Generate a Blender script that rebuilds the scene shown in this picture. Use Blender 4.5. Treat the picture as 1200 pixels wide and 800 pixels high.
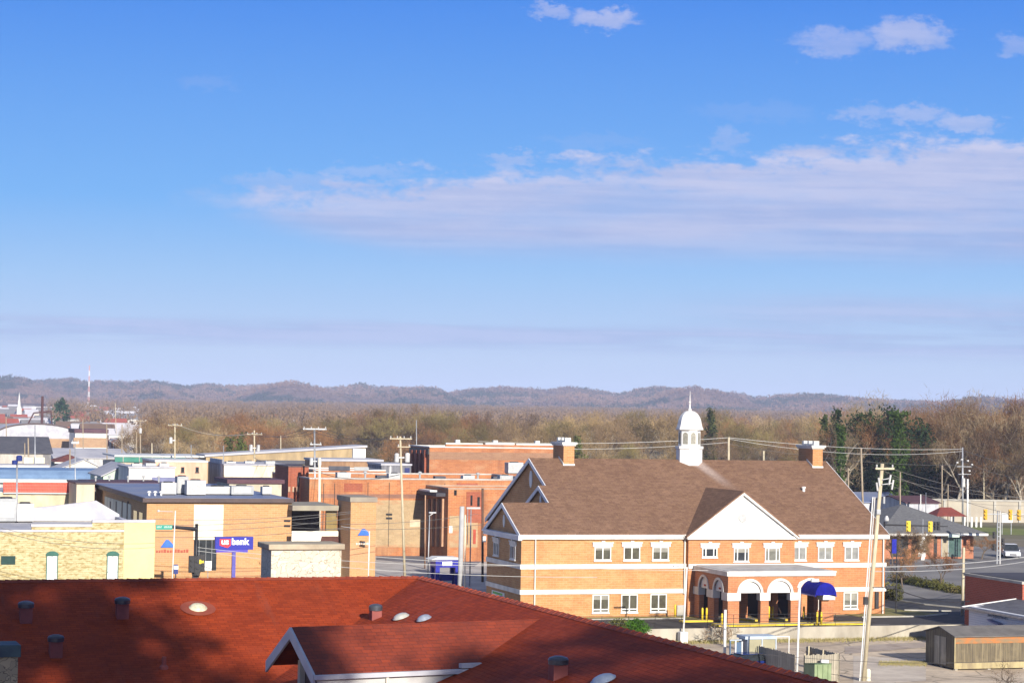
import bpy, bmesh, math, random
import numpy as np
from mathutils import Vector, Matrix
R = math.radians
for o in list(bpy.data.objects): bpy.data.objects.remove(o)
SC = bpy.context.scene
COL = SC.collection
random.seed(7)

# ------------------------------------------------------------------ camera
F = 2600.0            # focal length in photo pixels (photo 1200 x 800)
CAMZ = 18.0
cam_d = bpy.data.cameras.new('camera'); cam = bpy.data.objects.new('camera', cam_d); COL.objects.link(cam)
cam_d.sensor_width = 36; cam_d.lens = 36*F/1200; cam_d.clip_start = .5; cam_d.clip_end = 30000
CM = Matrix.Rotation(R(90+1.763), 3, 'X') @ Matrix.Rotation(R(1.0), 3, 'Z')
cam.matrix_world = Matrix.Translation((0, 0, CAMZ)) @ CM.to_4x4()
SC.camera = cam
CAM = Vector((0, 0, CAMZ))

# ------------------------------------------------------------------ sun, sky, exposure
SUN_AZ, SUN_EL = 20.5, 20.0       # degrees behind the camera towards the right, elevation
sun_to = Vector((math.sin(R(SUN_AZ))*math.cos(R(SUN_EL)), -math.cos(R(SUN_AZ))*math.cos(R(SUN_EL)), math.sin(R(SUN_EL))))
sd = bpy.data.lights.new('sun', 'SUN'); sd.energy = 4.5; sd.angle = R(.55); sd.color = (1, .93, .82)
sun = bpy.data.objects.new('sun', sd); COL.objects.link(sun)
sun.rotation_euler = sun_to.to_track_quat('Z', 'Y').to_euler(); sun.location = (60, -60, 90)
SC.view_settings.view_transform = 'Standard'; SC.view_settings.look = 'None'
SC.view_settings.exposure = .80; SC.view_settings.gamma = 1; SC.view_settings.use_curve_mapping = False
SC.cycles.use_denoising = True; SC.cycles.max_bounces = 5; SC.cycles.diffuse_bounces = 2; SC.cycles.glossy_bounces = 2
SC.cycles.volume_bounces = 0; SC.cycles.transparent_max_bounces = 8; SC.cycles.sample_clamp_indirect = 4

class NT:
    """tiny expression helper for node trees"""
    def __init__(s, nt): s.nt = nt
    def n(s, t, **k):
        nd = s.nt.nodes.new(t)
        for a, b in k.items(): setattr(nd, a, b)
        return nd
    def put(s, sock, v):
        if isinstance(v, bpy.types.NodeSocket): s.nt.links.new(v, sock)
        else: sock.default_value = v
    def m(s, op, a, b=0.0, c=None, clamp=False):
        nd = s.n('ShaderNodeMath', operation=op, use_clamp=clamp)
        s.put(nd.inputs[0], a); s.put(nd.inputs[1], b)
        if c is not None: s.put(nd.inputs[2], c)
        return nd.outputs[0]
    def mix(s, f, a, b, blend='MIX'):
        nd = s.n('ShaderNodeMix', data_type='RGBA', blend_type=blend)
        s.put(nd.inputs[0], f); s.put(nd.inputs[6], a if not isinstance(a, tuple) else (*a[:3], 1)); s.put(nd.inputs[7], b if not isinstance(b, tuple) else (*b[:3], 1))
        return nd.outputs[2]
    def xyz(s, x, y, z):
        nd = s.n('ShaderNodeCombineXYZ'); s.put(nd.inputs[0], x); s.put(nd.inputs[1], y); s.put(nd.inputs[2], z); return nd.outputs[0]
    def sep(s, v):
        nd = s.n('ShaderNodeSeparateXYZ'); s.put(nd.inputs[0], v); return nd.outputs
    def noise(s, v, scale, detail=3, rough=.55, dist=0):
        nd = s.n('ShaderNodeTexNoise'); s.put(nd.inputs['Vector'], v); nd.inputs['Scale'].default_value = scale
        nd.inputs['Detail'].default_value = detail; nd.inputs['Roughness'].default_value = rough; nd.inputs['Distortion'].default_value = dist
        return nd.outputs[0]
    def ss(s, v, a, b):
        nd = s.n('ShaderNodeMapRange', interpolation_type='SMOOTHSTEP'); s.put(nd.inputs[0], v); nd.inputs[1].default_value = a; nd.inputs[2].default_value = b
        return nd.outputs[0]

def make_world():
    w = bpy.data.worlds.new('World'); SC.world = w; w.use_nodes = True
    nt = w.node_tree; nt.nodes.clear(); T = NT(nt)
    tc = T.n('ShaderNodeTexCoord').outputs['Generated']
    x, y, z = T.sep(tc)
    zz = T.m('ADD', T.m('MULTIPLY', T.m('MAXIMUM', z, 0.0), 3.6), .10)
    vec = T.xyz(x, y, zz)
    nv = T.n('ShaderNodeVectorMath', operation='NORMALIZE'); T.put(nv.inputs[0], vec)
    sky = T.n('ShaderNodeTexSky', sky_type='NISHITA'); sky.sun_disc = False
    sky.sun_elevation = R(SUN_EL); sky.sun_rotation = math.atan2(sun_to.x, sun_to.y)
    sky.air_density = 1.0; sky.dust_density = .35; sky.ozone_density = 2.2
    T.put(sky.inputs[0], nv.outputs[0])
    hs = T.n('ShaderNodeHueSaturation'); hs.inputs['Saturation'].default_value = .62; hs.inputs['Value'].default_value = 1.0
    T.put(hs.inputs['Color'], sky.outputs[0])
    col = T.mix(1.0, hs.outputs[0], (.97, .98, 1.12), 'MULTIPLY')
    # clear winter air: the low sky deepens quickly from pale to strong blue
    rp = T.n('ShaderNodeValToRGB'); T.put(rp.inputs[0], T.m('MULTIPLY', z, 4.0, clamp=True)); K = 1/.125/2**.80
    for i, (e_, c_) in enumerate([(0, (.55, .66, .88)), (70, (.49, .635, .88)), (150, (.345, .57, .90)), (240, (.19, .465, .92)), (350, (.055, .345, .94)), (480, (.0, .205, .93)), (640, (.005, .16, .80))]):
        el = rp.color_ramp.elements[i] if i < 2 else rp.color_ramp.elements.new(.5)
        el.position = min(1, e_/2600/math.sqrt(1+(e_/2600)**2)*4); el.color = (*[v*K for v in c_], 1)
    low = T.m('SUBTRACT', 1.0, T.ss(z, .2, .5))
    col = T.mix(low, col, rp.outputs[0])
    # clouds: direction measured as tangents (a = right, e = up) in thousandths
    yy = T.m('MAXIMUM', y, .02)
    a = T.m('MULTIPLY', T.m('DIVIDE', x, yy), F)
    e = T.m('MULTIPLY', T.m('DIVIDE', z, yy), F)
    # fine and coarse noise
    n1 = T.noise(T.xyz(T.m('MULTIPLY', a, 1/190), T.m('MULTIPLY', e, 1/34), 2.3), 1.0, 6, .55)
    n2 = T.noise(T.xyz(T.m('MULTIPLY', a, 1/42), T.m('MULTIPLY', e, 1/17), 7.7), 1.0, 6, .6)
    n3 = T.noise(T.xyz(T.m('MULTIPLY', a, 1/380), T.m('MULTIPLY', e, 1/19), 4.1), 1.0, 5, .55)
    # main bank of cloud
    top = T.m('ADD', T.m('MULTIPLY', T.m('ADD', a, 300), .083), 262)
    top = T.m('ADD', top, T.m('MULTIPLY', T.m('SUBTRACT', n2, .5), 105))
    nf = T.noise(T.xyz(T.m('MULTIPLY', a, 1/14), T.m('MULTIPLY', e, 1/9), 5.1), 1.0, 5, .65)
    top = T.m('ADD', top, T.m('MULTIPLY', T.m('SUBTRACT', nf, .5), 34))
    top = T.m('ADD', top, T.m('MULTIPLY', T.m('SUBTRACT', n1, .5), 55))
    up = T.ss(T.m('SUBTRACT', top, e), -8, 30)
    bot = T.m('ADD', 181, T.m('ADD', T.m('MULTIPLY', T.m('SUBTRACT', n1, .5), 22), T.m('MULTIPLY', a, -.004)))
    lowleft = T.m('MULTIPLY', T.m('SUBTRACT', 1.0, T.ss(a, -380, -120)), 40)
    bot = T.m('ADD', bot, lowleft)
    dn = T.ss(T.m('SUBTRACT', e, bot), -16, 30)
    lf = T.ss(T.m('ADD', a, T.m('MULTIPLY', T.m('SUBTRACT', n2, .5), 170)), -400, -230)
    main = T.m('MULTIPLY', T.m('MULTIPLY', up, dn), lf)
    main = T.m('MULTIPLY', main, T.m('ADD', .74, T.m('MULTIPLY', T.ss(n1, .3, .6), .26)))
    # low thin layers
    lay = T.m('MULTIPLY', T.ss(n3, .34, .56), T.m('MULTIPLY', T.ss(e, 60, 84), T.m('SUBTRACT', 1.0, T.ss(e, 92, 108))))
    lay = T.m('MULTIPLY', lay, 1.1, clamp=True)
    layr = T.m('MULTIPLY', T.ss(T.m('ADD', n3, T.m('MULTIPLY', n1, .5)), .52, .80), T.m('MULTIPLY', T.ss(a, 100, 420), T.m('MULTIPLY', T.ss(e, 55, 85), T.m('SUBTRACT', 1.0, T.ss(e, 120, 152)))))
    layr = T.m('MULTIPLY', layr, .9)
    dens = T.m('MAXIMUM', main, T.m('MAXIMUM', lay, layr))
    # small puffs
    wx = T.m('ADD', T.m('MULTIPLY', T.m('SUBTRACT', n2, .5), 95), T.m('MULTIPLY', T.m('SUBTRACT', nf, .5), 40))
    n4 = T.noise(T.xyz(T.m('MULTIPLY', a, 1/22), T.m('MULTIPLY', e, 1/14), 1.7), 1.0, 5, .62)
    wy = T.m('ADD', T.m('MULTIPLY', T.m('SUBTRACT', n4, .5), 42), T.m('MULTIPLY', T.m('SUBTRACT', nf, .5), 14))
    for (px, py, rx, ry, k) in [(638, 11, 24, 9, .6), (706, 21, 36, 11, .8), (972, 49, 46, 15, .55), (1062, 38, 44, 17, .85), (1192, 52, 26, 12, .45), (1008, 132, 32, 10, .45),
                             (1068, 134, 26, 12, .6), (1130, 143, 32, 12, .75), (592, 185, 26, 8, .55), (640, 208, 30, 8, .3), (700, 165, 60, 8, .15), (850, 163, 16, 14, .35), (240, 95, 30, 8, .12), (880, 130, 60, 10, .12),
                             (330, 213, 60, 10, .4), (420, 200, 45, 8, .35)]:
        cx = px-600; ce = 480 + (px-600)*.01745 - py
        dx = T.m('DIVIDE', T.m('ADD', T.m('SUBTRACT', a, cx), wx), rx)
        de = T.m('DIVIDE', T.m('ADD', T.m('SUBTRACT', e, ce), wy), ry)
        d2 = T.m('ADD', T.m('MULTIPLY', dx, dx), T.m('MULTIPLY', de, de))
        dens = T.m('MAXIMUM', dens, T.m('MULTIPLY', T.m('SUBTRACT', 1.0, T.ss(d2, .0, 2.0)), k*.85))
    dens = T.m('MULTIPLY', dens, T.ss(y, .02, .2))
    shade = T.ss(T.m('ADD', T.m('MULTIPLY', n3, .8), T.m('MULTIPLY', n2, .2)), .36, .64)
    hgt = T.ss(T.m('SUBTRACT', e, T.m('MULTIPLY', a, .05)), 185, 300)
    lit = T.m('MULTIPLY', T.m('ADD', T.m('MULTIPLY', shade, .55), T.m('MULTIPLY', hgt, .45)), 1.0, clamp=True)
    K = 1/.125/2**.80*1.39
    cc = T.mix(lit, (.37*K*.72, .46*K*.72, .76*K*.72), (.63*K*.74, .63*K*.74, .82*K*.74))
    cc = T.mix(T.ss(e, 105, 170), T.mix(shade, (.33*K*.72, .45*K*.72, .74*K*.72), (.47*K*.72, .56*K*.72, .84*K*.72)), cc)
    out = T.mix(T.m('MULTIPLY', dens, .88), col, cc)
    bg = T.n('ShaderNodeBackground'); T.put(bg.inputs[0], out); bg.inputs[1].default_value = .125
    T.put(T.n('ShaderNodeOutputWorld').inputs[0], bg.outputs[0])
make_world()

# ------------------------------------------------------------------ pixel -> world rays (used only to survey where things stand)
def ray(px, py):
    return (CM @ Vector(((px-600)/F, (400-py)/F, -1))).normalized()
def hor(px): return 480 + (px-600)*.01745
def on_z(px, py, z=0.0):
    d = ray(px, py); t = (z-CAMZ)/d.z
    return CAM + d*t
def at_y(px, py, Y):
    d = ray(px, py); return CAM + d*(Y/d.y)
def on_plane(px, py, p, n):
    d = ray(px, py); return CAM + d*((Vector(p)-CAM).dot(n)/d.dot(n))
def terr(x, y):
    def s(t): t = max(0, min(1, t)); return t*t*(3-2*t)
    return 11*s((y-750)/2600)
TH = R(17.8)

# ------------------------------------------------------------------ materials
MATS = {}
def _mat(name):
    m = bpy.data.materials.new(name); m.use_nodes = True
    nt = m.node_tree; b = nt.nodes['Principled BSDF']; return m, NT(nt), b
def dk(c, k): return tuple(v*k for v in c)
def mat(name, c, c2=None, s=1.2, rough=.8, bump=0.0, metal=0.0, amt=1.0, spec=.35, stretch=None, detail=4, world=False):
    if name in MATS: return MATS[name]
    m, T, b = _mat(name)
    if c2 is None: c2 = dk(c, .78)
    tc = T.n('ShaderNodeTexCoord').outputs['Object']
    if world: tc = T.n('ShaderNodeNewGeometry').outputs['Position']
    if stretch:
        mp = T.n('ShaderNodeMapping'); mp.inputs['Scale'].default_value = stretch; T.put(mp.inputs[0], tc); tc = mp.outputs[0]
    n = T.noise(tc, s, detail, .6)
    f = T.m('MULTIPLY', T.ss(n, .32, .68), amt)
    T.put(b.inputs['Base Color'], T.mix(f, c, c2))
    b.inputs['Roughness'].default_value = rough; b.inputs['Metallic'].default_value = metal
    b.inputs['Specular IOR Level'].default_value = spec
    if bump:
        bp = T.n('ShaderNodeBump'); bp.inputs['Strength'].default_value = bump; bp.inputs['Distance'].default_value = .03
        T.put(bp.inputs['Height'], T.noise(tc, s*6, 3)); T.put(b.inputs['Normal'], bp.outputs[0])
    MATS[name] = m; return m
def brick(name, c, c2, mortar, bw=.42, bh=.14, axis='wall', big=.35, bigs=.35, rough=.85, bump=.3, stain=None, mortar_w=.012, spec=.3, vary=0.0, streak=None):
    """coursed pattern: axis 'wall' = (x+y, z); 'sx' roof falling along y -> (x, z*k); 'sy' roof falling along x -> (y, z*k)"""
    if name in MATS: return MATS[name]
    m, T, b = _mat(name)
    tc = T.n('ShaderNodeTexCoord').outputs['Object']
    x, y, z = T.sep(tc)
    if axis == 'wall': v = T.xyz(T.m('ADD', x, y), z, 0.0)
    elif axis == 'sx': v = T.xyz(x, T.m('MULTIPLY', z, 2.6), 0.0)
    else: v = T.xyz(y, T.m('MULTIPLY', z, 2.6), 0.0)
    bt = T.n('ShaderNodeTexBrick'); T.put(bt.inputs['Vector'], v)
    bt.inputs['Color1'].default_value = (*c, 1); bt.inputs['Color2'].default_value = (*c2, 1); bt.inputs['Mortar'].default_value = (*mortar, 1)
    bt.inputs['Scale'].default_value = 1; bt.inputs['Brick Width'].default_value = bw; bt.inputs['Row Height'].default_value = bh
    bt.inputs['Mortar Size'].default_value = mortar_w; bt.inputs['Mortar Smooth'].default_value = .3; bt.inputs['Bias'].default_value = vary
    n = T.noise(tc, bigs, 5, .65)
    col = T.mix(T.m('MULTIPLY', T.ss(n, .35, .7), big), bt.outputs[0], dk(c2, .62))
    nf = T.noise(tc, 5.0, 3, .6)
    col = T.mix(T.m('MULTIPLY', T.ss(nf, .4, .75), .28), col, dk(c, 1.25))
    if stain:
        ns = T.noise(T.xyz(T.m('ADD', x, y), T.m('MULTIPLY', z, 2.2), 3.0), stain[1], 7, .7)
        col = T.mix(T.m('MULTIPLY', T.ss(ns, stain[2], stain[2]+.14), stain[3]), col, stain[0])
    if streak:
        ns = T.noise(T.xyz(T.m('MULTIPLY', T.m('ADD', x, y), 1.0), T.m('MULTIPLY', z, .12), 9.0), streak[1], 5, .7)
        col = T.mix(T.m('MULTIPLY', T.ss(ns, .5, .72), streak[2]), col, streak[0])
    T.put(b.inputs['Base Color'], col); b.inputs['Roughness'].default_value = rough
    b.inputs['Specular IOR Level'].default_value = spec
    bp = T.n('ShaderNodeBump'); bp.inputs['Strength'].default_value = bump; bp.inputs['Distance'].default_value = .02
    T.put(bp.inputs['Height'], T.m('ADD', bt.outputs[1], T.m('MULTIPLY', nf, -.8))); bp.invert = True; T.put(b.inputs['Normal'], bp.outputs[0])
    MATS[name] = m; return m
def stone(name, c, c2, joint, s=2.6, rough=.9):
    if name in MATS: return MATS[name]
    m, T, b = _mat(name)
    tc = T.n('ShaderNodeTexCoord').outputs['Object']
    mp = T.n('ShaderNodeMapping'); mp.inputs['Scale'].default_value = (1, 1, 1.35); T.put(mp.inputs[0], tc)
    dn = T.noise(mp.outputs[0], 2.2, 2)
    vm = T.n('ShaderNodeVectorMath', operation='ADD'); T.put(vm.inputs[0], mp.outputs[0]); T.put(vm.inputs[1], T.xyz(dn, dn, dn))
    v = T.n('ShaderNodeTexVoronoi', feature='DISTANCE_TO_EDGE'); T.put(v.inputs['Vector'], vm.outputs[0]); v.inputs['Scale'].default_value = s
    v2 = T.n('ShaderNodeTexVoronoi', feature='F1'); T.put(v2.inputs['Vector'], vm.outputs[0]); v2.inputs['Scale'].default_value = s
    hs = T.sep(v2.outputs['Color'])[0]
    col = T.mix(hs, c, c2)
    col = T.mix(T.m('MULTIPLY', T.noise(tc, 6, 4), .4), col, dk(c2, .7))
    col = T.mix(T.m('SUBTRACT', 1.0, T.ss(v.outputs[0], .01, .05)), col, joint)
    T.put(b.inputs['Base Color'], col); b.inputs['Roughness'].default_value = rough
    bp = T.n('ShaderNodeBump'); bp.inputs['Strength'].default_value = .6; bp.inputs['Distance'].default_value = .05
    T.put(bp.inputs['Height'], T.m('MINIMUM', v.outputs[0], .12)); T.put(b.inputs['Normal'], bp.outputs[0])
    MATS[name] = m; return m
def glass(name, c=(.03, .035, .04), rough=.12, c2=None):
    return mat(name, c, c2 or dk(c, .5), 1.5, rough, spec=.6)
def leafmat(name, c, c2, s=.25, rough=.9, c3=None):
    if name in MATS: return MATS[name]
    m, T, b = _mat(name)
    oi = T.n('ShaderNodeObjectInfo').outputs['Random']
    g = T.n('ShaderNodeNewGeometry').outputs['Position']
    f = T.ss(T.noise(g, s, 3, .6), .35, .65)
    col = T.mix(f, c, c2)
    col = T.mix(T.m('MULTIPLY', T.ss(oi, .25, .9), .9), col, c3 or dk(c, 1.35))
    T.put(b.inputs['Base Color'], col); b.inputs['Roughness'].default_value = rough; b.inputs['Specular IOR Level'].default_value = .12
    MATS[name] = m; return m

# ------------------------------------------------------------------ mesh helpers
class MB:
    def __init__(s): s.v = []; s.f = []
    def add(s, vs, fs):
        k = len(s.v); s.v += [tuple(v) for v in vs]; s.f += [tuple(i+k for i in f) for f in fs]; return s
    def box(s, x0, x1, y0, y1, z0, z1):
        return s.add([(x0,y0,z0),(x1,y0,z0),(x1,y1,z0),(x0,y1,z0),(x0,y0,z1),(x1,y0,z1),(x1,y1,z1),(x0,y1,z1)],
                     [(0,3,2,1),(4,5,6,7),(0,1,5,4),(1,2,6,5),(2,3,7,6),(3,0,4,7)])
    def poly(s, *vs): return s.add(vs, [tuple(range(len(vs)))])
    def slab(s, vs, t):
        """polygon given ccw from above, thickened downwards by t"""
        n = len(vs); lo = [(v[0], v[1], v[2]-t) for v in vs]
        return s.add(list(vs)+lo, [tuple(range(n)), tuple(range(2*n-1, n-1, -1))] + [(i, i+n, (i+1) % n+n, (i+1) % n) for i in range(n)])
    def prism(s, pts, axis, a0, a1):
        """2-D outline extruded along axis: 'x' -> pts (y,z); 'y' -> pts (x,z); 'z' -> pts (x,y)"""
        def P(p, a): return {'x': (a, p[0], p[1]), 'y': (p[0], a, p[1]), 'z': (p[0], p[1], a)}[axis]
        n = len(pts)
        return s.add([P(p, a0) for p in pts]+[P(p, a1) for p in pts], [tuple(range(n)), tuple(range(2*n-1, n-1, -1))]+[(i, i+n, (i+1) % n+n, (i+1) % n) for i in range(n)])
    def tube(s, p0, p1, r0, r1=None, n=8, cap=True):
        p0 = Vector(p0); p1 = Vector(p1); r1 = r0 if r1 is None else r1
        d = (p1-p0).normalized(); u = d.orthogonal().normalized(); w = d.cross(u)
        vs = []
        for p, r in ((p0, r0), (p1, r1)):
            for i in range(n):
                a = 2*math.pi*i/n; vs.append(p+(u*math.cos(a)+w*math.sin(a))*r)
        fs = [(i, (i+1) % n, (i+1) % n+n, i+n) for i in range(n)]
        if cap: fs += [tuple(range(n-1, -1, -1)), tuple(range(n, 2*n))]
        return s.add(vs, fs)
    def lathe(s, prof, c=(0,0,0), n=16, rot=0.0):
        vs = []; fs = []
        for (r, z) in prof:
            for i in range(n):
                a = 2*math.pi*i/n+rot; vs.append((c[0]+r*math.cos(a), c[1]+r*math.sin(a), c[2]+z))
        for j in range(len(prof)-1):
            for i in range(n): fs.append((j*n+i, j*n+(i+1) % n, (j+1)*n+(i+1) % n, (j+1)*n+i))
        fs.append(tuple(range(n-1, -1, -1))); fs.append(tuple(range((len(prof)-1)*n, len(prof)*n)))
        return s.add(vs, fs)
    def path(s, pts, r, n=5):
        for a, b in zip(pts[:-1], pts[1:]): s.tube(a, b, r, r, n, False)
        return s
    def build(s, name, m, parent=None, smooth=False, label=None, rot=None, bevel=0, loc=None):
        me = bpy.data.meshes.new(name); me.from_pydata(s.v, [], s.f); me.update()
        bm = bmesh.new(); bm.from_mesh(me); bmesh.ops.recalc_face_normals(bm, faces=bm.faces); bm.to_mesh(me); bm.free()
        me.materials.append(m)
        if smooth: me.shade_smooth()
        o = bpy.data.objects.new(name, me); COL.objects.link(o)
        if parent is not None: o.parent = parent
        if loc is not None: o.location = loc
        if rot is not None: o.rotation_euler.z = rot
        if label: o['label'] = label
        if bevel:
            b = o.modifiers.new('bevel', 'BEVEL'); b.width = bevel; b.segments = 2; b.limit_method = 'ANGLE'
        return o
def tag(o, label=None, cat=None, group=None, kind=None):
    if label: o['label'] = label
    if cat: o['category'] = cat
    if group: o['group'] = group
    if kind: o['kind'] = kind
    return o
def empty(name, loc, rz, label, cat, group=None):
    o = bpy.data.objects.new(name, None); COL.objects.link(o); o.location = loc; o.rotation_euler.z = rz
    o.empty_display_size = .5
    return tag(o, label, cat, group)
def copy_tree(o, parent=None):
    c = o.copy(); COL.objects.link(c)
    if parent is not None: c.parent = parent
    for ch in [k for k in bpy.data.objects if k.parent == o]: copy_tree(ch, c)
    return c

# common materials
M = dict(
 white=mat('white_paint', (.74, .73, .69), (.63, .62, .59), 1.5, .55),
 trim=mat('trim_paint', (.68, .66, .61), (.50, .49, .46), 1.1, .5, stretch=(1, 1, .35), detail=7),
 conc=mat('concrete', (.42, .40, .35), (.30, .285, .25), .7, .9, .2),
 asphalt=mat('asphalt', (.055, .055, .060), (.036, .036, .042), .35, .9, .3),
 asph_old=mat('old_asphalt', (.25, .235, .215), (.15, .14, .135), .14, .92, .3, detail=8),
 darkmetal=mat('dark_metal', (.035, .032, .035), (.02, .02, .02), 3, .5),
 steel=mat('galvanised_steel', (.45, .46, .47), (.33, .34, .35), 2, .45, metal=.5),
 wood_pole=mat('pole_wood', (.36, .29, .20), (.22, .17, .12), 2.5, .85, .4, stretch=(6, 6, .5)),
 wood_pale=mat('pale_pole_wood', (.55, .48, .33), (.38, .32, .22), 2.0, .85, .3, stretch=(6, 6, .5)),
 brown=mat('brown_fascia', (.085, .055, .05), (.06, .04, .04), 1, .6),
 glass=glass('window_glass'),
 yellow=mat('yellow_paint', (.75, .55, .03), (.6, .42, .03), 2, .5),
 blue=mat('bank_blue', (.012, .016, .30), (.010, .012, .24), 2, .4),
 blacksig=mat('black_paint', (.012, .011, .013), (.02, .018, .02), 2, .45),
 tan=mat('tan_render', (.60, .50, .33), (.50, .40, .26), .8, .85),
 wire=mat('wire', (.12, .11, .10), (.08, .08, .08), 1, .6),
 wire_l=mat('aluminium_wire', (.50, .49, .46), (.40, .40, .38), 1, .45),
 rubber=mat('tyre_rubber', (.02, .02, .02), (.015, .015, .015), 3, .8),
)
exec_parts = []

# ------------------------------------------------------------------ the setting: ground, roads, hills
C0 = Vector((1.12, 192.6, 0)); U = Vector((math.cos(TH), math.sin(TH), 0)); V = Vector((-math.sin(TH), math.cos(TH), 0))
def W(u, v, z=0.0): return C0 + U*u + V*v + Vector((0, 0, z))
def loc_uv(p): d = Vector(p)-C0; return d.dot(U), d.dot(V)
EDGE = -11.7                       # the retaining wall: the lower lot in front of it is one metre down

mb = MB(); rows = [EDGE, 20, 60, 120, 200, 300, 420, 560] + [560+i*150 for i in range(1, 45)]
tt = [i/40*2-1 for i in range(41)]
for v in rows:
    for t in tt:
        p = W(t*(450+max(0, v)*.75), v); p.z = terr(p.x, p.y); mb.v.append(tuple(p))
nU = len(tt)
for j in range(len(rows)-1):
    for i in range(nU-1): mb.f.append((j*nU+i, j*nU+i+1, (j+1)*nU+i+1, (j+1)*nU+i))
def ground_mat():
    m, T, b = _mat('town_ground'); g = T.n('ShaderNodeNewGeometry').outputs['Position']
    n = T.noise(g, .012, 6, .6); n2 = T.noise(g, .12, 5, .65)
    c = T.mix(T.ss(n, .4, .6), (.20, .17, .12), (.12, .12, .055))
    c = T.mix(T.m('MULTIPLY', T.ss(n2, .45, .7), .6), c, (.24, .215, .175))
    T.put(b.inputs['Base Color'], c); b.inputs['Roughness'].default_value = .95; b.inputs['Specular IOR Level'].default_value = .1
    return m
tag(mb.build('ground', ground_mat()), kind='structure')
mb = MB(); A = [W(-400, EDGE, -1), W(-400, -300, -1), W(400, -300, -1), W(400, EDGE, -1)]
mb.poly(*A)
def lot_mat():
    m, T, b = _mat('lot_ground'); g = T.n('ShaderNodeNewGeometry').outputs['Position']
    n1 = T.noise(g, .13, 7, .62); n2 = T.noise(g, 1.1, 6, .7); n3 = T.noise(g, .45, 4, .6, 1.5)
    c = T.mix(T.ss(n1, .38, .62), (.66, .54, .40), (.45, .36, .265)); c = T.mix(T.m('MULTIPLY', T.ss(n2, .45, .7), .45), c, (.26, .215, .175))
    c = T.mix(T.m('MULTIPLY', T.ss(n3, .60, .68), .6), c, (.20, .165, .14))
    v = T.n('ShaderNodeTexVoronoi', feature='DISTANCE_TO_EDGE'); T.put(v.inputs['Vector'], g); v.inputs['Scale'].default_value = .22
    cr = T.m('LESS_THAN', T.m('ADD', v.outputs[0], T.m('MULTIPLY', n2, .03)), .028)
    c = T.mix(T.m('MULTIPLY', cr, .6), c, (.14, .12, .09))
    T.put(b.inputs['Base Color'], c); b.inputs['Roughness'].default_value = .95; b.inputs['Specular IOR Level'].default_value = .1
    return m
tag(mb.build('lower_ground', lot_mat()), kind='structure')
def sheet(name, pts, m, dz=.02, z=0.0):
    """pts in bank (u, v) coordinates"""
    mb = MB(); mb.poly(*[W(u, v, z+dz) for u, v in pts]); return tag(mb.build(name, m), kind='structure')
def psheet(name, pix, m, dz=.02, z=0.0):
    mb = MB(); mb.poly(*[on_z(px, py, z)+Vector((0, 0, dz)) for px, py in pix]); return tag(mb.build(name, m), kind='structure')
drive = mat('fresh_asphalt', (.035, .033, .034), (.05, .048, .048), .5, .9, .3)
sheet('bank_drive', [(-14, EDGE+.25), (60, EDGE+.25), (60, -3.2), (31, -3.2), (31, -1.6), (14.5, -1.6), (14.5, -2.6), (-14, -2.6)], drive, .02)
sheet('bank_lawn', [(-1, -2.6), (16, -2.6), (16, .5), (-1, .5)], mat('winter_lawn', (.16, .15, .035), (.26, .22, .09), .8, .95), .03)
sheet('bank_lawn', [(31, -3.2), (37.3, -3.2), (40.5, -1.2), (38.5, 3), (36.5, 12), (31, 2)], mat('winter_lawn', (.2, .2, .03), (.3, .25, .1), .8), .035)
sheet('side_street', [(37.3, EDGE+.25), (60, EDGE+.25), (70, 40), (63, 140), (38, 140)], MATS['old_asphalt'], .015)
sheet('side_drive', [(37.3, -3.2), (52, -3.2), (52, 14), (40, 16)], drive, .022)
sheet('cross_street', [(34, 42), (200, 30), (200, 86), (34, 98)], MATS['old_asphalt'], .026)
sheet('town_street', [(-120, 6), (-6, 6), (-6, 30), (-120, 30)], MATS['old_asphalt'], .02)
sheet('side_road', [(-20, -11), (-5.5, -11), (-5.5, 72), (-14, 72)], mat('worn_pavement', (.50, .46, .42), (.34, .31, .29), .3, .92, detail=7), .028)
psheet('yard_pavement', [(385, 700), (396, 668), (441, 640), (571, 640), (574, 720)], MATS['worn_pavement'], .036)
psheet('back_road', [(441, 647), (441, 656), (556, 664), (571, 652), (571, 648)], mat('dark_road', (.18, .18, .21), (.13, .13, .155), .4, .9), .05)
psheet('verge', [(441, 637), (441, 643), (571, 646), (571, 641)], MATS['winter_lawn'], .055)
for k in range(9):
    a_ = 2+k*3.6; sheet('lane_line', [(a_+16, -9.95), (a_+17.6, -9.95), (a_+17.6, -9.83), (a_+16, -9.83)], mat('road_paint', (.6, .6, .57), (.3, .3, .29), 3, .8), .04)
for k in range(6): sheet('parking_line', [(44+k*2.9, 30), (44.12+k*2.9, 30), (44.12+k*2.9, 36), (44+k*2.9, 36)], MATS['road_paint'], .04)
# kerbs: real steps
def kerb(pts, h=.13, w=.28, m=None):
    mb = MB()
    for (a, b) in zip(pts[:-1], pts[1:]):
        p, q = W(*a), W(*b); d = (q-p).normalized(); n = Vector((-d.y, d.x, 0))*w/2
        k = len(mb.v); z = Vector((0, 0, h))
        mb.add([p-n, q-n, q+n, p+n, p-n+z, q-n+z, q+n+z, p+n+z], [(4,5,6,7), (0,1,5,4), (1,2,6,5), (2,3,7,6), (3,0,4,7)])
    return tag(mb.build('kerb', m or M['conc']), kind='structure')
kerb([(-14, -2.45), (14.3, -2.45)]); kerb([(31, -3.35), (37.3, -3.35), (40.7, -1.2)])
kerb([(38.4, 2.6), (42.5, 1.2)]); kerb([(41, 27), (43.5, 8), (48, -2)])
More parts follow.
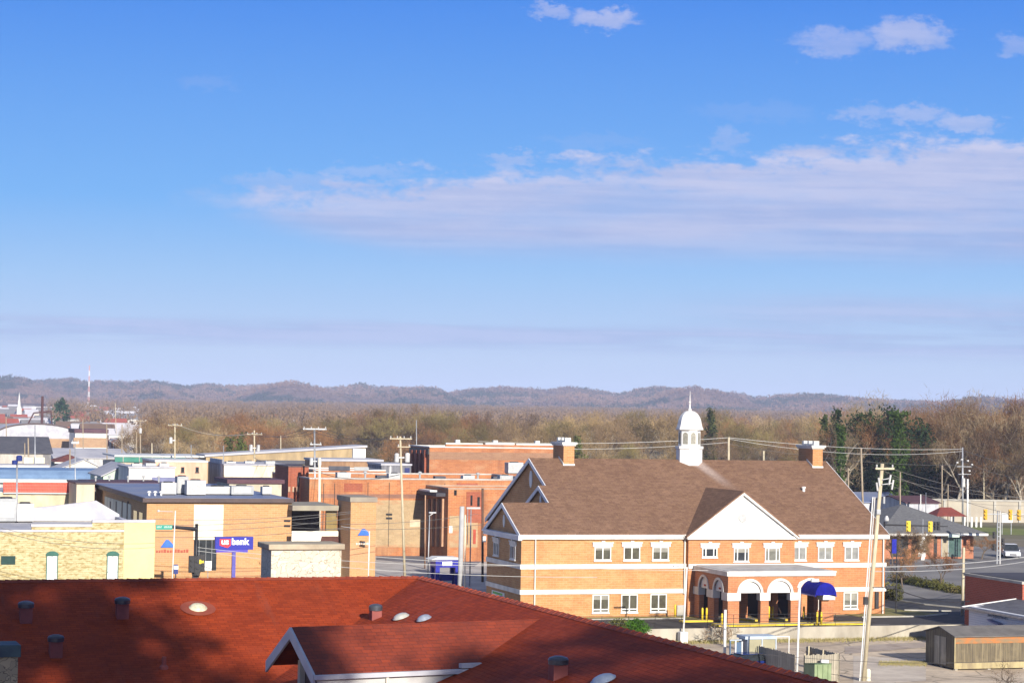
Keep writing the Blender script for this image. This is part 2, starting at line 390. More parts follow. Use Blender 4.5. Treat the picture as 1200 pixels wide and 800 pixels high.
# traces of the lower lot: paler patches and a dark old track
psheet('lot_patch', [(1000, 768), (1085, 772), (1085, 797), (1040, 800), (1000, 800)], mat('pale_gravel', (.60, .52, .42), (.44, .37, .30), .5, .95, .3, detail=8), .012, -1)
psheet('lot_track', [(990, 757), (1084, 752), (1084, 758), (990, 766)], mat('worn_track', (.30, .24, .20), (.42, .35, .29), .6, .95, .3, detail=8), .018, -1)

# retaining wall
mb = MB(); mb.box(-60, 37.4, EDGE, EDGE+.24, -1, .14)
rw = mb.build('retaining_wall', mat('wall_concrete', (.44, .40, .32), (.28, .25, .20), .5, .9, .2, stretch=(1, 1, .4), detail=7), None, rot=TH, loc=C0)
tag(rw, 'long low concrete retaining wall below the brick bank drive', 'retaining wall')

# hills: skyline surveyed along the picture, built as real ridges 3.4 - 5.2 km away
SKY = [(-200,447),(0,445),(30,446),(60,443.5),(84,442),(104,446),(125,444.5),(150,446),(172,443),(205,448),(225,449.5),(240,447),(270,450),(300,449.5),(325,447.5),(345,449),(372,454),(395,452),(422,447.5),(445,452),(470,452),(500,451.5),(512,453),(524,459),(540,455),(560,453),(590,451.5),(620,453.5),(640,456),(668,452.5),(690,455),(710,459),(728,460),(745,455),(765,452),(790,453),(815,457),(845,458),(870,459.5),(882,464.5),(910,462),(945,460),(985,462.5),(1010,466),(1060,467.5),(1110,468),(1150,466),(1400,468)]
skx = np.array([p[0] for p in SKY], float); sky_ = np.array([p[1] for p in SKY], float)
def fbm(x, y, s, seed, octv=5):
    r = np.random.RandomState(seed); out = 0; amp = 1
    for o in range(octv):
        out = out + amp*(np.sin(x/s*(1.7**o)*2+r.rand()*9+2.2*np.sin(y/s*(1.7**o)*1.3+r.rand()*9))*np.cos(y/s*(1.7**o)*1.9+r.rand()*9+1.6*np.sin(x/s*(1.7**o)+r.rand()*9))); amp *= .55
    return out
NX, NY = 620, 60
px = np.linspace(-260, 1460, NX); Yr = np.linspace(3100, 5000, NY)
PX, YY = np.meshgrid(px, Yr); XX = (PX-600)/F*YY
ridge = 18+((480+(PX-600)*.01745)-np.interp(PX, skx, sky_))/F*4700 - 9
t = np.clip((YY-3500)/(4700-3500), 0, 1); t = t*t*(3-2*t)
base = 11.0
Z = base+(ridge-base)*t
mid = 18+44*(.5+.5*np.sin(PX/83+1)*np.cos(PX/37))*np.exp(-((YY-3900)/230)**2)
Z = np.maximum(Z, base+mid-14*np.exp(-((YY-3900)/400)**2)*0-18+3) 
Z = Z + fbm(XX, YY, 260, 3)*3.2*np.clip((YY-3300)/500, 0, 1)*(1-.65*(YY > 4600))
Z[YY > 4750] -= 25
Z[0, :] = 8
mb = MB(); mb.v = [tuple(v) for v in np.stack([XX, YY, Z], -1).reshape(-1, 3)]
mb.f = [(j*NX+i, j*NX+i+1, (j+1)*NX+i+1, (j+1)*NX+i) for j in range(NY-1) for i in range(NX-1)]
def hill_mat():
    m, T, b = _mat('hill_forest'); g = T.n('ShaderNodeNewGeometry').outputs['Position']
    n = T.noise(g, .004, 5, .6); n2 = T.noise(g, .03, 4, .7); n3 = T.noise(g, .0075, 6, .65)
    c = T.mix(T.ss(n2, .35, .65), (.15, .10, .085), (.065, .045, .05)); c = T.mix(T.m('MULTIPLY', T.ss(n, .38, .6), .8), c, (.19, .125, .095))
    n5 = T.noise(g, .0016, 3, .5); c = T.mix(T.m('MULTIPLY', T.ss(n5, .42, .58), .55), c, (.24, .15, .11)); c = T.mix(T.m('MULTIPLY', T.ss(n3, .49, .56), .9), c, (.018, .036, .026))
    T.put(b.inputs['Base Color'], c); b.inputs['Roughness'].default_value = 1; b.inputs['Specular IOR Level'].default_value = 0
    return m
HM = hill_mat()
tag(mb.build('hills', HM, smooth=True), kind='structure')
# woods that clothe the hills and the far plain: loose crowns of upright slivers
def crowns(pts, size, seed, k=12, tall=1.0, wd=.07, ls=1.0):
    r = np.random.RandomState(seed); n = len(pts); P = np.repeat(np.asarray(pts, float), k, 0)
    S = np.repeat(size if hasattr(size, '__len__') else np.full(n, size), k)
    q = r.normal(size=(n*k, 3)); q /= np.linalg.norm(q, axis=1)[:, None]; q *= r.rand(n*k, 1)**.4
    c = P+q*S[:, None]*np.array([.5, .5, .45*tall])+np.stack([0*S, 0*S, S*.55*tall], 1)
    d = r.normal(size=(n*k, 3)); d[:, 2] = abs(d[:, 2])+.7; d /= np.linalg.norm(d, axis=1)[:, None]
    w = np.cross(d, r.normal(size=(n*k, 3))); w /= np.linalg.norm(w, axis=1)[:, None]
    L = S[:, None]*(.22+.2*r.rand(n*k, 1)); Wd = S[:, None]*(wd+wd*r.rand(n*k, 1)); L = L*ls
    v = np.stack([c-w*Wd-d*L*.4, c+w*Wd-d*L*.4, c+d*L], 1).reshape(-1, 3)
    f = np.arange(len(v)).reshape(-1, 3)
    return v, f
def np_mesh(name, v, f, m, parent=None):
    me = bpy.data.meshes.new(name); n = len(v); k = len(f); c = f.shape[1]
    me.vertices.add(n); me.vertices.foreach_set('co', np.asarray(v, np.float32).ravel())
    me.loops.add(k*c); me.loops.foreach_set('vertex_index', f.astype(np.int32).ravel())
    me.polygons.add(k); me.polygons.foreach_set('loop_start', np.arange(0, k*c, c, dtype=np.int32))
    me.update(calc_edges=True); me.materials.append(m)
    o = bpy.data.objects.new(name, me); COL.objects.link(o)
    if parent is not None: o.parent = parent
    return o
rs = np.random.RandomState(5)
N = 30000
hp = rs.rand(N)*1560-180; hy = 3350+1400*rs.rand(N)**.75; hx = (hp-600)/F*hy
ii = np.clip(((hp+260)/1720*(NX-1)).astype(int), 0, NX-1); jj = np.clip(((hy-3100)/1900*(NY-1)).astype(int), 0, NY-1)
hz = Z[jj, ii]-1
v, f = crowns(np.stack([hx, hy, hz], 1), 6+8*rs.rand(N)**2, 11, 14, .8, .06, .6)
tag(np_mesh('hill_woods', v, f, HM), 'bare brown winter woods covering the distant hills', 'woods', kind='stuff')
# far plain woods
N = 9000
hp = 60+rs.rand(N)*1250; hy = 850+2500*rs.rand(N)**.8; hx = (hp-600)/F*hy
keep = (hp > 175) | (rs.rand(N) < .30) & (hy > 1100)
hp, hy, hx = hp[keep], hy[keep], hx[keep]
hz = np.array([terr(a, b) for a, b in zip(hx, hy)])
v, f = crowns(np.stack([hx, hy, hz], 1), 8+6*rs.rand(len(hx)), 12, 90, 1.1, .022, .3)
FW = leafmat('far_wood', (.19, .125, .07), (.08, .055, .04), .014)
tag(np_mesh('far_woods', v, f, FW), 'brown leafless woods on the plain before the hills', 'woods', kind='stuff')

# ------------------------------------------------------------------ windows
def window(par, face, c, z0, z1, w, n=2, wall=0.0, frame=M['white'], pane=M['glass'], lintel=False, name='window', fw=.09, mull=None, sill=True, keystone=False, transom=None):
    """face 'f': wall y=wall seen from -y, c along x. face 's': wall x=wall seen from -x, c along y."""
    def B(mb, a0, a1, d0, d1, zz0, zz1):
        if face == 'f': mb.box(a0, a1, wall-d1, wall-d0, zz0, zz1)
        else: mb.box(wall-d1, wall-d0, a0, a1, zz0, zz1)
    x0, x1 = c-w/2, c+w/2
    mb = MB(); B(mb, x0, x0+fw, .0, .09, z0, z1); B(mb, x1-fw, x1, 0, .09, z0, z1)
    B(mb, x0+fw, x1-fw, 0, .09, z1-fw, z1); B(mb, x0+fw, x1-fw, 0, .09, z0, z0+fw)
    if sill: B(mb, x0-.06, x1+.06, 0, .14, z0-.1, z0)
    ms = mull or [x0+(x1-x0)*i/n for i in range(1, n)]
    for q in ms: B(mb, q-fw*.55, q+fw*.55, 0, .085, z0+fw, z1-fw)
    if transom: B(mb, x0+fw, x1-fw, 0, .083, z0+transom-.05, z0+transom+.05)
    wn = mb.build(name, frame, par)
    mb = MB(); B(mb, x0+fw*.5, x1-fw*.5, .0, .03, z0+fw*.5, z1-fw*.5); mb.build('pane', pane, wn)
    if lintel or transom:
        q = random.uniform(0, .6)
        if q > .12: MB2 = MB(); B(MB2, x0+fw, x1-fw, .031, .037, z1-fw-(z1-z0-2*fw)*q, z1-fw); MB2.build('blind', MATS['roller_blind'] if 'roller_blind' in MATS else mat('roller_blind', (.27, .26, .22), (.20, .19, .16), 1.0, .7), wn)
    if lintel:
        mb = MB(); B(mb, x0-.16, x1+.16, 0, .12, z1+.003, z1+.32); B(mb, x0-.22, x1+.22, 0, .18, z1+.32, z1+.42)
        B(mb, c-.16, c+.16, .0, .2, z1+.42, z1+.54)
        mb.build('lintel', M['trim'], wn)
    return wn

# ------------------------------------------------------------------ foreground: building under the red shingle roof
FT = R(19.7); J = Vector((-3.08, 78, 0)); ZR = 12.1; TP = .38
FU = Vector((math.cos(FT), math.sin(FT), 0)); FV = Vector((-math.sin(FT), math.cos(FT), 0))
def fl(p): d = Vector(p)-J; return Vector((d.dot(FU), d.dot(FV), p[2]))
fb = empty('shingle_roof_building', J, FT, 'building with a huge dark red shingle roof filling the foreground', 'building')
def shingle(name, axis):
    m, T, b = _mat(name); tc = T.n('ShaderNodeTexCoord').outputs['Object']; x, y, z = T.sep(tc)
    a = x if axis == 'sx' else y
    v = T.xyz(a, T.m('MULTIPLY', z, 1/.355), 0.0)
    bt = T.n('ShaderNodeTexBrick'); T.put(bt.inputs['Vector'], v); bt.offset = .37
    bt.inputs['Color1'].default_value = (.34, .050, .012, 1); bt.inputs['Color2'].default_value = (.23, .032, .009, 1); bt.inputs['Mortar'].default_value = (.13, .019, .008, 1)
    bt.inputs['Scale'].default_value = 1; bt.inputs['Brick Width'].default_value = .30; bt.inputs['Row Height'].default_value = .15
    bt.inputs['Mortar Size'].default_value = .010; bt.inputs['Mortar Smooth'].default_value = .6
    n = T.noise(tc, .45, 6, .65); n2 = T.noise(tc, 9, 3, .7)
    c = T.mix(T.m('MULTIPLY', T.ss(n, .4, .7), .6), bt.outputs[0], (.15, .022, .008))
    c = T.mix(T.m('MULTIPLY', T.ss(n2, .35, .7), .22), c, (.33, .055, .025))
    fd = T.noise(tc, 1.3, 5, .7); c = T.mix(T.m('MULTIPLY', T.ss(fd, .5, .72), .45), c, (.33, .06, .025))
    st = T.noise(T.xyz(T.m('MULTIPLY', a, 1.4), T.m('MULTIPLY', z, .5), 0.0), 1.0, 4, .6)
    c = T.mix(T.m('MULTIPLY', T.ss(st, .58, .75), .35), c, (.19, .08, .065))
    T.put(b.inputs['Base Color'], c); b.inputs['Roughness'].default_value = .75; b.inputs['Specular IOR Level'].default_value = .12
    bp = T.n('ShaderNodeBump'); bp.inputs['Strength'].default_value = .4; bp.inputs['Distance'].default_value = .035; bp.invert = True
    saw = T.m('FRACT', T.m('MULTIPLY', z, 1/.355/.15))
    T.put(bp.inputs['Height'], T.m('ADD', T.m('ADD', bt.outputs[1], T.m('MULTIPLY', n2, -.7)), T.m('MULTIPLY', saw, .9))); T.put(b.inputs['Normal'], bp.outputs[0])
    return m
SHX = shingle('red_shingles_front', 'sx'); SHY = shingle('red_shingles_side', 'sy')
E = 12.4; ze = ZR-TP*E
mb = MB(); mb.slab([(-46, -E, ze), (-E, -E, ze), (0, 0, ZR), (-46, 0, ZR)], .22)
fr = mb.build('roof', SHX, fb)
mb = MB(); mb.slab([(-46, 0, ZR), (0, 0, ZR), (E, E, ze), (-46, E, ze)], .22); mb.build('rear_roof', SHX, fb)
mb = MB(); mb.slab([(-E, -E, ze), (-E, -46, ze), (0, -46, ZR), (0, 0, ZR)], .22); mb.build('wing_roof', SHY, fb)
mb = MB(); mb.slab([(0, 0, ZR), (0, -46, ZR), (E, -46, ze), (E, E, ze)], .22); mb.build('wing_rear_roof', SHY, fb)
bw = brick('red_wall_brick', (.30, .12, .07), (.24, .09, .05), (.35, .3, .25))
mb = MB(); t_ = 11.6; zw = ZR-TP*t_-.25
mb.box(-45.5, -t_, -t_, t_, -1, zw); mb.box(-t_, t_, -45.5, t_, -1, zw); mb.build('wall', bw, fb)
mb = MB(); mb.prism([(-t_, zw), (t_, zw), (0, ZR-.3)], 'y', -45.5, -45.2); mb.build('gable_wall', bw, fb)
# lapped ridge caps: short overlapping folded pieces
cap = mat('ridge_cap_shingle', (.30, .055, .022), (.19, .034, .018), 2.5, .75, .3)
mb = MB()
for i in range(230):
    x1 = -.05-i*.2; x0 = x1-.24
    hgt = .035 if i % 2 else .05
    mb.add([(x0, -.17, ZR-.17*TP+hgt*.3), (x0, 0, ZR+hgt), (x0, .17, ZR-.17*TP+hgt*.3), (x1, -.17, ZR-.17*TP+.012), (x1, 0, ZR+.02), (x1, .17, ZR-.17*TP+.012)], [(0, 3, 4, 1), (1, 4, 5, 2), (0, 1, 2)])
mb.build('ridge_cap', cap, fb)
mb = MB()
for i in range(200):
    y1 = -.05-i*.22; y0 = y1-.27
    hgt = .035 if i % 2 else .055
    mb.add([(-.18, y0, ZR-.18*TP+hgt*.4), (0, y0, ZR+hgt), (.18, y0, ZR-.18*TP+hgt*.4), (-.18, y1, ZR-.18*TP+.012), (0, y1, ZR+.02), (.18, y1, ZR-.18*TP+.012)], [(0, 1, 4, 3), (1, 2, 5, 4), (0, 2, 1)])
mb.build('wing_ridge_cap', cap, fb)
# survey a pixel onto the two visible roof planes (local coordinates)
nM = (FV*TP).normalized(); nMain = (Vector((0, 0, 1))-FV*TP).normalized(); nWing = (Vector((0, 0, 1))-FU*TP).normalized()
PT = J+Vector((0, 0, ZR))
def on_main(px, py): return fl(on_plane(px, py, PT, nMain))
def on_wing(px, py): return fl(on_plane(px, py, PT, nWing))
vent_base = mat('vent_base_paint', (.24, .065, .055), (.18, .045, .04), 2, .7)
tin = mat('vent_cap_metal', (.10, .11, .13), (.06, .065, .08), 2, .35, metal=.5)
def roof_vent(p, s=.38, h=.42):
    mb = MB(); mb.box(p.x-s/2, p.x+s/2, p.y-s/2, p.y+s/2, p.z-.25, p.z+h)
    b = mb.build('roof_vent', vent_base, fb, bevel=.01)
    mb = MB(); mb.lathe([(s*.42, h-.02), (s*.66, h+.0), (s*.68, h+.12), (s*.6, h+.17), (s*.3, h+.21), (.02, h+.22)], p, 20)
    mb.build('vent_cap', tin, b, smooth=False)
for (px_, py_) in [(30, 727), (143, 722), (65, 767)]: roof_vent(on_main(px_, py_))
roof_vent(on_wing(440, 724), .34, .26)
roof_vent(on_wing(654, 793), .40, .34)
def dome(p, r, m, flash=None, axis=nMain):
    mb = MB(); mb.lathe([(r*1.12, .0), (r*1.12, .03), (r, .035), (r*.97, .06), (r*.82, .10), (r*.5, .135), (.03, .15)], (0, 0, 0), 24)
    o = mb.build('skylight_dome', m, fb, smooth=True, loc=p)
    o.rotation_euler = (math.atan(TP)*.9, 0, 0) if axis is nMain else (0, -math.atan(TP)*.9, 0)
    if flash:
        mb = MB(); mb.lathe([(flash, .0), (flash, .012), (r*1.0, .014)], (0, 0, 0), 28); mb.build('flashing', mat('flashing_red', (.27, .065, .035), (.22, .05, .028), 2, .6), o)
    return o
dome(on_main(232, 713)+Vector((0, 0, .02)), .27, mat('yellowed_dome', (.62, .58, .42), (.45, .40, .27), 6, .35), .58)
dome(on_wing(470, 724)+Vector((0, 0, .02)), .25, mat('grey_dome', (.45, .45, .42), (.35, .34, .3), 4, .3), None, nWing)
dome(on_wing(497, 726)+Vector((0, 0, .02)), .22, mat('blue_grey_dome', (.30, .34, .40), (.2, .22, .28), 4, .3), None, nWing)
dome(on_wing(707, 799)+Vector((0, 0, .05)), .30, mat('blue_grey_dome2', (.33, .38, .46), (.25, .3, .38), 4, .3), None, nWing)
p = on_main(192, 782)
mb = MB(); mb.lathe([(.14, -.05), (.14, .04), (.075, .10), (.07, .12), (.07, .34)], p, 12); mb.build('vent_pipe', vent_base, fb)
# chimneys
rubble = stone('rubble_stone', (.60, .57, .47), (.50, .46, .37), (.30, .26, .19), 3.4)
rub2 = stone('shaded_rubble', (.40, .34, .22), (.28, .24, .16), (.12, .10, .07), 3.4)  # darker copy of the rubble: the left chimney's shade is put into the colour
capst = mat('cap_stone', (.42, .36, .26), (.30, .25, .18), 1.5, .9, .3)
v0 = .55
a = fl(on_plane(318, 650, J+FV*v0, FV)); b_ = fl(on_plane(400, 650, J+FV*v0, FV))
mb = MB(); mb.box(a.x, b_.x, v0, v0+1.5, ZR-2, ZR+.93); ch = mb.build('chimney', rubble, fb)
mb = MB(); mb.box(a.x-.12, b_.x+.1, v0-.12, v0+1.62, ZR+.935, ZR+1.13); mb.build('chimney_cap', capst, ch, bevel=.03)
p = fl(at_y(21.5, 757, 63.5))
mb = MB(); mb.box(p.x-1.6, p.x, p.y, p.y+1.0, ZR-5.5, p.z-.3); ch = mb.build('chimney', rub2, fb)
mb = MB(); mb.box(p.x-1.7, p.x+.07, p.y-.07, p.y+1.1, p.z-.298, p.z+.05); mb.build('chimney_cap', mat('slate_cap', (.05, .09, .10), (.03, .05, .07), 2, .6), ch, bevel=.02)
# dormer: gable on the wing slope, its ridge dying into the wing ridge
DT = R(27.5)-FT
G = fl(Vector((-5.95, 61.6, 11.9)))
dm_loc = Vector((G.x, G.y, 0))
dorm = MB(); hw = 1.62; dr = 1.02; zg = 11.9; L = 8.0
mbn = MB(); mbn.slab([(0, -hw-.12, zg-(hw+.12)/hw*dr), (L, -hw-.12, zg-(hw+.12)/hw*dr), (L, 0, zg), (0, 0, zg)], .16)
mbn.slab([(0, 0, zg), (L, 0, zg), (L, hw+.12, zg-(hw+.12)/hw*dr), (0, hw+.12, zg-(hw+.12)/hw*dr)], .16)
def dshingle():
    m, T, b = _mat('dormer_shingles'); tc = T.n('ShaderNodeTexCoord').outputs['Object']; x, y, z = T.sep(tc)
    bt = T.n('ShaderNodeTexBrick'); T.put(bt.inputs['Vector'], T.xyz(x, T.m('MULTIPLY', z, 1.87), 0.0)); bt.offset = .37
    bt.inputs['Color1'].default_value = (.24, .034, .008, 1); bt.inputs['Color2'].default_value = (.17, .024, .007, 1); bt.inputs['Mortar'].default_value = (.09, .013, .006, 1)
    bt.inputs['Scale'].default_value = 1; bt.inputs['Brick Width'].default_value = .30; bt.inputs['Row Height'].default_value = .15; bt.inputs['Mortar Size'].default_value = .008
    n = T.noise(tc, .8, 6, .65)
    c = T.mix(T.m('MULTIPLY', T.ss(n, .4, .7), .6), bt.outputs[0], (.08, .014, .006))
    n2 = T.noise(tc, 9, 3, .7); c = T.mix(T.m('MULTIPLY', T.ss(n2, .35, .7), .3), c, (.22, .04, .02))
    T.put(b.inputs['Base Color'], c); b.inputs['Roughness'].default_value = .7
    bp = T.n('ShaderNodeBump'); bp.inputs['Strength'].default_value = .6; bp.inputs['Distance'].default_value = .03; bp.invert = True
    T.put(bp.inputs['Height'], T.m('ADD', bt.outputs[1], T.m('MULTIPLY', n2, -.6))); T.put(b.inputs['Normal'], bp.outputs[0]); return m
d_ = mbn.build('dormer', dshingle(), fb, rot=DT, loc=dm_loc)
lav = mat('dormer_trim', (.50, .50, .53), (.40, .40, .44), 1.2, .55)
mb = MB(); sgn = (hw+.14)/hw*dr
for s in (-1, 1):      # rake boards on the gable face
    n_ = 1 if s > 0 else -1
    mb.add([(-.07, 0, zg-.01), (-.07, s*(hw+.14), zg-.01-sgn), (-.07, s*(hw+.14), zg-.33-sgn), (-.07, 0, zg-.33),
            (-.003, 0, zg-.01), (-.003, s*(hw+.14), zg-.01-sgn), (-.003, s*(hw+.14), zg-.33-sgn), (-.003, 0, zg-.33)], [(0,1,2,3), (4,7,6,5), (0,4,5,1), (1,5,6,2), (2,6,7,3)])
mb.build('rake_board', lav, d_)
mb = MB(); zb = zg-sgn
mb.box(-.05, 5.6, -hw-.30, -hw-.155, zb-.14, zb-.01); gt = mb.build('gutter', lav, d_, bevel=.012)
mb = MB(); mb.box(.05, 5.6, -hw-.15, -hw-.1, zb-.42, zb-.15); mb.box(.1, 5.4, -hw-.1, -hw+.3, zb-.46, zb-.422); mb.build('eave_board', mat('eave_white', (.50, .49, .47), (.38, .38, .38), 1, .6), d_)
mb = MB(); mb.box(4.3, 5.15, -hw-.32, -hw-.14, zb+.02, zb+.14); mb.build('gutter_end', lav, d_)
mb = MB(); sid = mat('clapboard_siding', (.60, .60, .60), (.48, .48, .5), 1, .7)
mb.prism([(-hw+.25, 6), (hw-.25, 6), (hw-.25, zg-dr*.9-.12), (0, zg-.28), (-hw+.25, zg-dr*.9-.12)], 'x', .9, L); dw = mb.build('dormer_wall', mat('dormer_wall_paint', (.16, .11, .09), (.12, .08, .07), 1, .7), d_)
mb = MB(); mb.box(.70, .88, -hw+.2, -hw+.42, 6, zg-dr-.1); mb.box(.72, .88, hw-.5, hw-.34, 6, zg-dr-.05); mb.build('corner_board', mat('corner_cream', (.62, .58, .48), (.5, .47, .4), 1, .6), d_)
mb = MB(); mb.box(.80, .87, -.95, -.87, 8, zg-1.35); mb.box(.80, .87, .4, .48, 8, zg-1.35); mb.box(.80, .87, -.87, .4, zg-1.43, zg-1.35); mb.build('window', M['white'], d_)
mb = MB(); mb.box(.84, .88, -.87, .4, 8, zg-1.43); mb.build('pane', M['glass'], d_)
mb = MB(); mb.box(-.9, .5, .85, 1.05, zg-2.02, zg-1.80); mb.build('corner_gutter', mat('blue_grey_trim', (.16, .17, .30), (.12, .13, .24), 1, .5), d_)
mb = MB(); mb.tube((2.1, -hw-.2, zb-.1), (2.1, -hw-.2, 8), .05, n=8); mb.build('downspout', mat('corner_cream', (.6, .55, .45)), d_)

# ------------------------------------------------------------------ brick bank with the brown roof
bk = empty('bank_building', C0, TH, 'two storey orange brick bank with brown shingle roof and white cupola', 'building')
BKB = brick('bank_brick', (.50, .245, .095), (.43, .20, .075), (.50, .38, .22), bw=.60, bh=.20, big=.35, bigs=.35, stain=((.56, .33, .15), .8, .48, .5), streak=((.33, .15, .07), .5, .35))
BKC = brick('bank_brick_centre', (.50, .21, .085), (.41, .165, .065), (.46, .30, .18), bw=.60, bh=.20, big=.4, bigs=.4, stain=((.52, .26, .11), .9, .5, .5), streak=((.30, .11, .05), .5, .35))
def broof(name, axis):
    m, T, b = _mat(name); tc = T.n('ShaderNodeTexCoord').outputs['Object']; x, y, z = T.sep(tc)
    v = T.xyz(x if axis == 'sx' else y, T.m('MULTIPLY', z, 2.37), 0.0)
    bt = T.n('ShaderNodeTexBrick'); T.put(bt.inputs['Vector'], v); bt.offset = .4
    bt.inputs['Color1'].default_value = (.225, .13, .083, 1); bt.inputs['Color2'].default_value = (.155, .088, .056, 1); bt.inputs['Mortar'].default_value = (.09, .05, .035, 1)
    bt.inputs['Scale'].default_value = 1; bt.inputs['Brick Width'].default_value = .55; bt.inputs['Row Height'].default_value = .30; bt.inputs['Mortar Size'].default_value = .012
    n = T.noise(tc, .25, 5, .6); n2 = T.noise(tc, 3.5, 4, .75)
    c = T.mix(T.m('MULTIPLY', T.ss(n, .4, .65), .25), bt.outputs[0], (.13, .07, .045)); c = T.mix(T.m('MULTIPLY', T.ss(n2, .45, .7), .5), c, (.29, .17, .10))
    ns = T.noise(T.xyz(T.m('MULTIPLY', x, .9), T.m('MULTIPLY', y, .12), 0.0), 1.0, 5, .65); c = T.mix(T.m('MULTIPLY', T.ss(ns, .5, .75), .4), c, (.12, .068, .045))
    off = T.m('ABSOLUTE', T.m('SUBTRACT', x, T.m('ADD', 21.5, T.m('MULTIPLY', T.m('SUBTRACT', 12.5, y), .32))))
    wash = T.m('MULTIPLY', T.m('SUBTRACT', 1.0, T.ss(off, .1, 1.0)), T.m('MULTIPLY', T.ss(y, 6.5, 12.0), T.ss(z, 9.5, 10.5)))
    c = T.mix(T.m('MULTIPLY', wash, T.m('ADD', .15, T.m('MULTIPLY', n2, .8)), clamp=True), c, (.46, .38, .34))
    T.put(b.inputs['Base Color'], c); b.inputs['Roughness'].default_value = .9; b.inputs['Specular IOR Level'].default_value = .15
    return m
BRX = broof('brown_shingles', 'sx'); BRY = broof('brown_shingles_side', 'sy')
BW, BZ = 35.0, 7.05            # width, top of brick
SL = 6.15/13.0
def rz(v): return 7.42+SL*v
mb = MB()
mb.box(0, 5.1, 0, 10, 0, BZ); mb.box(5.1, BW, 0, 26, 0, BZ)
mb.build('wall', BKB, bk)
mb = MB()      # gable triangles on the left end and right end
for (u, a, b_) in [(0, 0, 10), (4.4, 0, 16), (5.1, 0, 26)]:
    m_ = (a+b_)/2
    MB().prism([(a, BZ+.004), (b_, BZ+.004), (m_, rz(m_)-.25)], 'x', u, u+.3).build('gable_wall', BKB, bk)
MB().prism([(0, BZ+.004), (26, BZ+.004), (13, rz(13)-.25)], 'x', BW-.3, BW).build('gable_wall', BKB, bk)
o_ = .22
def zz(v): return rz(v)
# front slope in one sheet, stepped along the three gables; back slopes behind
mb = MB()
fz = lambda v: rz(v)
mb.slab([(-o_, -o_, fz(-o_)), (BW+o_, -o_, fz(-o_)), (BW+o_, 13, fz(13)), (5.1-o_, 13, fz(13)), (5.1-o_, 8, fz(8)), (4.4-o_, 8, fz(8)), (4.4-o_, 5, fz(5)), (-o_, 5, fz(5))], .2)
rf = mb.build('roof', BRX, bk)
mb = MB()
mb.slab([(-o_, 5, fz(5)), (5.1, 5, fz(5)), (5.1, 10.15, fz(-.15)), (-o_, 10.15, fz(-.15))], .2)
mb.slab([(4.4-o_, 8, fz(8)), (5.6, 8, fz(8)), (5.6, 16.4, fz(-.4)), (4.4-o_, 16.4, fz(-.4))], .18)
mb.slab([(5.1-o_, 13, fz(13)), (BW+o_, 13, fz(13)), (BW+o_, 26.4, fz(-.4)), (5.1-o_, 26.4, fz(-.4))], .2)
mb.build('rear_roof', BRX, bk)
# white rakes on left gables, returns, cornice
GT = mat('grey_white_trim', (.72, .72, .74), (.6, .6, .64), .8, .55)
def rake(u, a, m_, b_):
    for (p, q) in ((a, m_), (b_, m_)):
        zp = fz(a if p == a else a); zq = fz(m_)
        zp = fz(a)
        if 1:
            MB().add([(u-.08, p, zp-.03), (u-.08, q, zq-.03), (u-.08, q, zq-.42), (u-.08, p, zp-.42), (u, p, zp-.03), (u, q, zq-.03), (u, q, zq-.42), (u, p, zp-.42)],
                   [(0,1,2,3), (4,7,6,5), (0,4,5,1), (2,6,7,3), (0,3,7,4)]).build('rake_board', GT, bk)
rake(-o_, -o_, 5, 10+o_); rake(4.4-o_, -o_, 8, 16.4); rake(5.1-o_, -o_, 13, 26.4)
mb = MB()
for s in (1,):
    mb.add([(BW+o_+.08, -o_, fz(-o_)-.03), (BW+o_+.08, 13, fz(13)-.03), (BW+o_+.08, 13, fz(13)-.4), (BW+o_+.08, -o_, fz(-o_)-.4), (BW+o_+.004, -o_, fz(-o_)-.03), (BW+o_+.004, 13, fz(13)-.03), (BW+o_+.004, 13, fz(13)-.4), (BW+o_+.004, -o_, fz(-o_)-.4)], [(0,1,2,3), (4,7,6,5), (0,4,5,1), (2,6,7,3)])
mb.build('rake_board', GT, bk)
mb = MB()
mb.box(-.25, 15.3, -.30, 0, 6.83, 7.11); mb.box(15.2, 25.9, -.78, -.48, 6.83, 7.11); mb.box(25.8, BW+.3, -.30, 0, 6.83, 7.11)
mb.box(-o_-.05, 15.3, -o_-.14, -.30, 7.02, 7.23); mb.box(25.8, BW+o_, -o_-.14, -.30, 7.02, 7.23)
mb.box(BW, BW+.25, 0, 12, 6.83, 7.1)
cn = mb.build('cornice', M['trim'], bk)
mb = MB(); mb.box(-.34, 0, -.2, 10.2, 6.72, 7.18); mb.box(-.44, -.342, -.5, 10.3, 6.98, 7.16); mb.build('gable_cornice', GT, bk)
for (z0, z1) in ((4.24, 4.66), (2.06, 2.46)):
    for bb in [(-.1, 15.4, -.1, 0), (25.7, BW+.1, -.1, 0), (-.1, 0, 0, 10), (BW, BW+.1, 0, 12)]+([(15.4, 25.7, -.6, -.5)] if z0 > 4 else []): MB().box(*bb, z0, z1).build('stone_band', M['trim'], bk)
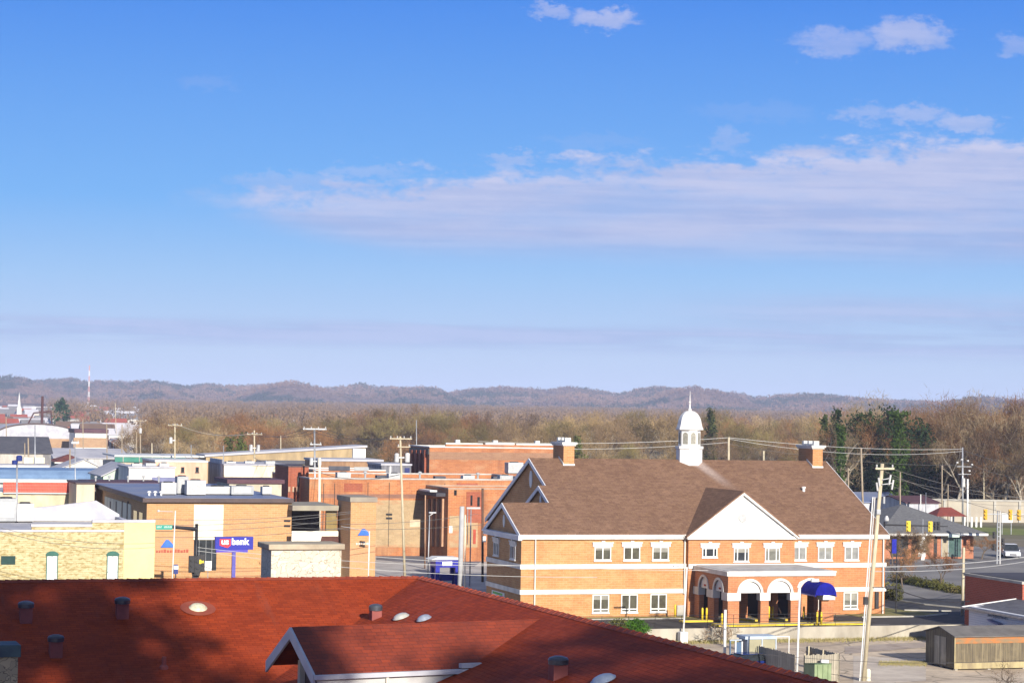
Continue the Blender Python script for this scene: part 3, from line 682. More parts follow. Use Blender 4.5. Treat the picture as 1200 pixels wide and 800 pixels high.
# pediment bay
mb = MB(); mb.box(15.4, 25.7, -.5, 0, 0, 6.83); mb.build('centre_bay', BKC, bk)
mb = MB(); mb.box(25.7, BW-.002, -.003, .1, 0, 6.82); mb.build('right_wall', BKC, bk)
pc_, ph, pz = 20.5, 5.45, 11.1
mb = MB(); mb.prism([(pc_-5.1, 7.11), (pc_+5.1, 7.11), (pc_, pz-.18)], 'y', -.62, -.3); pd = mb.build('pediment', M['white'], bk)
mb = MB()
for s in (-1, 1):
    x1 = pc_+s*ph; z1_ = 7.12
    mb.add([(x1, -.95, z1_), (pc_, -.95, pz), (pc_, -.95, pz-.34), (x1-s*.1, -.95, z1_-.22), (x1, -.624, z1_), (pc_, -.624, pz), (pc_, -.624, pz-.34), (x1-s*.1, -.624, z1_-.22)], [(0,1,2,3), (4,7,6,5), (0,4,5,1), (2,6,7,3), (0,3,7,4)])
mb.build('pediment_rake', M['trim'], pd)
mb = MB(); mb.lathe([(.42, 0), (.42, .05), (.34, .08)], (0, 0, 0), 20); lv = mb.build('louvre', mat('grey_louvre', (.45, .45, .43), (.35, .35, .35), 6, .6), pd, loc=(pc_, -.62, 8.75)); lv.rotation_euler = (R(90), 0, 0)
vb = (pz-7.42)/SL
mb = MB()
mb.slab([(pc_-ph, -.97, 7.14), (pc_, -.97, pz+.04), (pc_, vb+.3, pz+.04), (pc_-ph, .4, 7.14)][::-1], .14)
mb.slab([(pc_+ph, -.97, 7.14), (pc_, -.97, pz+.04), (pc_, vb+.3, pz+.04), (pc_+ph, .4, 7.14)], .14)
mb.build('pediment_roof', BRY, bk)
mb = MB(); mb.tube((15.2, -.16, 2.0), (15.2, -.16, 7.0), .07, n=8); mb.box(15.0, 15.4, -.5, -.1, 6.95, 7.25); mb.build('downspout', M['trim'], bk)
mb = MB(); mb.tube((1.25, -.14, 0), (1.25, -.14, 7.0), .065, n=8); mb.build('downspout', M['trim'], bk)
mb = MB(); mb.tube((34.75, -.14, 0), (34.75, -.14, 7.0), .07, n=8); mb.build('downspout', M['trim'], bk)
# windows
pane2 = glass('green_grey_glass', (.09, .085, .055), .25, (.05, .045, .03))
pane3 = glass('blind_glass', (.26, .26, .24), .35, (.17, .17, .16))
panel = glass('blind_glass_dim', (.16, .155, .13), .35, (.10, .10, .08))
def pxu(px, w=0.0):
    t = (px-600)/F; return (t*(192.6+w*.952)-.81+.3057*w)/(.9521-.3057*t)
for px_ in (706, 740, 773.5): window(bk, 'f', pxu(px_), 4.98, 6.15, 1.55, 2, 0, lintel=True, pane=pane2)
for px_ in (831, 868, 904.3):
    c = pxu(px_, -.5); z0 = 5.25 if px_ == 831 else 4.85
    window(bk, 'f', c, z0, 6.08, 1.45, 3, -.5, lintel=True, pane=M['glass'] if px_ < 900 else panel, mull=[c-.38, c+.38])
for px_ in (935.5, 966, 997): window(bk, 'f', pxu(px_), 4.9, 6.12, 1.42, 2, 0, lintel=True, pane=pane3)
for px_ in (704.5, 738, 772): window(bk, 'f', pxu(px_), .42, 2.0, 1.55, 2, 0, pane=pane2, transom=.28)
for px_ in (959, 996.5): window(bk, 'f', pxu(px_), .5, 2.0, 1.45, 2, 0, pane=panel, transom=.28)
for v_ in (2.2, 7.1): window(bk, 's', v_, 4.95, 6.15, 1.5, 3, 0, lintel=True, pane=M['glass'], frame=M['white'])
mb = MB(); mb.box(-.05, 0, 4.5, 8.2, .9, 1.8); s_ = mb.build('wall_poster', M['white'], bk)
mb = MB(); mb.box(-.055, -.05, 4.7, 5.9, 1.0, 1.5); mb.build('poster_patch', M['blue'], s_)
mb = MB(); mb.box(-.055, -.05, 5.0, 7.9, 1.52, 1.72); mb.build('poster_stripe', mat('poster_green', (.2, .5, .12)), s_)
for (u, v_, rx, rzz, zc) in ((0, 5, .28, .55, 8.15), (5.1, 13, .42, .8, 11.6), (4.4, 8, .22, .45, 9.9)):
    mb = MB(); mb.prism([(v_+rx*math.cos(a*math.pi/8), zc+rzz*math.sin(a*math.pi/8)) for a in range(16)], 'x', u-.06, u+.02); mb.build('oval_vent', M['white'], bk)
# chimneys
CHB = brick('chimney_brick', (.52, .25, .10), (.43, .19, .07), (.5, .36, .24), bw=.5, bh=.17)
def bchim(u, v, dv):
    mb = MB(); zt = 14.75
    mb.box(u, u+1.05, v, v+dv, rz(v)-.4, zt); ch = mb.build('chimney', CHB, bk)
    mb = MB(); mb.box(u-.12, u+1.17, v-.12, v+dv+.12, zt+.003, zt+.14); mb.box(u-.22, u+1.27, v-.22, v+dv+.22, zt+.143, zt+.34); mb.build('chimney_cap', M['trim'], ch)
    mb = MB()
    for k in range(3): mb.box(u+.25, u+.8, v+.3+k*(dv-.95)/2, v+.65+k*(dv-.95)/2, zt+.343, zt+.75)
    mb.build('flue', M['trim'], ch)
    mb = MB(); mb.box(u-.04, u+1.1, v-.06, v-.003, rz(v)-.1, rz(v)+.14)
    mb.add([(u-.05, v, rz(v)+.02), (u-.05, v+1.3, rz(v+1.3)+.02), (u-.05, v+1.3, rz(v+1.3)+.22), (u-.05, v, rz(v)+.22), (u-.003, v, rz(v)+.02), (u-.003, v+1.3, rz(v+1.3)+.02), (u-.003, v+1.3, rz(v+1.3)+.22), (u-.003, v, rz(v)+.22)], [(0,1,2,3), (4,7,6,5), (3,2,6,7), (0,3,7,4)])
    mb.build('flashing', M['trim'], ch)
bchim(7.8, 11.7, 3.0); bchim(33.2, 11.7, 3.2)
# cupola
cu, cv = 20.9, 13.0
mb = MB(); r8 = R(22.5)
mb.lathe([(1.24, 12.0), (1.24, 14.55), (1.34, 14.6), (1.34, 14.85), (1.1, 14.87)], (cu, cv, 0), 8, r8)
cp = mb.build('cupola', M['white'], bk)
mb = MB(); mb.lathe([(1.04, 14.86), (1.04, 16.35), (1.3, 16.4), (1.3, 16.58)], (cu, cv, 0), 8, r8); drum = mb.build('cupola_drum', M['white'], cp)
mb = MB(); prof = [(1.25, 16.58), (1.22, 16.7)]+[(1.16*math.cos(a)**.85, 16.72+1.5*math.sin(a)) for a in [R(k) for k in (8, 20, 32, 44, 56, 66, 76, 84)]]+[(.10, 18.3)]
mb.lathe(prof, (cu, cv, 0), 8, r8); mb.build('cupola_dome', M['white'], cp)
mb = MB(); mb.lathe([(.16, 18.2), (.17, 18.35), (.07, 18.5), (.05, 18.9), (.13, 19.0), (.05, 19.1), (.035, 19.5), (.01, 20.1)], (cu, cv, 0), 8); mb.build('spire', M['white'], cp)
lou = mat('cupola_louvre', (.30, .29, .24), (.2, .19, .16), 5, .6)
for k in range(8):
    a = k*math.pi/4-TH; mb = MB(); ca = math.cos(r8)*1.04
    pts = [(-.25, 15.05), (.25, 15.05), (.25, 15.9)]+[(.25*math.cos(R(t)), 15.9+.25*math.sin(R(t))) for t in (30, 60, 90, 120, 150)]+[(-.25, 15.9)]
    mb.prism(pts, 'y', -ca-.03, -ca+.05); w_ = mb.build('louvre', lou, cp); w_.location = (cu, cv, 0); w_.rotation_euler.z = k*math.pi/4
mb = MB(); mb.lathe([(.14, 0), (.14, .35), (.2, .36), (.18, .5)], (30.2, 7.3, rz(7.3)-.1), 10); mb.build('roof_vent_pipe', M['white'], bk)
# drive-through porch
P0, P1, PV = 16.0, 25.95, -8.0
porch = MB()
mb = MB(); arch_spring, arch_z = 2.70, 2.72
def arch_wall(par, fixed, axis, segs, a0, a1, ztop, thick, m, name):
    """brick wall with round-headed openings: segs = list of (centre, radius)"""
    mb = MB(); N_ = 14
    def B(x0, x1, z0, z1):
        if axis == 'f': mb.box(x0, x1, fixed, fixed+thick, z0, z1)
        else: mb.box(fixed, fixed+thick, x0, x1, z0, z1)
    edges = [a0]+[e for c, r in segs for e in (c-r, c+r)]+[a1]
    for i in range(0, len(edges), 2): B(edges[i], edges[i+1], 0, ztop)
    for c, r in segs:
        for k in range(N_):
            t0, t1 = math.pi*k/N_, math.pi*(k+1)/N_
            x0, x1 = c-r*math.cos(t0), c-r*math.cos(t1); z0_, z1_ = arch_spring+r*math.sin(t0), arch_spring+r*math.sin(t1)
            pts = [(x0, z0_), (x1, z1_), (x1, ztop), (x0, ztop)]
            if axis == 'f': mb.prism(pts, 'y', fixed, fixed+thick)
            else: mb.prism(pts, 'x', fixed, fixed+thick)
    return mb.build(name, m, par)
PRB = brick('porch_brick', (.50, .20, .085), (.41, .155, .065), (.46, .3, .2), bw=.5, bh=.17)
fsegs = [(P0+2.05, 1.0), (P0+4.85, 1.03), (P0+7.75, 1.05)]
ssegs = [(PV+2.05, .98), (PV+5.35, .98)]
por = arch_wall(bk, PV, 'f', fsegs, P0, P1, 4.14, .55, PRB, 'porch')
arch_wall(por, P0, 's', ssegs, PV+.551, -.5, 4.14, .45, PRB, 'porch_side')
arch_wall(por, P1-.45, 's', ssegs, PV+.551, -.5, 4.14, .45, PRB, 'porch_far_side')
mb = MB(); mb.box(P0-.15, P1+.12, PV-.15, -.5, 4.143, 4.42); mb.box(P0-.2, P1+.17, PV-.2, -.5, 4.423, 4.55); mb.build('porch_cornice', M['trim'], por)
mb = MB(); mb.box(P0+.1, P1-.1, PV+.1, -.52, 4.55, 4.58); mb.build('porch_roof', mat('porch_roof_grey', (.46, .45, .43), (.33, .32, .31), .8, .9), por)
mb = MB()
ends = [P0]+[e for c, r in fsegs for e in (c-r, c+r)]+[P1]
for i in range(0, 8, 2): MB().box(ends[i]-.1, ends[i+1]+.1, PV-.1, PV+.65, 2.05, 2.72).build('pier_capital', M['trim'], por)
ends = [PV+.66]+[e for c, r in ssegs for e in (c-r, c+r)]+[-.5]
for i in range(0, 6, 2): MB().box(P0-.1, P0+.55, ends[i]-.05, ends[i+1]+.1, 2.05, 2.72).build('pier_capital', M['trim'], por)
for (segs, ax) in ((fsegs, 'f'), (ssegs, 's')):
    for c, r in segs:
        mb = MB(); N_ = 14
        if ax == 'f' and c > P0+7: pass
        pts = [(c+r*math.cos(math.pi*k/N_), arch_spring+r*math.sin(math.pi*k/N_)) for k in range(N_+1)]
        if not (ax == 'f' and c > P0+7):
            if ax == 'f': mb.prism(pts, 'y', PV+.12, PV+.3)
            else: mb.prism(pts, 'x', P0+.14, P0+.3)
            tp = mb.build('arch_panel', M['white'], por)
            if ax == 's':
                mb = MB(); mb.box(P0+.10, P0+.14, c-.22, c+.22, arch_spring+.18, arch_spring+.34); mb.build('lane_sign', mat('sign_red', (.4, .06, .03)), tp)
        mb = MB()
        for k in range(N_):
            t0, t1 = math.pi*k/N_, math.pi*(k+1)/N_
            q = [(c+rr*math.cos(t), arch_spring+rr*math.sin(t)) for rr, t in ((r, t0), (r+.22, t0), (r+.22, t1), (r, t1))]
            mb.prism(q, 'y' if ax == 'f' else 'x', (PV if ax == 'f' else P0)-.07, (PV if ax == 'f' else P0)+.1)
        mb.build('arch_trim', M['trim'], por)
mb = MB(); mb.box(P0+.5, P1-.5, -.6, -.52, 0, 4.1); mb.build('porch_back_wall', mat('porch_shade_wall', (.09, .05, .035), (.05, .035, .03), .8), por)  # dark panel over the bay wall, under-canopy shade put into its colour
mb = MB(); mb.box(P0+.5, P1-.5, PV+.6, -.65, 4.0, 4.1); mb.build('porch_ceiling', mat('porch_ceiling_shade', (.12, .11, .10)), por)  # ceiling colour darkened to stand in for the porch shade
# inner piers between lanes
mb = MB()
for u in (P0+3.2, P0+6.1):
    mb.box(u, u+.6, -3.6, -2.8, 0, 4.0)
mb.build('inner_pier', PRB, por)
# islands, bollards, teller posts: their own things
isl = mat('island_concrete', (.45, .42, .36), (.33, .31, .26), .8)
def island(u0, u1, v0, v1, lab):
    o = empty('kerb_island', W((u0+u1)/2, (v0+v1)/2), TH, lab, 'kerb', 'yellow kerbed islands in the drive-through'); w, d = (u1-u0)/2, (v1-v0)/2
    mb = MB(); mb.box(-w+.12, w-.12, -d+.12, d-.12, 0, .155); mb.build('island_top', isl, o)
    mb = MB(); mb.box(-w, w, -d, -d+.12, 0, .17); mb.box(-w, w, d-.12, d, 0, .17); mb.box(-w, -w+.12, -d+.12, d-.12, 0, .17); mb.box(w-.12, w, -d+.12, d-.12, 0, .17); mb.build('painted_kerb', M['yellow'], o)
island(P0-1.6, P1+2.6, PV-1.5, PV-.15, 'long yellow kerbed island along the front of the arched porch')
island(P0-3.2, P0-.3, -5.6, -4.9, 'short yellow kerbed island left of the arched porch side')
island(P0+3.0, P0+4.2, -5.4, -1.5, 'yellow kerbed island inside the porch behind the second pier')
island(P0+5.9, P0+7.1, -5.4, -1.5, 'yellow kerbed island inside the porch behind the third pier')
def bollard(px_, py_, lab, h=1.05):
    p = on_z(px_, py_, .16); o = MB().lathe([(.09, 0), (.09, h-.08), (.06, h), (.01, h+.02)], (0, 0, 0), 10).build('bollard', M['yellow'], smooth=True, loc=p)
    tag(o, lab, 'bollard', 'yellow bollards around the bank drive-through')
    return o
for (a_, b_, l_) in [(791, 722, 'yellow bollard beside the grey cabinet left of the porch'), (823, 726, 'left bollard of the pair before the narrow side arch'), (828, 726, 'right bollard of the pair before the narrow side arch'),
                     (846, 733, 'single yellow bollard at the left front corner of the porch'), (901, 724, 'left bollard of the pair between the two wide arches'), (905.5, 724, 'right bollard of the pair between the two wide arches'),
                     (942, 724, 'yellow bollard below the left end of the blue awning'), (957.5, 731, 'left bollard of the pair below the blue awning'), (962.5, 731, 'right bollard of the pair below the blue awning')]:
    bollard(a_, b_, l_)
p = on_z(797, 721, .05)
o = empty('cabinet', p, TH, 'small grey utility cabinet against the bank wall by a bollard', 'cabinet')
MB().box(-.4, .4, -.25, .25, 0, .95).build('cabinet_body', M['steel'], o, bevel=.02); MB().box(-.36, .36, -.27, -.252, .08, .85).build('cabinet_door', M['conc'], o)
# awning: a barrel of blue fabric
aw = MB(); c = P0+7.75; N_ = 16; ra = .98; a0, a1 = PV-3.0, PV-.08
zA = 2.72
bluef = mat('awning_fabric', (.012, .014, .26), (.008, .010, .17), 2.5, .85, spec=.1, stretch=(1, 5, 1))
outer = [(c+ra*math.cos(math.pi*k/N_), zA+ra*1.08*math.sin(math.pi*k/N_)) for k in range(N_+1)]
mb = MB(); mb.prism(outer, 'y', a0, a0+.06)
for k in range(N_):
    q = [outer[k], outer[k+1], (outer[k+1][0]*1, outer[k+1][1]-.04), (outer[k][0], outer[k][1]-.04)]
    mb.prism(q, 'y', a0+.06, a1)
awn = mb.build('awning', bluef, bk)
mb = MB(); mb.box(c-ra-.02, c-ra+.06, a0, a1, zA-.12, zA+.0); mb.box(c+ra-.06, c+ra+.02, a0, a1, zA-.12, zA); mb.build('awning_rail', M['blue'], awn)
mb = MB(); mb.box(c+.95, c+1.75, a1-.4, a1-.1, zA-.62, zA-.05); mb.build('awning_sign', M['white'], awn)

# ------------------------------------------------------------------ the other buildings, surveyed from the picture and set on the street grid
OR1 = brick('orange_brick', (.44, .175, .07), (.34, .12, .05), (.42, .28, .18), bw=.6, bh=.2, big=.45, bigs=.25, stain=((.42, .25, .14), .3, .5, .5), streak=((.18, .07, .045), .35, .6))
OR2 = brick('weathered_orange_brick', (.46, .18, .065), (.35, .125, .048), (.45, .28, .18), bw=.6, bh=.2, big=.4, bigs=.2, stain=((.42, .25, .13), .25, .5, .55), streak=((.17, .065, .04), .3, .65))
RED = brick('dark_red_brick', (.36, .10, .05), (.28, .075, .04), (.3, .18, .13), bw=.6, bh=.2, big=.5, bigs=.3)
TANB = brick('tan_brick', (.50, .275, .12), (.43, .225, .095), (.5, .38, .25), bw=.6, bh=.2, big=.2, bigs=.4, stain=((.50, .26, .15), .12, .5, .5))
YEL = brick('yellow_painted_brick', (.52, .46, .28), (.44, .38, .21), (.5, .4, .2), bw=.5, bh=.16, big=.3, bigs=.5, bump=.8, stain=((.25, .18, .055), 2.4, .47, .75), streak=((.36, .27, .10), .5, .5))
wcol = lambda n, c, c2=None, s=.5: mat(n, c, dk(c2 or dk(c, .85), .82), s*2.2, .85, stretch=(1, 1, .28), detail=8)
ROOFM = dict(white=mat('white_membrane', (.47, .46, .48), (.34, .34, .38), .5, .7), grey=mat('grey_roofing', (.20, .19, .20), (.13, .125, .135), .3, .85), dark=mat('dark_roofing', (.065, .06, .07), (.045, .042, .05), .3, .8),
             blue=mat('blue_metal_roof', (.17, .26, .40), (.13, .205, .33), .25, .45, stretch=(3, 3, .2)), slate=mat('slate_roofing', (.085, .085, .10), (.06, .06, .075), .8, .8), maroon=mat('maroon_roofing', (.10, .045, .055), (.075, .035, .045), .5, .75),
             lgrey=mat('pale_grey_roofing', (.45, .44, .46), (.33, .33, .37), .2, .75), rust=mat('rusty_roofing', (.20, .06, .04), (.14, .045, .035), .5, .8), bluegrey=mat('blue_grey_flat_roof', (.13, .17, .30), (.24, .25, .30), .12, .6))
class B:
    def __init__(s, name, label, cat, pl, dist, pr, ptop, wall, back=None, depth=None, base=0.0, group=None, th=TH):
        c = at_y(pl, 600, dist); s.o = Vector((c.x, c.y, base)); s.th = th
        s.u = Vector((math.cos(th), math.sin(th), 0)); s.v = Vector((-math.sin(th), math.cos(th), 0))
        q = on_plane(pr, ptop, s.o, s.v); s.w = (q-s.o).dot(s.u)
        tp = at_y(pl, ptop, dist); s.h = tp.z-base
        if back is not None:
            q = on_plane(back, ptop, s.o, s.u); s.d = (q-s.o).dot(s.v)
        else: s.d = depth
        s.e = empty(name, s.o, th, label, cat, group)
        s.wallm = wall
    def walls(s, h2=None, name='wall', top=None):
        h = s.h if top is None else top
        mb = MB()
        if h2 is None: mb.box(0, s.w, 0, s.d, 0, h)
        else: mb.prism([(0, 0), (s.w, 0), (s.w, h2), (0, h)], 'y', 0, s.d)
        s.wo = mb.build(name, s.wallm, s.e); return s
    def flat(s, m, coping=None, par=.45, cw=.3, over=.04, cm=None):
        """parapet roof: membrane sits below the wall top"""
        t = .3
        mb = MB(); mb.box(0, s.w, 0, t, 0, s.h); mb.box(0, s.w, s.d-t, s.d, 0, s.h); mb.box(0, t, t, s.d-t, 0, s.h); mb.box(s.w-t, s.w, t, s.d-t, 0, s.h); mb.build('wall', s.wallm, s.e)
        mb = MB(); mb.box(t, s.w-t, t, s.d-t, s.h-par-.2, s.h-par); mb.build('roof', m, s.e)
        mb = MB(); z0, z1 = s.h+.003, s.h+.16; e = over
        mb.box(-e, s.w+e, -e, t+e, z0, z1); mb.box(-e, s.w+e, s.d-t-e, s.d+e, z0, z1); mb.box(-e, t+e, t+e, s.d-t-e, z0, z1); mb.box(s.w-t-e, s.w+e, t+e, s.d-t-e, z0, z1)
        mb.build('coping', cm or M['trim'], s.e); return s
    def cap(s, m, z=None, t=.25, o=.25, name='roof', h2=None):
        z = s.h if z is None else z
        mb = MB()
        if h2 is None: mb.box(-o, s.w+o, -o, s.d+o, z+.003, z+t)
        else: mb.prism([(-o, z+.004), (s.w+o, h2+.004), (s.w+o, h2+t), (-o, z+t)], 'y', -o, s.d+o)
        mb.build(name, m, s.e); return s
    def gable(s, m, rise, ridge='u', o=.35, t=.16, trim=None, off=.5):
        h = s.h
        if ridge == 'u':
            r = s.d*off
            mb = MB(); mb.prism([(0, h+.003), (s.d, h+.003), (r, h+rise)], 'x', 0.002, s.w-.002); mb.build('gable_wall', s.wallm, s.e)
            mb = MB(); sl = rise/r; s2 = rise/(s.d-r)
            mb.slab([(-o, -o, h-o*sl+.15), (s.w+o, -o, h-o*sl+.15), (s.w+o, r, h+rise+.15), (-o, r, h+rise+.15)], t)
            mb.slab([(-o, r, h+rise+.15), (s.w+o, r, h+rise+.15), (s.w+o, s.d+o, h-o*s2+.15), (-o, s.d+o, h-o*s2+.15)], t)
        else:
            r = s.w*off
            mb = MB(); mb.prism([(0, h+.003), (s.w, h+.003), (r, h+rise)], 'y', 0.002, s.d-.002); mb.build('gable_wall', s.wallm, s.e)
            mb = MB(); sl = rise/r; s2 = rise/(s.w-r)
            mb.slab([(-o, -o, h-o*sl+.15), (r, -o, h+rise+.15), (r, s.d+o, h+rise+.15), (-o, s.d+o, h-o*sl+.15)], t)
            mb.slab([(r, -o, h+rise+.15), (s.w+o, -o, h-o*s2+.15), (s.w+o, s.d+o, h-o*s2+.15), (r, s.d+o, h+rise+.15)], t)
        mb.build('roof', m, s.e); return s
    def hip(s, m, rise, o=.6, soffit=None, inset=None):
        k = inset or min(s.w, s.d)/2+o
        a, b_, c, d = -o, s.w+o, -o, s.d+o; z = s.h; zr = s.h+rise
        if s.w >= s.d: r0, r1 = (a+k, (c+d)/2, zr), (b_-k, (c+d)/2, zr)
        else: r0 = r1 = ((a+b_)/2, (c+d)/2, zr)
        mb = MB(); mb.add([(a, c, z), (b_, c, z), (b_, d, z), (a, d, z), r0, r1, (a, c, z-.14), (b_, c, z-.14), (b_, d, z-.14), (a, d, z-.14)],
                          [(0, 1, 5, 4), (1, 2, 5), (2, 3, 4, 5), (3, 0, 4), (6, 9, 8, 7), (0, 6, 7, 1), (1, 7, 8, 2), (2, 8, 9, 3), (3, 9, 6, 0)])
        mb.build('roof', m, s.e)
        mb = MB(); mb.box(a-.05, b_+.05, c-.06, c-.003, z-.3, z-.01); mb.box(a-.06, a-.003, c, d, z-.3, z-.01); mb.build('fascia', M['trim'], s.e)
        return s
    def f(s, px, py):      # picture -> (x, z) on the front wall
        q = on_plane(px, py, s.o, s.v)-s.o; return q.dot(s.u), q.z
    def g(s, px, py):      # picture -> (y, z) on the left wall
        q = on_plane(px, py, s.o, s.u)-s.o; return q.dot(s.v), q.z
    def fbox(s, name, x0, y0, x1, y1, m, proud=.06, deep=0.0, label=None, par=None):
        a, b_ = s.f(x0, y1), s.f(x1, y0)
        o = MB().box(a[0], b_[0], -proud, -deep+.0, a[1], b_[1]).build(name, m, par or s.e)
        if label: o['label'] = label
        return o
    def gbox(s, name, x0, y0, x1, y1, m, proud=.06, par=None):
        a = s.g(x0, (y0+y1)/2)[0]; b_ = s.g(x1, (y0+y1)/2)[0]; xm = (x0+x1)/2
        z0, z1 = s.g(xm, y1)[1], s.g(xm, y0)[1]
        return MB().box(-proud, 0, min(a, b_), max(a, b_), z0, z1).build(name, m, par or s.e)
    def win(s, x0, y0, x1, y1, n=2, frame=None, pane=None, **k):
        a, b_ = s.f(x0, y1), s.f(x1, y0)
        return window(s.e, 'f', (a[0]+b_[0])/2, a[1], b_[1], b_[0]-a[0], n, 0, frame or M['white'], pane or M['glass'], **k)
    def roofbox(s, lab, name, cat, px, v, w, d, h, m, group=None, z=None, par=.45):
        """a unit standing on the roof: its own thing"""
        q = on_plane(px, 560, s.o+s.v*v, s.v); p = s.o+s.v*v+s.u*((q-s.o).dot(s.u)); p.z = s.o.z+s.h-par if z is None else z
        return unit(lab, name, cat, p, w, d, h, m, group)
fanm = mat('fan_grille', (.05, .05, .055), (.03, .03, .03), 3, .6)
def unit(lab, name, cat, p, w, d, h, m, group=None):
    o = empty(name, p, TH, lab, cat, group)
    MB().box(-w/2, w/2, -d/2, d/2, .12, h).build('casing', m, o, bevel=.02)
    MB().box(-w/2+.1, w/2-.1, -d/2+.1, d/2-.1, 0, .118).build('skid', M['darkmetal'], o)
    MB().box(-w*.38, w*.38, -d/2-.03, -d/2-.003, .12+h*.15, h*.86).build('grille', MATS['grey_louvre'], o)
    MB().lathe([(min(w, d)*.36, 0), (min(w, d)*.36, .1), (min(w, d)*.3, .12)], (0, 0, h+.002), 14).build('fan', fanm, o)
    return o
MU = mat('unit_white', (.52, .51, .49), (.40, .40, .40), 1, .5); MG = mat('unit_grey', (.36, .37, .37), (.28, .29, .3), 1, .5)

# yellow painted building, left
b = B('painted_brick_building', 'yellow painted brick building with green arched windows behind the red roof', 'building', -40, 158.0, 181, 623, YEL, depth=19)
b.flat(ROOFM['white'], par=.25, cm=ROOFM['white'])
x1 = b.f(37, 620)[0]; x2 = b.f(108, 615)[0]
z1, z2 = b.f(60, 617)[1], b.f(140, 612)[1]
MB().box(x1, x2, 0, .3, b.h+.17, z1).box(x2+.003, b.w, 0, .3, b.h+.17, z2).build('parapet', YEL, b.e)
MB().box(x1-.05, x2+.0, -.05, .36, z1+.003, z1+.2).box(x2+.002, b.w+.05, -.05, .36, z2+.003, z2+.2).build('parapet_coping', ROOFM['white'], b.e)
q1 = b.f(182, 598)[1]
# raised parapet walls round the rear of the roof, peak at the middle
MB().prism([(0, b.h-.2), (b.w, b.h-.2), (b.w, b.h+.35), (b.w*.86, b.h+1.45), (b.w*.6, b.h+1.0), (b.w*.25, b.h+.55), (0, b.h+.5)], 'y', 18.6, 18.95).build('rear_parapet', ROOFM['white'], b.e)
a_ = b.f(145, 640); MB().box(a_[0], b.w+.03, -.05, 0, 0, z2-.02).build('corner_pier', mat('yellow_render', (.66, .56, .27), (.60, .50, .24), .6, .85), b.e)
grn = mat('green_trim', (.03, .12, .09), (.02, .09, .07), 2, .6)
for (xa, xb) in ((53, 68), (124, 139)):
    p0_, p1_ = b.f(xa, 705), b.f(xb, 650)
    w_ = window(b.e, 'f', (p0_[0]+p1_[0])/2, p1_[1]-3.4, p1_[1], p1_[0]-p0_[0], 1, 0, grn, glass('bright_blind', (.66, .68, .70), .4, (.55, .58, .6)), fw=.06)
    c_ = (p0_[0]+p1_[0])/2; r_ = (p1_[0]-p0_[0])/2
    MB().prism([(c_-r_-.05, p1_[1]+.003), (c_+r_+.05, p1_[1]+.003)]+[(c_+(r_+.05)*math.cos(R(t)), p1_[1]+.01+.28*math.sin(R(t))) for t in (20, 45, 70, 90, 110, 135, 160)], 'y', -.12, 0).build('arch_head', grn, w_)
    MB().box(c_-r_+.07, c_+r_-.07, -.065, -.035, p1_[1]-1.25, p1_[1]-1.18).box(c_-.03, c_+.03, -.065, -.035, p1_[1]-1.17, p1_[1]-.08).build('glazing_bar', mat('bar_grey', (.45, .47, .48)), w_)
p0_, p1_ = b.f(1, 661), b.f(18, 651)
MB().box(p0_[0], p1_[0], -.06, 0, p0_[1], p1_[1]).build('window', mat('dark_green_panel', (.02, .055, .05), (.015, .04, .035)), b.e)
# roof clutter behind its parapet
q = at_y(14, 600, 176); q.z = b.h-.25
unit('dark grey air conditioner at far left on the white roof', 'air_conditioner', 'air conditioner', q+Vector((-.5, 0, 0)), 1.6, 1.4, 1.9, MG, 'roof units on the yellow building')
q = at_y(29, 600, 176.4); q.z = b.h-.25
unit('pale grey air conditioner on legs on the white roof', 'air_conditioner', 'air conditioner', q, 1.3, 1.2, 1.5, MU, 'roof units on the yellow building')

# beige building with red tiled parapet
BG = wcol('beige_render', (.62, .54, .37), (.55, .47, .32), .4)
b = B('beige_building', 'beige rendered building with bright red tiled parapet strip', 'building', -30, 262, 89, 577, BG, depth=14)
b.walls()
tl = brick('red_tiles', (.58, .10, .06), (.48, .07, .045), (.55, .3, .25), bw=.3, bh=.35, big=.2)
za = b.f(50, 565)[1]
x0_ = b.f(4, 570)[0]
MB().prism([(-.35, b.h+.002), (0, b.h+.002), (.4, za), (.3, za)], 'x', x0_, b.w).build('tiled_parapet', tl, b.e)
MB().box(x0_, b.w, .31, .6, b.h+.002, za+.06).box(x0_, b.w, -.42, -.36, b.h-.08, b.h+.06).build('coping', M['trim'], b.e)
MB().box(0, b.w, .6, b.d, b.h+.002, b.h+.12).build('roof', ROOFM['lgrey'], b.e)
b.fbox('door', 79, 573, 88, 589, mat('door_beige', (.5, .43, .3)), .05)
b2 = B('beige_tower', 'beige blank wall block at the right end of the red tiles', 'building', 89, 258, 111, 567, wcol('beige_pale', (.60, .52, .38), (.52, .45, .33), .4), depth=9)
b2.walls(); b2.cap(M['brown'], t=.2, o=.12)

# us bank building
TB = wcol('cream_panel', (.80, .74, .58), (.72, .66, .50), .4)
b = B('tan_bank_office', 'long tan brick bank office with brown fascia and cream centre panel', 'building', 172, 226, 342, 588, TANB, back=112)
b.walls()
MB().box(-.5, b.w+.1, -.5, b.d+.5, b.h+.003, b.h+.42).build('fascia', M['brown'], b.e)
MB().box(-.25, b.w-.15, -.25, b.d+.25, b.h+.424, b.h+.45).build('roof', ROOFM['bluegrey'], b.e)
b.fbox('cream_panel', 226.5, 591, 262, 632, TB, .08)
b.fbox('window', 226.5, 632, 254, 668, M['glass'], .04)
for x_ in (233, 241, 248): b.fbox('mullion', x_-.5, 632, x_+.5, 668, M['steel'], .09)
b.gbox('cream_panel', 123, 586, 154, 612, TB, .08)
for x_ in (130, 137, 144, 150): b.gbox('mullion', x_-.5, 587, x_+.5, 612, M['brown'], .12)
b.gbox('window', 157, 598, 161, 610, M['glass'], .05); b.gbox('window', 163.5, 600, 167.5, 611, M['glass'], .05)
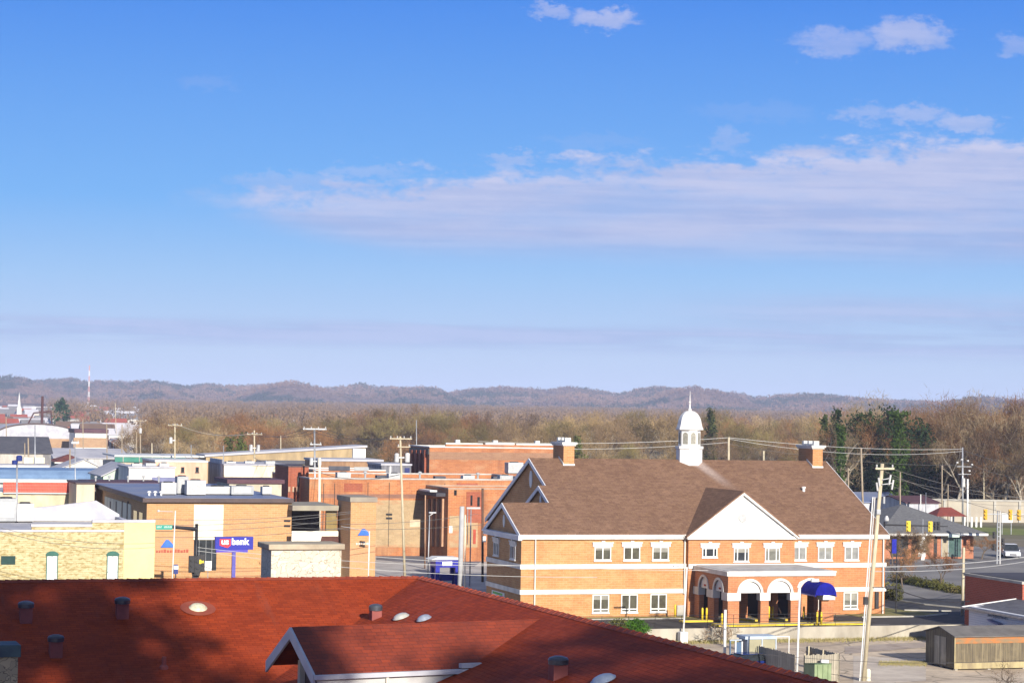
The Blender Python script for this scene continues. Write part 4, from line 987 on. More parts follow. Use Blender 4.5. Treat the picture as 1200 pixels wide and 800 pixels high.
def logo(b, xa, ya, xb, yb, m1, m2, txt):
    p0_, p1_ = b.f(xa, yb), b.f(xb, ya); c_ = (p0_[0]+p1_[0])/2
    r = b.w
    MB().prism([(p0_[0], p0_[1]), (p1_[0], p0_[1]), (p1_[0]-.15, p0_[1]+.35), (c_+.1, p1_[1]), (c_-.15, p1_[1])], 'y', -.12, 0).build('wall_logo', m1, b.e)
    q0, q1 = b.f(txt[0], txt[3]), b.f(txt[2], txt[1]); mb = MB(); x = q0[0]; rr = random.Random(4)
    while x < q1[0]-.2:
        w_ = rr.uniform(.14, .26); h_ = rr.uniform(.6, 1)*(q1[1]-q0[1]); mb.box(x, x+w_, -.06, 0, q0[1], q0[1]+h_); x += w_+.08
    mb.build('wall_lettering', m2, b.e)
skyb = mat('logo_blue', (.03, .14, .55), (.02, .11, .45), 2, .5)
logo(b, 188, 632, 204, 641, skyb, mat('lettering_red', (.40, .10, .06), (.34, .08, .05)), (183, 643, 221, 647))
usb = b
AC = 'roof units on the tan bank office'
for (px_, v_, w_, d_2, h_, m_, l_) in [(197, 7, 1.6, 1.4, 1.3, MU, 'white box unit left of the grey duct on the bank office roof'), (213, 9, 1.2, 1.6, 1.9, MG, 'tall grey duct unit on the bank office roof'), (229, 6, 2.0, 1.5, 1.6, MU, 'wide pale unit right of the grey duct on the bank office roof'),
                                       (255, 8, 4.0, 2.0, .9, MU, 'long low white unit on the bank office roof'), (283, 7, 2.4, 1.6, 1.0, MG, 'grey green ribbed unit near the right end of the bank office roof'), (312, 8, 1.0, 1.2, .9, MU, 'small white unit at the right end of the bank office roof')]:
    b.roofbox(l_, 'air_conditioner', 'air conditioner', px_, v_, w_, d_2, h_, m_, AC, z=b.h+.45)
for k, (px_, l_) in enumerate([(175, 'left small white roof cap on the bank office'), (182, 'middle small white roof cap on the bank office'), (189, 'right small white roof cap on the bank office')]):
    q = on_plane(px_, 572, b.o+b.v*5, b.v); q.z = b.h+.45
    tag(MB().lathe([(.1, 0), (.1, .3), (.22, .31), (.18, .45), (.02, .5)], (0, 0, 0), 10).build('roof_ventilator', M['white'], loc=q), l_, 'roof vent', 'small roof caps on the tan bank office')
# drive-through link and tower
b = B('drive_through_canopy', 'dark covered bank drive-through with cream parapet between tan walls', 'building', 342.5, 228.5, 397, 592, wcol('cream_parapet', (.80, .75, .62), (.7, .66, .55)), depth=9)
z0, z1, z2 = b.f(370, 622)[1], b.f(370, 598)[1], b.h
MB().box(0, b.w, 0, .3, 0, z0).build('parapet_wall', b.wallm, b.e)
MB().box(0, b.w, -.1, b.d, z1, z2).build('canopy_roof', mat('grey_tan_fascia', (.30, .27, .20), (.24, .21, .17), .6), b.e)
MB().box(0, b.w, b.d-.3, b.d, 0, z1-.003).build('rear_wall', mat('canopy_shade_wall', (.07, .045, .03), (.05, .035, .03)), b.e)  # shade under the canopy is put into this dark wall colour
MB().box(b.f(384, 600)[0], b.w, .6, 1.0, z0, z1-.003).build('pier', mat('olive_wall', (.25, .18, .07), (.2, .14, .05)), b.e)
MB().box(.3, b.w, .3, b.d-.31, z0-1.2, z0-1.0).build('floor_slab', M['conc'], b.e)
MB().prism([(b.f(373, 628)[0], b.f(373, 645)[1]), (b.f(397, 628)[0], b.f(373, 645)[1]), (b.f(397, 628)[0], b.f(397, 628)[1]), (b.f(377, 628)[0], b.f(377, 628)[1])], 'y', -.03, 0).build('shaded_opening', mat('dark_maroon', (.10, .04, .03)), b.e)  # flat panel, no hole: the opening's shade is its dark colour
b = B('tan_brick_tower', 'tall tan brick tower of the bank drive-through with blue logo', 'building', 411, 226, 441, 588, TANB, back=396)
b.walls(); b.cap(mat('tower_cap', (.30, .26, .20), (.24, .2, .16), .6), t=.5, o=.1)
logo(b, 419, 619, 433, 627, skyb, mat('lettering_pale', (.62, .55, .45), (.55, .5, .42)), (417, 634, 434, 638))

# orange brick warehouses in the middle
b = B('brick_warehouse', 'tall orange brick warehouse with stepped white parapet and dark left face', 'building', 502, 322, 672, 524, OR1, back=481)
b.flat(ROOFM['grey'], par=.6)
MB().box(b.f(532, 0)[0], b.w, 0, .3, b.h+.17, b.h+.5).build('parapet', OR1, b.e)
MB().box(b.f(532, 0)[0], b.f(575, 0)[0], -.05, .36, b.h+.503, b.h+.7).box(b.f(578, 0)[0], b.f(612, 0)[0], -.05, .36, b.h+.503, b.h+.78).box(b.f(614, 0)[0], b.w, -.05, .36, b.h+.503, b.h+.72).build('parapet_coping', M['trim'], b.e)
for (x_) in (547, 591, 640): MB().box(b.f(x_-2.5, 0)[0], b.f(x_+2.5, 0)[0], .4, 1.0, b.h-.3, b.h+1.15).build('roof_block', M['trim'], b.e)
b.fbox('stain_course', 503, 531, 672, 538, brick('stained_brick', (.30, .17, .10), (.25, .13, .08), (.3, .2, .14), bw=.6, bh=.2), .03)
for x_ in (484, 489, 494, 499): b.gbox('pilaster', x_-.9, 527, x_+.9, 570, RED, .35)
MB().box(-.2, 0, 0, b.d, b.h-1.0, b.h-.2).build('side_cornice', M['darkmetal'], b.e)
b.roofbox('pale grey roof unit at the foot of the tall brick warehouse', 'air_conditioner', 'air conditioner', 602, -12, 2.2, 1.8, 1.6, MU, None, z=9.0)
b.roofbox('bluish grey roof unit beside the pale one below the tall warehouse', 'air_conditioner', 'air conditioner', 613, -11, 2.0, 1.8, 1.3, MG, None, z=9.0)

b = B('brick_store_building', 'wide low orange brick building with white coping before the tall warehouse', 'building', 362, 266.8, 640, 561, OR2, depth=22)
b.flat(ROOFM['grey'], par=.5, cm=mat('dusty_coping', (.50, .47, .43), (.34, .31, .28), .8))
b.fbox('rendered_lower_wall', 398, 586, 499, 641, brick('pale_weathered_brick', (.42, .30, .17), (.34, .24, .13), (.42, .33, .22), bw=.6, bh=.2, stain=((.40, .17, .08), .2, .52, .7), big=.4), .05)
b.fbox('stain_course', 372, 579, 505, 583, mat('grime', (.20, .10, .07), (.30, .15, .09), .6), .03)
b.fbox('wall_notice', 480, 609, 492, 617, mat('notice_cream', (.6, .48, .33)), .08)
for (x0_, x1_) in ((430, 442), (455, 470)): b.fbox('downpipe', x0_, 565, x0_+1, 640, M['darkmetal'], .12)
b3 = b
b = B('red_brick_block', 'dark red brick block with five pale corbels left of the orange building', 'building', 337, 272, 362, 547, RED, depth=8)
b.walls(); b.cap(M['brown'], t=.15, o=.05)
for k in range(5): b.fbox('corbel', 337.5+k*4.8, 570, 340+k*4.8, 576, mat('corbel_tan', (.5, .33, .22)), .15)
b.fbox('fire_stair', 348, 558, 351, 570, M['darkmetal'], .3)
b = B('brick_corner_building', 'orange brick corner building with dark recessed left face and white canopy roof', 'building', 525, 262, 640, 573, OR2, back=499)
b.flat(ROOFM['grey'], par=.4, cm=mat('tan_coping', (.42, .30, .22)))
MB().box(-1.2, -.004, 1.0, b.d-.2, b.h-.9, b.h-.5).build('side_canopy', ROOFM['dark'], b.e)
MB().box(-1.0, -.1, b.d*.45, b.d-.4, b.h-.49, b.h-.3).build('canopy_sheet', M['white'], b.e)
for x_ in (503, 508.5, 514, 520): b.gbox('pilaster', x_-.7, 584, x_+.7, 640, mat('pilaster_tan', (.45, .27, .16), (.36, .2, .12)), .3)
for x_ in (505.8, 511, 517): b.gbox('window', x_-1.4, 585, x_+1.4, 600, MATS['dark_maroon'], .08)
b.fbox('red_brick_bay', 546, 576, 566, 612, RED, .06)
b.fbox('window', 551, 580, 553.5, 592, M['glass'], .1); b.fbox('window', 559, 582, 562, 593, M['glass'], .1); b.fbox('window', 532, 574, 535, 580, M['glass'], .1)
b.fbox('rendered_lower_wall', 526, 604, 560, 641, MATS['pale_weathered_brick'], .05)
b.fbox('door', 554, 620, 557.5, 637, mat('red_door', (.4, .07, .04)), .1)
b.fbox('wall_notice', 520+6, 616, 530, 624, M['white'], .09)

rr = random.Random(12); nm_ = iter(['first', 'second', 'third', 'fourth', 'fifth', 'sixth', 'seventh', 'eighth', 'ninth', 'tenth', 'eleventh', 'twelfth'])
for px_, kind in ((402, 0), (428, 1), (447, 2), (462, 0), (492, 1), (515, 2), (548, 0), (560, 1), (583, 2), (592, 0)):
    v_ = rr.uniform(3, 9); q = on_plane(px_, 556, b3.o+b3.v*v_, b3.v); q.z = b3.o.z+b3.h-.5; lab_ = '%s roof unit from the left on the wide orange brick building' % next(nm_)
    if kind == 0: unit(lab_, 'air_conditioner', 'air conditioner', q, rr.uniform(1.1, 2), 1.2, rr.uniform(.9, 1.3), rr.choice([MU, MG]), 'roof units on the wide orange brick building')
    elif kind == 1: tag(MB().lathe([(.12, 0), (.12, 1.1), (.26, 1.12), (.2, 1.3), (.02, 1.36)], (0, 0, 0), 10).build('vent_stack', MG, loc=q), lab_, 'vent pipe', 'roof units on the wide orange brick building')
    else: tag(MB().box(-.7, .7, -.5, .5, 0, .75).build('roof_hatch', ROOFM['slate'], loc=q, rot=TH, bevel=.03), lab_, 'roof hatch', 'roof units on the wide orange brick building')
for x_ in (378, 391, 520): b3.fbox('downpipe', x_, 566, x_+1, 641, M['darkmetal'], .12)
b3.fbox('patched_brick', 403, 566, 425, 576, RED, .03); b3.fbox('patched_brick', 535, 566, 560, 571, RED, .03)
# long low tan building with rising roof line
b = B('long_tan_building', 'long tan building with pale roof edge rising to the right', 'building', 240, 420, 428, 541, wcol('tan_metal', (.42, .31, .17), (.34, .25, .14), .3), depth=9)
h2 = at_y(240, 522, 420+b.w*math.sin(TH)).z+ (hor(428)-hor(240))*.0
h2 = on_plane(428, 524, b.o, b.v).z
b.h = at_y(240, 535, 420).z
b.walls(h2=h2); b.cap(ROOFM['lgrey'], t=.4, o=.3, h2=h2)
b.fbox('lower_eave', 300, 540, 428, 543, ROOFM['slate'], .5)
nm_ = iter(['first', 'second', 'third', 'fourth', 'fifth', 'sixth', 'seventh', 'eighth', 'ninth', 'tenth'])
for px_, py_, Y in ((112, 566, 272), (128, 565.5, 274), (150, 566, 271), (168, 565.5, 275), (186, 566, 272)):
    q = at_y(px_, py_, Y); tag(MB().lathe([(.1, -.3), (.1, .7), (.2, .72), (.15, .88), (.02, .92)], (0, 0, 0), 10).build('vent_stack', MG, loc=q), '%s small grey vent pipe from the left on the dark maroon flat roof' % next(nm_), 'vent pipe', 'vent pipes on the maroon flat roof')
nm_ = iter(['first', 'second', 'third', 'fourth', 'fifth', 'sixth'])
for px_, py_, Y in ((160, 549, 298), (176, 548.5, 300), (192, 548.5, 299), (270, 546.5, 305), (292, 546, 306), (316, 546, 304)):
    q = at_y(px_, py_, Y); q.z -= .25; unit('%s small unit from the left on the low white and cream roofs' % next(nm_), 'air_conditioner', 'air conditioner', q, 1.3, 1.0, .95, MU, 'small units on the low white and cream roofs')
q = at_y(421, 530, 395); e = empty('roof_board', (q.x, q.y, 0), TH, 'small bright white board on posts at the right end of the long tan roof', 'board')
z0, z1 = at_y(421, 537.5, 395).z, at_y(421, 525.5, 395).z
MB().box(-1.2, 1.1, -.3, .3, z0, z1).build('board', M['white'], e); MB().box(-1.0, -.85, 0, .15, 0, z0-.003).build('post', M['steel'], e); MB().box(.8, .95, 0, .15, 0, z0-.003).build('post', M['steel'], e)
# low roofs between the long tan building and the brick store
b = B('low_brick_store', 'low brick store with dark patched roof edge behind the wide orange building', 'store', 366, 312, 452, 551, OR1, depth=10)
b.flat(ROOFM['dark'], par=.3); b.fbox('roof_screen', 385, 546, 410, 551, ROOFM['slate'], .1); b.fbox('roof_screen', 415, 547, 432, 551, MG, .1)
b = B('grey_roof_store', 'grey walled low store with white roof edge left of the tall warehouse', 'store', 446, 318, 482, 545, wcol('grey_store_wall', (.22, .22, .24), (.14, .14, .16), .6), depth=8)
b.walls(); b.cap(ROOFM['white'], t=.25, o=.1); b.fbox('downpipe', 456, 546, 458, 560, M['white'], .2); b.fbox('window', 474, 548, 480, 558, MATS['deep_navy'] if 'deep_navy' in MATS else mat('deep_navy', (.03, .04, .14)), .06)
b = B('tan_low_store', 'narrow tan store with pale roof edge left of the grey walled store', 'store', 372, 360, 448, 540, wcol('tan_store_wall', (.36, .22, .12), (.28, .16, .09), .5), depth=10)
b.walls(); b.cap(ROOFM['lgrey'], t=.35, o=.2)
b = B('cream_building', 'cream rendered building with sagging brown roof edge', 'building', 262, 300, 337, 545, wcol('cream_render', (.76, .68, .50), (.68, .59, .42), .3), back=244)
b.walls(); b.cap(ROOFM['lgrey'], t=.2, o=.15)
b.fbox('white_render', 262.5, 546, 296, 556, M['white'], .04)
b.gbox('side_shade_panel', 246, 537, 261, 572, wcol('side_shade_tint', (.60, .62, .64), (.50, .52, .55)), .05)  # bluish grey sheet standing in for shade on the cream left face
b = B('brown_roof_shed', 'low dark brown roofed shed in front of the cream building', 'building', 268, 258, 330, 566, wcol('shed_cream', (.55, .48, .36)), depth=8)
b.walls(); b.cap(ROOFM['maroon'], t=.45, o=.3)

# left middle: small commercial roofs
b = B('pink_building', 'pink rendered building with two small square windows', 'building', 181, 300, 243, 541, wcol('pink_render', (.72, .44, .31), (.66, .39, .27), .3), depth=12)
b.walls(); b.cap(M['trim'], t=.25, o=.1)
b.win(212, 547, 216, 553, 1, M['darkmetal']); b.win(229, 547, 233, 553, 1, M['darkmetal'])
b = B('green_fascia_store', 'long low store with green fascia panels and white roof edge', 'building', 133, 345, 238, 541, wcol('store_cream', (.62, .52, .40)), depth=14)
b.walls(); z_ = b.f(150, 535)[1]
MB().box(0, b.w*.8, -.25, .1, b.h+.002, z_).build('fascia', mat('green_panel', (.06, .22, .16), (.05, .18, .14), .5), b.e)
MB().box(-.1, b.w+.1, -.4, b.d, z_+.003, z_+.25).build('roof', M['trim'], b.e)
for x_ in (144, 163, 178, 190): b.fbox('pilaster', x_-.5, 535, x_+.5, 541, M['conc'], .35)
b = B('white_store', 'low white store with grey shutter before the green fascia', 'building', 150, 295, 205, 548, wcol('store_white', (.78, .74, .68)), depth=10)
b.walls(); b.cap(ROOFM['white'], t=.2, o=.15); b.fbox('shutter', 178, 559, 205, 564, MATS['blue_grey_trim'], .06)
b = B('mint_gable_building', 'pale mint gabled building behind the blue metal roof', 'building', 120, 305, 172, 557, wcol('mint_render', (.55, .66, .55), (.48, .58, .49)), depth=14)
b.walls(); b.gable(ROOFM['lgrey'], 1.5, 'v')
b = B('blue_roof_building', 'long building with rounded bright blue metal roof', 'building', -20, 330, 148, 562, wcol('blue_bldg_wall', (.55, .52, .48)), depth=12)
b.walls()
zt = at_y(60, 551, 333).z
MB().prism([(-.6, b.h-.1), (-.7, b.h+.35), (-.2, b.h+.8), (1.0, zt), (b.d, zt+.1), (b.d, b.h-.1)], 'x', -.3, b.w+.4).build('roof', ROOFM['blue'], b.e)
b.fbox('white_eave', -10, 562, 152, 565, M['trim'], .7)
b = B('maroon_roof_building', 'dark maroon flat roofed building behind the bank office', 'building', 104, 268, 192, 573, wcol('maroon_wall', (.3, .26, .22)), depth=10)
b.walls(); b.cap(ROOFM['maroon'], t=.85, o=.2)
b = B('white_gable_building', 'white gabled building left of the mint gable', 'building', 66, 420, 124, 550, wcol('white_siding', (.76, .72, .62), (.68, .64, .55)), depth=12)
b.walls(); b.gable(ROOFM['lgrey'], 1.9, 'v', off=.55)
b = B('rusty_roof_house', 'low house with rusty red hipped roof beside the slate roof', 'house', 66, 455, 100, 541, wcol('pale_grey_siding', (.55, .56, .55)), depth=12)
b.walls(); b.hip(ROOFM['rust'], 1.5)
b = B('pale_roof_hall', 'wide hall with pale grey sloping roof beside the slate roof', 'building', 62, 520, 150, 536, wcol('hall_grey', (.5, .49, .48)), depth=24)
b.walls(); b.gable(ROOFM['lgrey'], 1.9, 'u')
b = B('slate_roof_building', 'grey walled building with large dark slate roof at the far left', 'building', -25, 440, 60, 530, wcol('stone_grey_wall', (.50, .46, .40), (.42, .39, .34), .4), depth=17)
b.walls(); b.gable(ROOFM['slate'], 3.0, 'u')
b.fbox('side_wall_panel', 50, 531, 60, 548, wcol('darker_grey_wall', (.22, .21, .21)), .05)
for x_, l_ in ((33, 'left white tank on the platform before the slate roof'), (46, 'right white tank on the platform before the slate roof')):
    q = at_y(x_, 543, 400)
    MBt = MB(); MBt.box(-.9, .9, -.7, .7, 0, 1.15); o_t = MBt.build('storage_tank', TB, loc=(q.x, q.y, q.z), rot=TH, bevel=.08); tag(o_t, l_, 'tank')
q = at_y(39, 541.0, 400.4)
pf = empty('platform', (q.x, q.y, 0), TH, 'wooden platform carrying two white tanks', 'platform')
zq = at_y(33, 543, 400).z-.01
MB().box(-2.6, 2.6, -.9, .9, zq-.4, zq).build('deck', mat('platform_wood', (.42, .30, .17)), pf)
for x_ in (-2.3, 0, 2.3): MB().box(x_-.12, x_+.12, -.6, -.4, 0, zq-.4).build('post', M['wood_pole'], pf)
b = B('low_white_annex', 'low white flat annex in front of the slate roof', 'building', -20, 372, 58, 545, M['white'], depth=6)
b.walls(); b.cap(ROOFM['white'], t=.15, o=.1)
# barrel-roofed hall
b = B('barrel_roof_hall', 'hall with a broad white barrel roof over a brick wall', 'building', -8, 720, 92, 513, brick('hall_brick', (.40, .26, .15), (.33, .2, .12), (.4, .3, .2), bw=1, bh=.4), depth=40)
b.walls(); zt = at_y(42, 497, 725).z-b.h
MB().prism([(b.w*(.5-.5*math.cos(math.pi*k/18)), b.h+.01+zt*math.sin(math.pi*k/18)**.8) for k in range(19)], 'y', -.05, b.d).build('barrel_roof', ROOFM['white'], b.e)
mb = MB()
for k in range(18):
    q = [(b.w*(.5-.5*math.cos(math.pi*t/18)), b.h+.01+zt*math.sin(math.pi*t/18)**.8) for t in (k, k+1)]
    mb.prism([q[0], q[1], (q[1][0], q[1][1]+.45), (q[0][0], q[0][1]+.45)], 'y', -.35, -.052)
mb.build('roof_edge', M['brown'], b.e)
b = B('maroon_roof_store', 'long white walled store with dark maroon roof by the tracks', 'building', 86, 700, 126, 507, M['white'], depth=16)
b.walls(); b.cap(ROOFM['maroon'], t=1.2, o=.3)
b.fbox('brick_base', 86, 513, 126, 524, MATS['hall_brick'], .06)

# ------------------------------------------------------------------ right side
b = B('hip_roof_store', 'low brick store with broad grey hip roof and dark glass front', 'store', 1036, 281, 1141, 624, brick('store_brick', (.40, .15, .08), (.33, .12, .06), (.4, .28, .2), bw=.6, bh=.2), depth=15)
b.walls(top=b.h-.3); b.hip(mat('grey_shingles', (.15, .15, .15), (.10, .10, .105), 3, .9), 3.3, o=1.3, inset=7.5)
for (x0_, x1_, m_) in ((1044, 1064, M['darkmetal']), (1076, 1085, M['white']), (1094, 1098, M['darkmetal']), (1103, 1111, mat('curtain_tan', (.36, .31, .22))), (1111, 1126, glass('teal_glass', (.08, .13, .12), .15, (.05, .09, .08)))):
    b.fbox('shop_window', x0_, 628, x1_, 652, m_, .06)
for x_ in (1103, 1111, 1126): b.fbox('mullion', x_-.5, 627, x_+.5, 652, M['steel'], .1)
b.fbox('shop_sign', 1105, 625, 1118, 628.5, mat('sign_pale_green', (.5, .58, .5)), 1.4)
b = B('blue_roof_warehouse', 'long low warehouse with blue and maroon roof behind the bank', 'warehouse', 985, 390, 1062, 588, wcol('warehouse_grey', (.48, .48, .50), (.4, .4, .43)), depth=14)
b.walls(); b.gable(ROOFM['bluegrey'], 1.4, 'u')
b = B('maroon_roof_warehouse', 'pale grey warehouse with dull maroon roof right of the blue one', 'warehouse', 1062, 380, 1100, 589, MATS['warehouse_grey'], depth=12)
b.walls(); b.gable(ROOFM['maroon'], .9, 'u')
# red roofed pavilion
q = at_y(1108, 604, 338); pv_ = empty('pavilion', (q.x, q.y, 0), TH, 'small open pavilion with red hipped roof', 'pavilion')
z_ = at_y(1108, 604, 338).z; zr_ = at_y(1108, 594, 338).z
MB().add([(-2.6, -2, z_), (2.6, -2, z_), (2.6, 2, z_), (-2.6, 2, z_), (-.9, 0, zr_), (.9, 0, zr_)], [(0, 1, 5, 4), (1, 2, 5), (2, 3, 4, 5), (3, 0, 4), (3, 2, 1, 0)]).build('roof', mat('pavilion_red', (.20, .045, .03), (.15, .035, .025), 1, .7), pv_)
for x_ in (-2.3, 0, 2.3):
    for y_ in (-1.7, 1.7): MB().box(x_-.1, x_+.1, y_-.1, y_+.1, 0, z_).build('post', M['white'], pv_)
# long pale wall of the bridge approach
q0, q1 = at_y(1092, 600, 385), at_y(1230, 600, 385)
ang = TH*.15
bw_ = empty('bridge_wall', (q0.x, q0.y, 0), ang, 'long pale concrete bridge wall in front of the tall trees', 'wall')
zt, zb_ = at_y(1150, 585, 385).z, 0
MB().box(0, 40, 0, .5, 0, zt-.3).build('wall', mat('bridge_concrete', (.42, .38, .30), (.34, .30, .24), .25, .9), bw_)
MB().box(-.1, 40, -.15, .6, zt-.297, zt).build('coping', M['conc'], bw_)
for i in range(9): MB().box(2+i*4.4, 2.4+i*4.4, -.2, -.003, 0, zt-.3).build('buttress', M['conc'], bw_)
# green bank in front + white posts
psheet('grass_bank', [(1110, 616), (1260, 622), (1260, 628), (1150, 626), (1135, 621)], mat('green_grass', (.13, .17, .03), (.20, .20, .06), .4, .95), .03)
for k, x_ in enumerate((1138.5, 1144, 1149.5)):
    q = on_z(x_, 617.5, 0); tag(MB().box(-.14, .14, -.14, .14, 0, 1.7).build('post', M['white'], loc=q), ['left', 'middle', 'right'][k]+' of three short white posts before the bridge wall', 'post', 'three white posts')
q = at_y(1180, 614, 345); hb = empty('shop_board', (q.x, q.y, 0), TH, 'white rectangular board on legs near the far signals', 'sign')
MB().box(-.95, .95, -.06, .06, at_y(1180, 612, 345).z, at_y(1180, 601, 345).z).build('board', M['white'], hb)
for x_ in (-.8, .8): MB().box(x_-.05, x_+.05, .06, .14, 0, at_y(1180, 602, 345).z).build('leg', M['steel'], hb)

# red brick flat building and white cottage, lower right (left faces seen)
def side_building(name, label, cat, pxb, dist, ptop, wallm, L, Wd, base=-1.0):
    """far-left corner given; runs towards the viewer along -v for L metres"""
    c = at_y(pxb, ptop, dist); e = empty(name, (c.x, c.y, base), TH, label, cat); return e, c.z-base
e, h = side_building('red_brick_building', 'flat roofed red brick building at the right edge behind the white cottage', 'building', 1131, 193, 674, RED, 9, 9, 0)
RB2 = brick('red_brick_near', (.42, .10, .055), (.34, .08, .045), (.4, .2, .15), bw=.45, bh=.15, big=.3)
MB().box(0, 9, -9.5, 0, -1, h).build('wall', RB2, e)
MB().box(-.12, 9.1, -9.6, .1, h+.003, h+.22).build('coping', M['conc'], e); MB().box(.3, 8.8, -9.2, -.3, h+.224, h+.26).build('roof', ROOFM['dark'], e)
e, h = side_building('white_cottage', 'white sided cottage with low grey roof and a small wall sign', 'building', 1135.5, 183, 710, M['white'], 14, 7)
clap = brick('white_clapboard', (.66, .66, .67), (.62, .62, .64), (.42, .42, .46), bw=6, bh=.18, big=.1, bump=.5)
MB().box(0, 8, -14, 0, 0, h).build('wall', clap, e)
zr_ = h+.62
MB().slab([(-.35, -14.4, h-.1), (5.5, -14.4, zr_), (5.5, .4, zr_), (-.35, .4, h-.1)], .14).slab([(5.5, -14.4, zr_), (9, -14.4, h+.3), (9, .4, h+.3), (5.5, .4, zr_)], .14).build('roof', mat('cottage_shingles', (.13, .13, .145), (.085, .085, .10), 2, .85), e)
MB().prism([(0, h+.002), (8, h+.002), (5.5, zr_-.2)], 'y', -.3, -.002).build('gable_wall', clap, e)
MB().box(-.42, -.352, -14.4, .4, h-.22, h-.07).build('eave_board', M['steel'], e)
MB().slab([(-.4, .4, h-.03), (5.5, .4, zr_+.06), (5.5, .55, zr_+.06), (-.4, .55, h-.03)], .2).build('rake_board', M['white'], e)
def side_pt(px, py, e):
    q = on_plane(px, py, Vector(e.location), U)-Vector(e.location); return q.dot(V), q.z
a_ = side_pt(1157.5, 718.5, e); b_ = side_pt(1181, 726, e)
s_ = MB().box(-.06, -.003, b_[0], a_[0], b_[1]-.0, a_[1]-.05).build('wall_sign', mat('sign_face', (.60, .60, .62)), e)
mb = MB(); rr = random.Random(9); y_ = a_[0]-.12; zz_ = (a_[1]+b_[1])/2
while y_ > b_[0]+.2:
    w_ = rr.uniform(.06, .17); h_ = rr.uniform(.16, .30); k_ = rr.random()
    mb.box(-.075, -.061, y_-w_, y_-w_*.55, zz_-h_/2, zz_+h_/2)
    if k_ > .3: mb.box(-.075, -.061, y_-w_*.54, y_, zz_+(h_/2-.05 if k_ > .6 else -.025), zz_+(h_/2 if k_ > .6 else .025))
    y_ -= w_+.06
mb.build('sign_lettering', mat('letter_dark', (.06, .07, .10)), s_)
a_ = side_pt(1166, 727, e); b_ = side_pt(1174, 735, e)
MB().prism([(a_[0]+.5, a_[1]+.1), (b_[0]-.2, a_[1]-.1), (b_[0]-.2, a_[1]-.25), (a_[0]+.1, a_[1]-.05)], 'x', -.5, -.003).build('door_hood', MATS['blue_grey_trim'], e)
MB().box(-.05, -.002, b_[0], a_[0]-.2, b_[1]-.8, a_[1]-.1).build('door', mat('door_blue_grey', (.12, .14, .2)), e)
# wooden shed
q = on_z(1118.5, 785, -1)
e = empty('wooden_shed', q, TH, 'weathered plank shed with low grey roof in the lower lot', 'shed')
def planks(name, c, c2, s=6.0, rot=False):
    m, T, b = _mat(name); tc = T.n('ShaderNodeTexCoord').outputs['Object']; x, y, z = T.sep(tc)
    a = T.m('ADD', x, y)
    n = T.noise(T.xyz(T.m('MULTIPLY', a, 5.5), T.m('MULTIPLY', z, .35), 0.0), 1.0, 5, .7)
    n2 = T.noise(tc, .9, 4, .6)
    cell = T.m('FRACT', T.m('MULTIPLY', a, 1/.19)); idx = T.m('FLOOR', T.m('MULTIPLY', a, 1/.19))
    wn = T.n('ShaderNodeTexWhiteNoise', noise_dimensions='1D'); T.put(wn.inputs['W'], idx)
    c_ = T.mix(T.ss(n, .35, .65), c, c2); c_ = T.mix(T.m('MULTIPLY', wn.outputs[0], .45), c_, dk(c2, .75)); c_ = T.mix(T.m('MULTIPLY', T.ss(n2, .5, .7), .4), c_, dk(c, 1.35))
    gap = T.m('LESS_THAN', cell, .07); c_ = T.mix(T.m('MULTIPLY', gap, .75), c_, dk(c2, .3))
    T.put(b.inputs['Base Color'], c_); b.inputs['Roughness'].default_value = .9; return m
PL = planks('weathered_planks', (.21, .17, .10), (.10, .08, .052)); PL2 = planks('grey_planks', (.42, .37, .28), (.28, .25, .19))
hs = 2.5
MB().box(0, 9, 0, 4.5, .12, hs).build('wall', PL, e); MB().prism([(0, hs+.002), (4.5, hs+.002), (2.25, hs+.5)], 'x', 0, 9).build('gable_wall', PL, e)
MB().slab([(-.12, -.2, hs+.06), (9.2, -.2, hs+.06), (9.2, 2.25, hs+.62), (-.12, 2.25, hs+.62)], .07).slab([(-.12, 2.25, hs+.62), (9.2, 2.25, hs+.62), (9.2, 4.7, hs+.06), (-.12, 4.7, hs+.06)], .07).build('roof', mat('shed_felt', (.17, .155, .14), (.12, .11, .10), .8, .9), e)
rustw = mat('rusty_orange_wood', (.42, .15, .04), (.22, .16, .09), 1.3, .9, stretch=(1, 1, 3))
MB().box(0, 9, -.035, -.002, hs-.5, hs-.06).build('eave_stain_board', rustw, e)
MB().box(-.04, .04, -.05, -.003, .1, hs).box(0, 9, -.03, -.002, .1, .55).build('base_board', mat('pale_base_board', (.42, .35, .18), (.24, .19, .11), 1.2, stretch=(1, 1, .3)), e)
MB().box(-.03, -.002, 1.3, 3.1, .25, hs-.15).build('door', PL2, e); MB().box(-.05, -.031, 2.17, 2.22, .25, hs-.15).build('door_gap', M['darkmetal'], e)
mb = MB()
for x_ in (.2, 3, 6, 8.8):
    for y_ in (.2, 2.2, 4.2): mb.box(x_-.12, x_+.12, y_-.12, y_+.12, 0, .117)
mb.build('block_footing', M['conc'], e)
